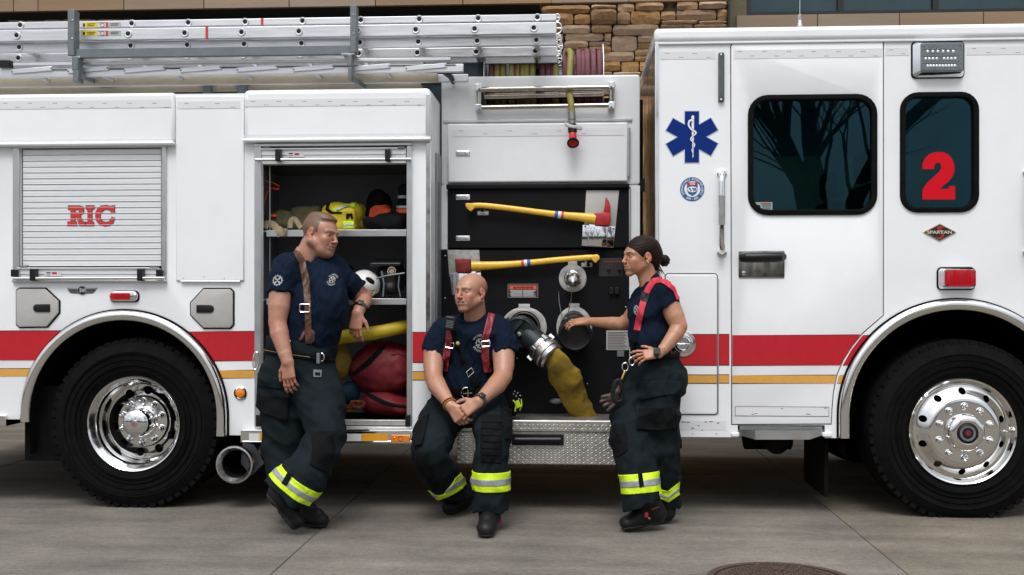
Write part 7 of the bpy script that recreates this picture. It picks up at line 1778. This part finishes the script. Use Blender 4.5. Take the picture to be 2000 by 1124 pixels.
def bands(g, c, n, half, rad, par, gap=None, roll=None):
    b = put('reflective_band', slabpatch(g, c, n, half, .005, rad).mesh(relax=0), LIMEB, par)
    put('silver_stripe', slabpatch(g, c, n, half * .33, .0085, rad).mesh(relax=0), SILB, b); return b
bc = J(578, 946, -.66); bd1 = bands(P1, bc, dl, pr(14.5), .20, m1)
q = patch(P1, [(562, 922), (572, 926), (560, 950), (549, 944)], .013, -.5); put('band_keeper', q.mesh(relax=0), PANTB, bd1) if (q.f < 0).any() else None
q = patch(P1, [(503, 728), (560, 745), (566, 765), (562, 822), (510, 806), (500, 790)], .016, -.2); pk = put('cargo_pocket', q.mesh(relax=1), PANT, m1)
q = patch(P1, [(502, 771), (563, 775), (561, 823), (510, 807), (499, 794)], .022, -.2); put('pocket_panel', q.mesh(relax=1), PANTB, pk)
q = patch(P1, [(503, 729), (561, 742), (566, 757), (560, 762), (503, 754)], .024, -.2); put('pocket_flap', q.mesh(relax=1), PANT, pk)
q = patch(P1, [(606, 842), (650, 842), (655, 880), (640, 925), (604, 908), (610, 880)], .007, -.3); put('knee_patch', q.mesh(relax=0), PANTB, m1)
q = patch(P1, [(612, 722), (629, 723), (628, 737), (612, 737)], .008, -.2); lb_ = put('cloth_label', q.mesh(relax=0), mat('grey_label_cloth', (.13, .14, .15), .7), m1)
q = patch(P1, [(615, 727), (626, 728), (625, 735), (615, 734)], .0095, -.2); put('label_print', q.mesh(relax=0), PANTB, lb_)
q = patch(P1, [(505, 678), (560, 686), (610, 692), (656, 694), (655, 706), (606, 703), (560, 697), (505, 690)], .010, -.1); bl_ = put('belt', q.mesh(relax=0), PANTB, m1)
q = patch(P1, strap_poly([(510, 683), (560, 692), (606, 698)], 1.6), .012, -.1); put('belt_stripe', q.mesh(relax=0), KH, bl_)
bvp1 = bvh(m1.children[-1].data) if False else None
cbk = J(629, 698, -.53); put('buckle_ring', MB().tube([Vector(cbk) + Vector((.014 * math.cos(t), -.012, .022 * math.sin(t))) for t in [k * math.pi / 8 for k in range(-4, 5)]], .0035, 6), CHROME, bl_)
put('belt_hook', MB().box(PX(620, -.53), PX(626, -.53), -.555, -.53, J(0, 708, -.53)[2], J(0, 688, -.53)[2]), GREYM, bl_, bevel=.002)
car = J(500, 705, -.36); put('carabiner', MB().tube([Vector(car) + Vector((.018 * math.cos(t), 0, .05 * math.sin(t) + .01 * math.cos(t))) for t in [k * math.pi / 10 for k in range(20)]], .004, 6, closed=True), CHROME, m1)
boot(J(583, 1022, -.44) * [1, 1, 0] + [0, 0, .0], np.array([PX(641, -.47), -.50, 0.0]), J(597, 990, -.43), J(590, 968, -.42), par=m1)
hb_ = J(512, 965, -.72); tb_ = J(574, 1047, -.665); tb_[2] = .010
boot(hb_, tb_, J(548, 975, -.69), J(566, 955, -.66), par=m1, dn=(-.78, -.35, -.52))
watch(J(703, 603, -.185), J(698, 612, -.215) - J(708, 590, -.13), pr(14.5), (.1, -1, .25), m1)

# ------------------------------------------------------------------ seated man on the running board
SK2 = (.44, .222, .145)
m2 = person('bald man with red leather braces sitting on the running board, hands clasped', J(935, 1030, -.4))
hd2, Mx2, hp2 = head(J(919, 572, -.06), (-.55, -.83, .04), (-.04, 0, 1), 1.03, 'bald', SK2, J(930, 648, .045), .066, 'talk', jaw=1.02, fat=.004)
gt = Field(*fieldbox([(840, 620), (1010, 830)], -.16, .26, .012, .03), .012)
gt.ell(J(922, 680, .06), (.17, .11, .15), k=.06); gt.ell(J(915, 760, .12), (.16, .12, .15), k=.06); tor = gt.mesh(); tint(tor, skin_tint(SK2))
ga = Field(*fieldbox([(815, 650), (925, 850)], -.50, .12, .003, .03), .003)
ga.chain([(J(848, 680, -.0), pr(22, 0)), (J(846, 715, -.08), pr(19, 0)), (J(847, 738, -.13), pr(17.5, -.1)), (J(854, 754, -.19), pr(18, -.1)), (J(875, 785, -.30), pr(12.5)), (J(880, 793, -.32), pr(11))], k=.02)
hand(ga, J(881, 794, -.325), (.55, -.30, -.70), (-.45, -.75, .25), -1, .98, ((.6, .8, .4), (.7, .9, .5), (.8, .9, .5), (.9, .9, .5)), .02, (.3, .6))
a1_ = ga.mesh(relax=1)
gb = Field(*fieldbox([(870, 650), (1020, 850)], -.55, .12, .003, .03), .003)
gb.chain([(J(983, 680, .0), pr(23, 0)), (J(984, 715, -.07), pr(20, 0)), (J(982, 736, -.12), pr(18, -.1)), (J(970, 752, -.18), pr(18.5, -.1)), (J(942, 779, -.32), pr(13)), (J(935, 785, -.34), pr(11.5))], k=.02)
hand(gb, J(934, 786, -.345), (-.88, -.22, -.55), (.10, -.85, .45), 1, 1.0, ((.35, .5, .35), (.45, .6, .4), (.55, .6, .4), (.6, .6, .4)), .10, (.15, .5))
a2_ = gb.mesh(relax=1)
for a in (a1_, a2_): tint(a, skin_tint(SK2, [(J(855, 742, -.15), .05), (J(975, 742, -.15), .05), (J(905, 805, -.4), .05)]))
b2 = put('body', joincol([hd2, a1_, a2_, tor]), skin_mat('skin', SK2), m2)
for nm, mb, mm in hp2: put(nm, mb, mm, b2)
g = Field(*fieldbox([(810, 600), (1030, 800)], -.24, .32, .005, .03), .005)
g.ell(J(925, 680, .05), (.185, .125, .16), k=.07); g.ell(J(918, 745, .08), (.165, .135, .15), k=.07); g.cone(J(915, 740, .09), J(912, 800, .12), .165, .16, k=.05, sq=((0, 1, 0), .8))
g.cone(J(866, 652, .02), J(975, 647, .03), pr(22, 0), pr(22, 0), k=.06); g.cone(J(928, 650, .02), J(928, 632, .02), pr(40, 0), pr(28, 0), k=.05)
g.cone(J(890, 634, .03), J(958, 630, .03), pr(16, 0), pr(16, 0), k=.04)
g.sleeve([(J(868, 648, .02), pr(26, 0)), (J(855, 668, .0), pr(27, 0)), (J(840, 712, -.05), pr(24, 0))], J(844, 693, -.04), J(838, 705, -.05) - J(855, 668, .0))
g.sleeve([(J(975, 645, .03), pr(26, 0)), (J(983, 668, .0), pr(27, 0)), (J(989, 712, -.05), pr(26, 0))], J(987, 691, -.04), J(990, 705, -.05) - J(983, 668, .0))
g.noise(.005, 16, 3, (1, 1, .6)); g.folds(.012, 22, 8, (1.2, 1, .7)); g.folds(.007, 44, 6, (1.3, 1, .8)); g.noise(.0015, 80, 6)
g.ell(J(919, 613, -.04), (pr(25, 0), .08, pr(17, 0)), k=.008, op='s')
S2 = g; collar(S2, lambda t: t.ell(J(919, 613, -.04), (pr(25, 0), .08, pr(17, 0)), k=0), m2); sh2 = g.mesh(relax=1); bv2 = bvh(sh2); put('shirt', sh2, NAVY, m2)
logo(bv2, J(939, 671, -.08), pr(9.5, 0), WHP, m2, [('WINDSOR', 150, 40, False), ('SEVERANCE', 215, 325, True)], .10, .95)
for nm, pts, w_ in (('brace', [(874, 622), (880, 640), (876, 668), (872, 695), (868, 726)], [12, 13, 14, 14, 12]), ('brace', [(961, 612), (956, 630), (948, 665), (948, 700), (953, 728)], [14, 14, 14, 14, 11])):
    q = patch(S2, strap_poly(pts, w_), .007, .06); b = put(nm, q.mesh(relax=0), REDL2, m2)
    q = patch(S2, strap_poly(pts[2:], [w_[0] + 1] * 3), .0105, .06); put('brace_tail', q.mesh(relax=0), REDL2, b)
    buckle(bv2, pts[2][0] + (.5), pts[2][1] + 7, 17, 11, b, -.15 if pts[0][0] < 900 else .1, Y=-.1)
    m_ = MB()
    for v in np.arange(pts[2][1] + 20, pts[-1][1] - 5, 8.5):
        u = np.interp(v, [p[1] for p in pts], [p[0] for p in pts]); c = J(u, v, -.09); hh = bv2.ray_cast(Vector((c[0], -2, c[2])), Vector((0, 1, 0)))
        if hh[0]: m_.sphere((c[0], hh[0].y - .0112, c[2]), (.0035, .0015, .0035), 8, 5)
    if m_.v: put('brace_hole', m_, PANTB, b, kind='stuff')
# radio microphone and strap
q = patch(S2, strap_poly([(882, 640), (890, 668), (903, 700), (918, 730), (932, 756), (938, 775)], [8, 9, 9, 10, 12, 12]), .010, .06); rs_ = put('radio_strap', q.mesh(relax=0), PANTB, m2)
c = J(879, 632, -.12); put('radio_microphone', MB().obox(Vector(c), (Vector((1, 0, -.15)).normalized(), Vector((0, 1, 0)), Vector((.15, 0, 1)).normalized()), (.034, .016, .044)), BLACKG, m2, bevel=.010)
m_ = MB()
for k in range(5): m_.obox(Vector(c) + Vector((.002 * k - .004, -.017, -.022 + k * .009)), (Vector((1, 0, -.15)).normalized(), Vector((0, 1, 0)), Vector((.15, 0, 1)).normalized()), (.022, .001, .0018))
put('microphone_grille', m_, GREYM, [o for o in m2.children if o.name.startswith('radio_microphone')][0], smooth=0, kind='stuff')
c = J(894, 671, -.11); put('yellow_button', MB().sphere(c, (.011, .006, .012), 12, 8), mat('dull_yellow', (.42, .40, .10), .5), rs_)
put('strap_buckle', MB().tube([Vector(J(u, v, -.10)) for u, v in ((911, 727), (921, 719), (926, 727), (915, 737))], .003, 6, closed=True), CHROME, rs_)
# trousers
g = Field(*fieldbox([(790, 760), (1020, 1030)], -.78, .36, .006, .03), .006)
g.cone(J(880, 782, .12), J(950, 785, .12), .13, .13, k=.06, sq=((0, 1, 0), .95)); g.cone(J(915, 760, .1), J(915, 800, .1), .175, .18, k=.05, sq=((0, 1, 0), .8))
g.chain([(J(872, 800, .05), pr(40, 0)), (J(848, 850, -.22), pr(42)), (J(836, 885, -.38), pr(36)), (J(850, 915, -.30), pr(36)), (J(880, 955, -.12), pr(35)), (J(896, 978, .0), pr(33))], k=.05)
g.chain([(J(955, 802, .05), pr(38, 0)), (J(960, 835, -.25), pr(39)), (J(961, 852, -.42), pr(36)), (J(960, 890, -.46), pr(36)), (J(959, 950, -.46), pr(34.5)), (J(958, 1000, -.46), pr(35))], k=.05)
g.cut(J(915, 770, .1), (0, -.12, 1)); X, Y, Z = g.grid()
near = X > PX(915, -.4); zc_ = J(958, 998, -.46)[2]; g.f = np.where(near & (Y < -.2), np.maximum(g.f, zc_ - Z), g.f).astype(np.float32)
g.f = np.where(Y > -.3, np.maximum(g.f, .10 - Z), g.f).astype(np.float32)
g.noise(.009, 10, 6, (1, 1, .8)); g.folds(.014, 14, 9, (1, 1, 1.3)); g.folds(.009, 28, 3, (1.3, 1, .75)); g.noise(.002, 60, 3)
P2 = g; put('trousers', g.mesh(relax=1), PANT, m2)
bands(P2, J(959, 938, -.46), (0, 0, 1), pr(18), .19, m2)
dl2 = vunit(J(896, 978, .0) - J(845, 905, -.33)); b = bands(P2, J(886, 944, -.10), (J(915, 985, .1) - J(850, 905, -.3)) * [1, .0, 1], pr(14), .20, m2)
q = patch(P2, [(940, 808), (979, 810), (981, 840), (979, 905), (938, 903), (938, 850)], .007, -.15); kp = put('knee_pad', q.mesh(relax=0), PANTB, m2)
for k in range(6):
    q = patch(P2, strap_poly([(940, 820 + k * 13), (979, 822 + k * 13)], 8.5), .0115, -.15); 
    if (q.f < 0).any(): put('pad_rib', q.mesh(relax=0), PANTB, kp)
q = patch(P2, [(805, 884), (835, 884), (838, 905), (860, 950), (848, 960), (815, 915)], .008, .05); put('knee_patch', q.mesh(relax=0), PANTB, m2)
q = patch(P2, [(826, 812), (838, 806), (824, 868), (808, 872), (806, 845)], .020, .1); put('cargo_pocket', q.mesh(relax=1), PANTB, m2) if (q.f < 0).any() else None
q = patch(P2, [(980, 790), (1000, 800), (1002, 860), (985, 858)], .016, .2); put('cargo_pocket', q.mesh(relax=1), PANTB, m2) if (q.f < 0).any() else None
fl2 = thing('gear_clip', J(1008, 790, .05), 'black mesh gear with a lime buckle beside the seated man\'s hip on the running board', 'gear')
gq = Field(J(1004, 790, .1) - .12, J(1004, 790, .1) + .12, .006); gq.ell(J(1000, 790, .12), (.055, .07, .075)); gq.noise(.006, 40, 2); put('pouch', gq.mesh(), BKF, fl2)
m_ = MB()
for u, v in ((1005, 765), (1011, 768), (1016, 773), (1008, 774), (1013, 780), (1003, 770)): m_.sphere(J(u, v, .04), (.006, .004, .004), 8, 5)
put('stud', m_, SILT, fl2, kind='stuff'); put('lime_buckle', MB().obox(Vector(J(1011, 790, .03)), (Vector((1, 0, .4)).normalized(), Vector((0, 1, 0)), Vector((-.4, 0, 1)).normalized()), (.016, .008, .022)), LIME, fl2, bevel=.004)
put('lime_edge', MB().tube([J(1002, 782, .04), J(1008, 790, .03), J(1006, 804, .03)], .005, 6).tube([J(1018, 780, .04), J(1019, 792, .04), J(1015, 802, .04)], .004, 6), LIME, fl2)
bk = put('belt_buckle', MB().tube([Vector(J(911, 768, -.06)) + Vector((.030 * math.cos(t), -.01, .034 * math.sin(t))) for t in [math.pi / 2 + k * math.pi / 10 for k in range(-1, 12)]], .0042, 8), CHROME, m2)
q = patch(S2, [(872, 762), (880, 757), (955, 760), (957, 775), (880, 774)], .012, .1); 
if (q.f < 0).any(): bt2 = put('belt', q.mesh(relax=0), PANTB, m2)
put('belt_hook', MB().bar(J(905, 769, -.075), J(922, 768, -.075), .005, .004).bar(J(914, 762, -.075), J(914, 776, -.075), .004, .004), KH, bk)
watch(J(937, 784, -.335), J(934, 786, -.345) - J(960, 765, -.22), pr(14), (.2, -.9, .7), m2, mat('grey_watch_strap', (.06, .055, .05), .6))
wb_ = Vector(J(879, 791, -.315)); da = Vector(vunit(J(881, 794, -.325) - J(866, 772, -.25))); s_ = da.cross(Vector((0, -1, .3))).normalized(); t__ = s_.cross(da)
for i, mm in enumerate((mat('orange_cord', (.5, .22, .02), .6), BKF, mat('dark_red_cord', (.2, .03, .02), .7))):
    put('bracelet', MB().tube([wb_ - da * .006 * i + (s_ * math.cos(a) + t__ * math.sin(a)) * (pr(13.8) + .001 * i) for a in [k * math.pi / 12 for k in range(24)]], .003, 6, closed=True), mm, m2)
bt_y = -.66; boot(np.array([PX(958, -.42), -.42, 0]), np.array([PX(948, -.70), -.72, 0]), J(956, 998, -.45), J(957, 975, -.45), par=m2)
q = [o for o in m2.children if o.name.startswith('boot')][-1]; put('pull_loop', MB().tube([J(977, 1001, -.46), J(979, 1018, -.47), J(976, 1026, -.48)], .006, 6), REDL2, q)
boot(np.array([PX(912, .12), .12, 0]), np.array([PX(873, -.06), -.10, 0]), J(898, 975, .05), J(896, 958, .03), par=m2)

# ------------------------------------------------------------------ woman standing at the pump panel
SK3 = (.45, .225, .135)
m3 = person('woman with dark bun, navy shirt and red braces resting a hand on the pump intake', J(1270, 1030, -.45))
hd3, Mx3, hp3 = head(J(1250, 502, -.30), (-.90, -.43, .0), (.03, 0, 1), .985, 'woman', SK3, J(1270, 566, -.28), .050, 'smile', jaw=.86)
gt = Field(*fieldbox([(1220, 550), (1340, 720)], -.42, -.08, .012, .03), .012); gt.ell(J(1275, 600, -.26), (.11, .12, .12), k=.05); gt.ell(J(1272, 670, -.26), (.10, .12, .12), k=.05); tor = gt.mesh(); tint(tor, skin_tint(SK3))
ga = Field(*fieldbox([(1095, 570), (1262, 660)], -.36, .20, .003, .03), .003)
ga.chain([(J(1246, 600, -.20), pr(18)), (J(1230, 624, -.16), pr(15.5)), (J(1214, 633, -.14), pr(13.5)), (J(1196, 632, -.09), pr(13)), (J(1160, 629, .03), pr(9)), (J(1150, 628, .06), pr(8.3))], k=.02)
hand(ga, J(1150, 628, .06), (-.93, .22, -.06), (.0, -.5, .85), 1, .86, ((.15, .45, .35), (.15, .4, .3), (.2, .4, .3), (.25, .4, .3)), .13, (.3, .3))
a1_ = ga.mesh(relax=1)
gb = Field(*fieldbox([(1225, 570), (1355, 740)], -.58, -.10, .003, .03), .003)
gb.chain([(J(1306, 592, -.36), pr(20)), (J(1318, 618, -.38), pr(18.5)), (J(1326, 638, -.39), pr(16)), (J(1320, 652, -.41), pr(15.5)), (J(1296, 682, -.46), pr(10.5)), (J(1288, 690, -.47), pr(9))], k=.02)
hand(gb, J(1287, 691, -.472), (-1, -.10, -.10), (.1, -.75, .62), 1, .86, ((.15, .3, .25), (.25, .4, .3), (.35, .5, .3), (.45, .5, .3)), .16, (.2, .2))
a2_ = gb.mesh(relax=1)
for a in (a1_, a2_): tint(a, skin_tint(SK3, [(J(1330, 640, -.42), .04), (J(1125, 622, .1), .04), (J(1255, 690, -.48), .04)]))
b3 = put('body', joincol([hd3, a1_, a2_, tor]), skin_mat('skin', SK3), m3)
for nm, mb, mm in hp3: put(nm, mb, mm, b3)
# hair: local field on the head
HB = mat('dark_brown_hair', (.014, .0062, .0035), .55, var=.5, vscale=30, stretch=(1, 1, 14), bump=.3, bscale=40, bdist=.003, spec=.15)
g = Field((-.13, -.22, -.14), (.13, .13, .16), .003)
g.ell((0, -.024, .043), (.080, .098, .084), k=.02); g.ell((0, .016, .024), (.069, .072, .064), k=.01); g.cone((0, -.06, -.01), (0, -.075, -.05), .055, .03, k=.04); g.ell((0, -.098, .0), (.05, .03, .05), k=.03)
X, Y, Z = g.grid(); ax__ = np.abs(X)
line = np.where(Z > .052, Y - (.076 - (Z - .052) * .10), Y - (.026 + np.clip(Z, -.03, .052) * .96))       # in front of this = bare face
g.f = np.maximum(g.f, line).astype(np.float32); g.f = np.where(Z < .05, np.maximum(g.f, (-.06 + .0) - Z), g.f).astype(np.float32)
g.ell((.079, -.010, -.006), (.020, .022, .034), k=.008, op='s'); g.ell((-.079, -.010, -.006), (.020, .022, .034), k=.008, op='s')
g.f = g.f + (.0008 * np.sin(Z * 420 + Y * 160 + 3 * np.sin(X * 60)) * (np.abs(g.f) < .02)).astype(np.float32)
hme = g.mesh(relax=1); hme.transform(Mx3); hr = put('hair', hme, HB, m3)
gb_ = Field((-.07, -.24, -.09), (.07, -.09, .05), .003); gb_.ell((0, -.150, -.018), (.033, .033, .032), k=.01); gb_.cone((0, -.09, -.008), (0, -.14, -.016), .020, .015, k=.015); gb_.ell((.01, -.160, -.035), (.022, .024, .02), k=.012)
X, Y, Z = gb_.grid(); an_ = np.arctan2(Z + .018, Y + .150); gb_.f = (gb_.f + .0022 * np.sin(an_ * 7 + X * 240)).astype(np.float32)
bm_ = gb_.mesh(relax=1); bm_.transform(Mx3); put('hair_bun', bm_, HB, hr)
m_ = MB(); rnd = random.Random(5)
for k in range(16):
    a = Vector((rnd.uniform(-.03, .03), -.10 + rnd.uniform(-.01, .02), -.045)); q = [Mx3 @ a, Mx3 @ (a + Vector((.0, -.012, -.025))), Mx3 @ (a + Vector((0, -.03 - rnd.uniform(0, .02), -.045 - rnd.uniform(0, .02))))]
    m_.tube(q, [.003, .0022, .0006], 5)
put('loose_strands', m_, HB, hr, kind='stuff')
put('earring', MB().sphere(Mx3 @ Vector((-.080, -.006, -.036)), .004, 8, 6), CHROME, m3)
# shirt
g = Field(*fieldbox([(1215, 540), (1345, 730)], -.52, .02, .0045, .03), .0045)
g.ell(J(1275, 605, -.27), (.125, .14, .12), k=.05); g.ell(J(1256, 617, -.27), (.085, .12, .075), k=.05); g.ell(J(1268, 660, -.27), (.115, .135, .12), k=.06); g.cone(J(1272, 660, -.27), J(1272, 712, -.27), .122, .128, k=.05, sq=((1, 0, 0), .95))
g.cone(J(1260, 574, -.18), J(1294, 568, -.37), pr(18), pr(19), k=.05); g.cone(J(1272, 570, -.28), J(1272, 550, -.28), pr(25), pr(19), k=.04)
g.sleeve([(J(1295, 573, -.36), pr(22)), (J(1304, 590, -.37), pr(22.5)), (J(1319, 620, -.385), pr(22))], J(1307, 600, -.375), J(1325, 632, -.39) - J(1298, 578, -.36)); g.chain([(J(1258, 580, -.17), pr(22)), (J(1246, 598, -.17), pr(22))], k=.04)
g.noise(.004, 19, 5, (1, 1, .7)); g.folds(.010, 24, 2, (1.2, 1, .7)); g.folds(.005, 46, 6, (1.3, 1, .8))
g.cone(J(1258, 552, -.29), J(1262, 528, -.29), pr(14), pr(20), k=.006, op='s')
S3 = g; collar(S3, lambda t: t.cone(J(1258, 552, -.29), J(1262, 528, -.29), pr(14), pr(20), k=0), m3); sh3 = g.mesh(relax=1); bv3 = bvh(sh3); put('shirt', sh3, NAVY, m3)
logo(bv3, J(1243, 606, -.38), pr(8.5, -.3), WHP, m3, None, 0, .5)
sp = [(1308, 556), (1292, 546), (1277, 549), (1266, 564), (1258, 584), (1251, 610), (1244, 646)]
q = patch(S3, strap_poly(sp, [11, 12, 12, 12, 13, 13, 13]), .007, -.2); b = put('brace', q.mesh(relax=0), REDW, m3)
q = patch(S3, strap_poly([(1306, 556), (1318, 566), (1326, 585)], [10, 9, 8]), .007, -.2)
if (q.f < 0).any(): put('brace_back', q.mesh(relax=0), REDW, b)
q = patch(S3, strap_poly([(1262, 572), (1256, 588)], 17), .011, -.2); put('brace_slider', q.mesh(relax=0), BLACKG, b)
q = patch(S3, strap_poly([(1243, 645), (1240, 662), (1236, 690)], [9, 6, 6]), .009, -.2); put('brace_leather', q.mesh(relax=0), PANTB, b)
# trousers
g = Field(*fieldbox([(1175, 680), (1350, 1030)], -.80, .02, .006, .03), .006)
g.cone(J(1278, 700, -.27), J(1283, 745, -.27), .145, .165, k=.05, sq=((0, 1, 0), .95)); g.ell(J(1295, 738, -.27), (.125, .14, .10), k=.06)
g.chain([(J(1290, 750, -.34), pr(47)), (J(1287, 810, -.36), pr(43)), (J(1288, 870, -.34), pr(39)), (J(1296, 930, -.28), pr(34)), (J(1300, 980, -.24), pr(30)), (J(1300, 1005, -.23), pr(26))], k=.045)
g.chain([(J(1262, 760, -.22), pr(40)), (J(1232, 820, -.36), pr(39)), (J(1230, 860, -.42), pr(38)), (J(1244, 910, -.47), pr(37)), (J(1251, 950, -.49), pr(36)), (J(1255, 990, -.50), pr(37))], k=.045)
g.cut(J(1278, 697, -.3), (-.06, 0, 1)); X, Y, Z = g.grid(); pc = J(1255, 983, -.50); n_ = vunit((.32, 0, -1)); g.f = np.where(Y < -.36, np.maximum(g.f, (X - pc[0]) * n_[0] + (Z - pc[2]) * n_[2]), g.f).astype(np.float32)
g.cut((0, 0, .09), (0, 0, -1)); g.noise(.008, 11, 8, (1, 1, .8)); g.folds(.013, 15, 1, (1, 1, 1.3)); g.folds(.009, 28, 5, (1.3, 1, .75)); g.noise(.002, 60, 5)
P3 = g; put('trousers', g.mesh(relax=1), PANT, m3)
n3 = vunit(J(1255, 990, -.50) - J(1236, 890, -.45)) * [-1, 1, 1]; b = bands(P3, J(1247, 943, -.50), (-.10, .1, 1), pr(18), .145, m3)
q = patch(P3, [(1246, 925), (1254, 923), (1258, 950), (1249, 953)], .013, -.3); 
if (q.f < 0).any(): put('band_keeper', q.mesh(relax=0), PANTB, b)
pb_ = [(1286, 955), (1304, 960), (1328, 941), (1329, 966), (1306, 982), (1290, 975)]
q = patch(P3, pb_, .006, -.05); 
b = put('reflective_band', q.mesh(relax=0), LIMEB, m3); q = patch(P3, [(1287, 964), (1305, 970), (1329, 951), (1329, 958), (1305, 976), (1288, 970)], .010, -.05); put('silver_stripe', q.mesh(relax=0), SILB, b)
q = patch(P3, [(1247, 748), (1290, 744), (1328, 746), (1330, 780), (1324, 836), (1290, 842), (1244, 838), (1242, 790)], .016, -.2); pk = put('cargo_pocket', q.mesh(relax=1), PANT, m3)
q = patch(P3, [(1246, 746), (1290, 744), (1330, 745), (1331, 770), (1290, 774), (1250, 783)], .026, -.2); put('pocket_flap', q.mesh(relax=1), PANT, pk)
q = patch(P3, [(1247, 798), (1290, 797), (1322, 792), (1324, 836), (1290, 842), (1244, 838)], .022, -.2); put('pocket_panel', q.mesh(relax=1), PANTB, pk)
q = patch(P3, [(1196, 830), (1220, 826), (1226, 880), (1205, 895), (1192, 868)], .007, -.1); put('knee_patch', q.mesh(relax=0), PANTB, m3) if (q.f < 0).any() else None
q = patch(P3, strap_poly([(1234, 702), (1280, 698), (1328, 694)], 10), .010, -.1); put('belt', q.mesh(relax=0), PANTB, m3)
watch(J(1281, 690, -.468), (1, .05, -.05), pr(11.5), (.05, -1, .3), m3, None, .02)
put('ring', MB().tube([Vector(J(1254, 692, -.515)) + Vector((0, .008 * math.cos(t), .009 * math.sin(t))) for t in [k * math.pi / 6 for k in range(12)]], .0016, 5, closed=True), BLACKG, m3)
kr = put('key_ring', MB().tube([Vector(J(1221, 717, -.42)) + Vector((.017 * math.cos(t), 0, .024 * math.sin(t))) for t in [k * math.pi / 8 for k in range(16)]], .0028, 6, closed=True).tube([Vector(J(1234, 706, -.43)) + Vector((.016 * math.cos(t), 0, .022 * math.sin(t))) for t in [k * math.pi / 8 for k in range(16)]], .0028, 6, closed=True), CHROME, m3)
put('key_chain', MB().tube([J(1221, 724, -.42) , J(1218, 732, -.43), J(1214, 742, -.43)], .006, 6), mat('brass', (.50, .36, .12), .35, .9), kr)
put('hook', MB().bar(J(1240, 705, -.44), J(1254, 702, -.46), .008, .008), CHROME, kr)
# leather gloves hanging at her hip
gv = Field(*fieldbox([(1165, 735), (1230, 815)], -.52, -.28, .004, .03), .004)
gv.chain([(J(1212, 752, -.42), .016), (J(1205, 765, -.42), .022), (J(1192, 780, -.42), .022)], k=.02); 
for a, b_ in (((1196, 772), (1176, 776)), ((1196, 778), (1174, 785)), ((1198, 784), (1180, 793)), ((1202, 788), (1187, 802)), ((1206, 778), (1196, 762))): gv.cone(J(*a, -.42), J(*b_, -.43), .015, .012, k=.006)
gv.noise(.002, 60, 3); gl_o = thing('gloves', J(1195, 800, -.42), 'pair of dark brown leather gloves hanging from the woman\'s hip', 'gloves')
put('glove', gv.mesh(), mat('glove_leather', (.035, .017, .012), .5, var=.3, vscale=40), gl_o)
m_ = MB()
for dx in (0, 4): m_.tube([J(1196 + dx, 760, -.44), J(1200 + dx, 745, -.44), J(1207 + dx, 741, -.44), J(1212 + dx, 752, -.44), J(1217, 766, -.43), J(1214, 782, -.43), J(1202 + dx, 785, -.44), J(1195 + dx, 774, -.44)], .0075, 8, closed=True)
put('glove_cuff', m_, BLACKG, gl_o)
# boots
b = boot(np.array([PX(1303, -.46), -.44, .035]), np.array([PX(1214, -.47), -.50, .0]), J(1272, 985, -.48), J(1262, 968, -.49), par=m3, dn=(.10, -.15, -1))
put('pull_loop', MB().box(PX(1259, -.56), PX(1266, -.56), -.565, -.55, J(0, 996, -.56)[2], J(0, 987, -.56)[2]), REDL2, b); put('sole_badge', MB().sphere(J(1268, 1013, -.553), (.007, .004, .005), 10, 6), mat('dim_orange', (.35, .12, .01), .5), b)
put('red_slash', MB().bar(J(1272, 996, -.555), J(1287, 990, -.55), .004, .004), REDL2, b)
boot(np.array([PX(1316, -.25), -.22, 0]), np.array([PX(1258, -.28), -.30, 0]), J(1300, 985, -.24), J(1299, 965, -.25), par=m3)
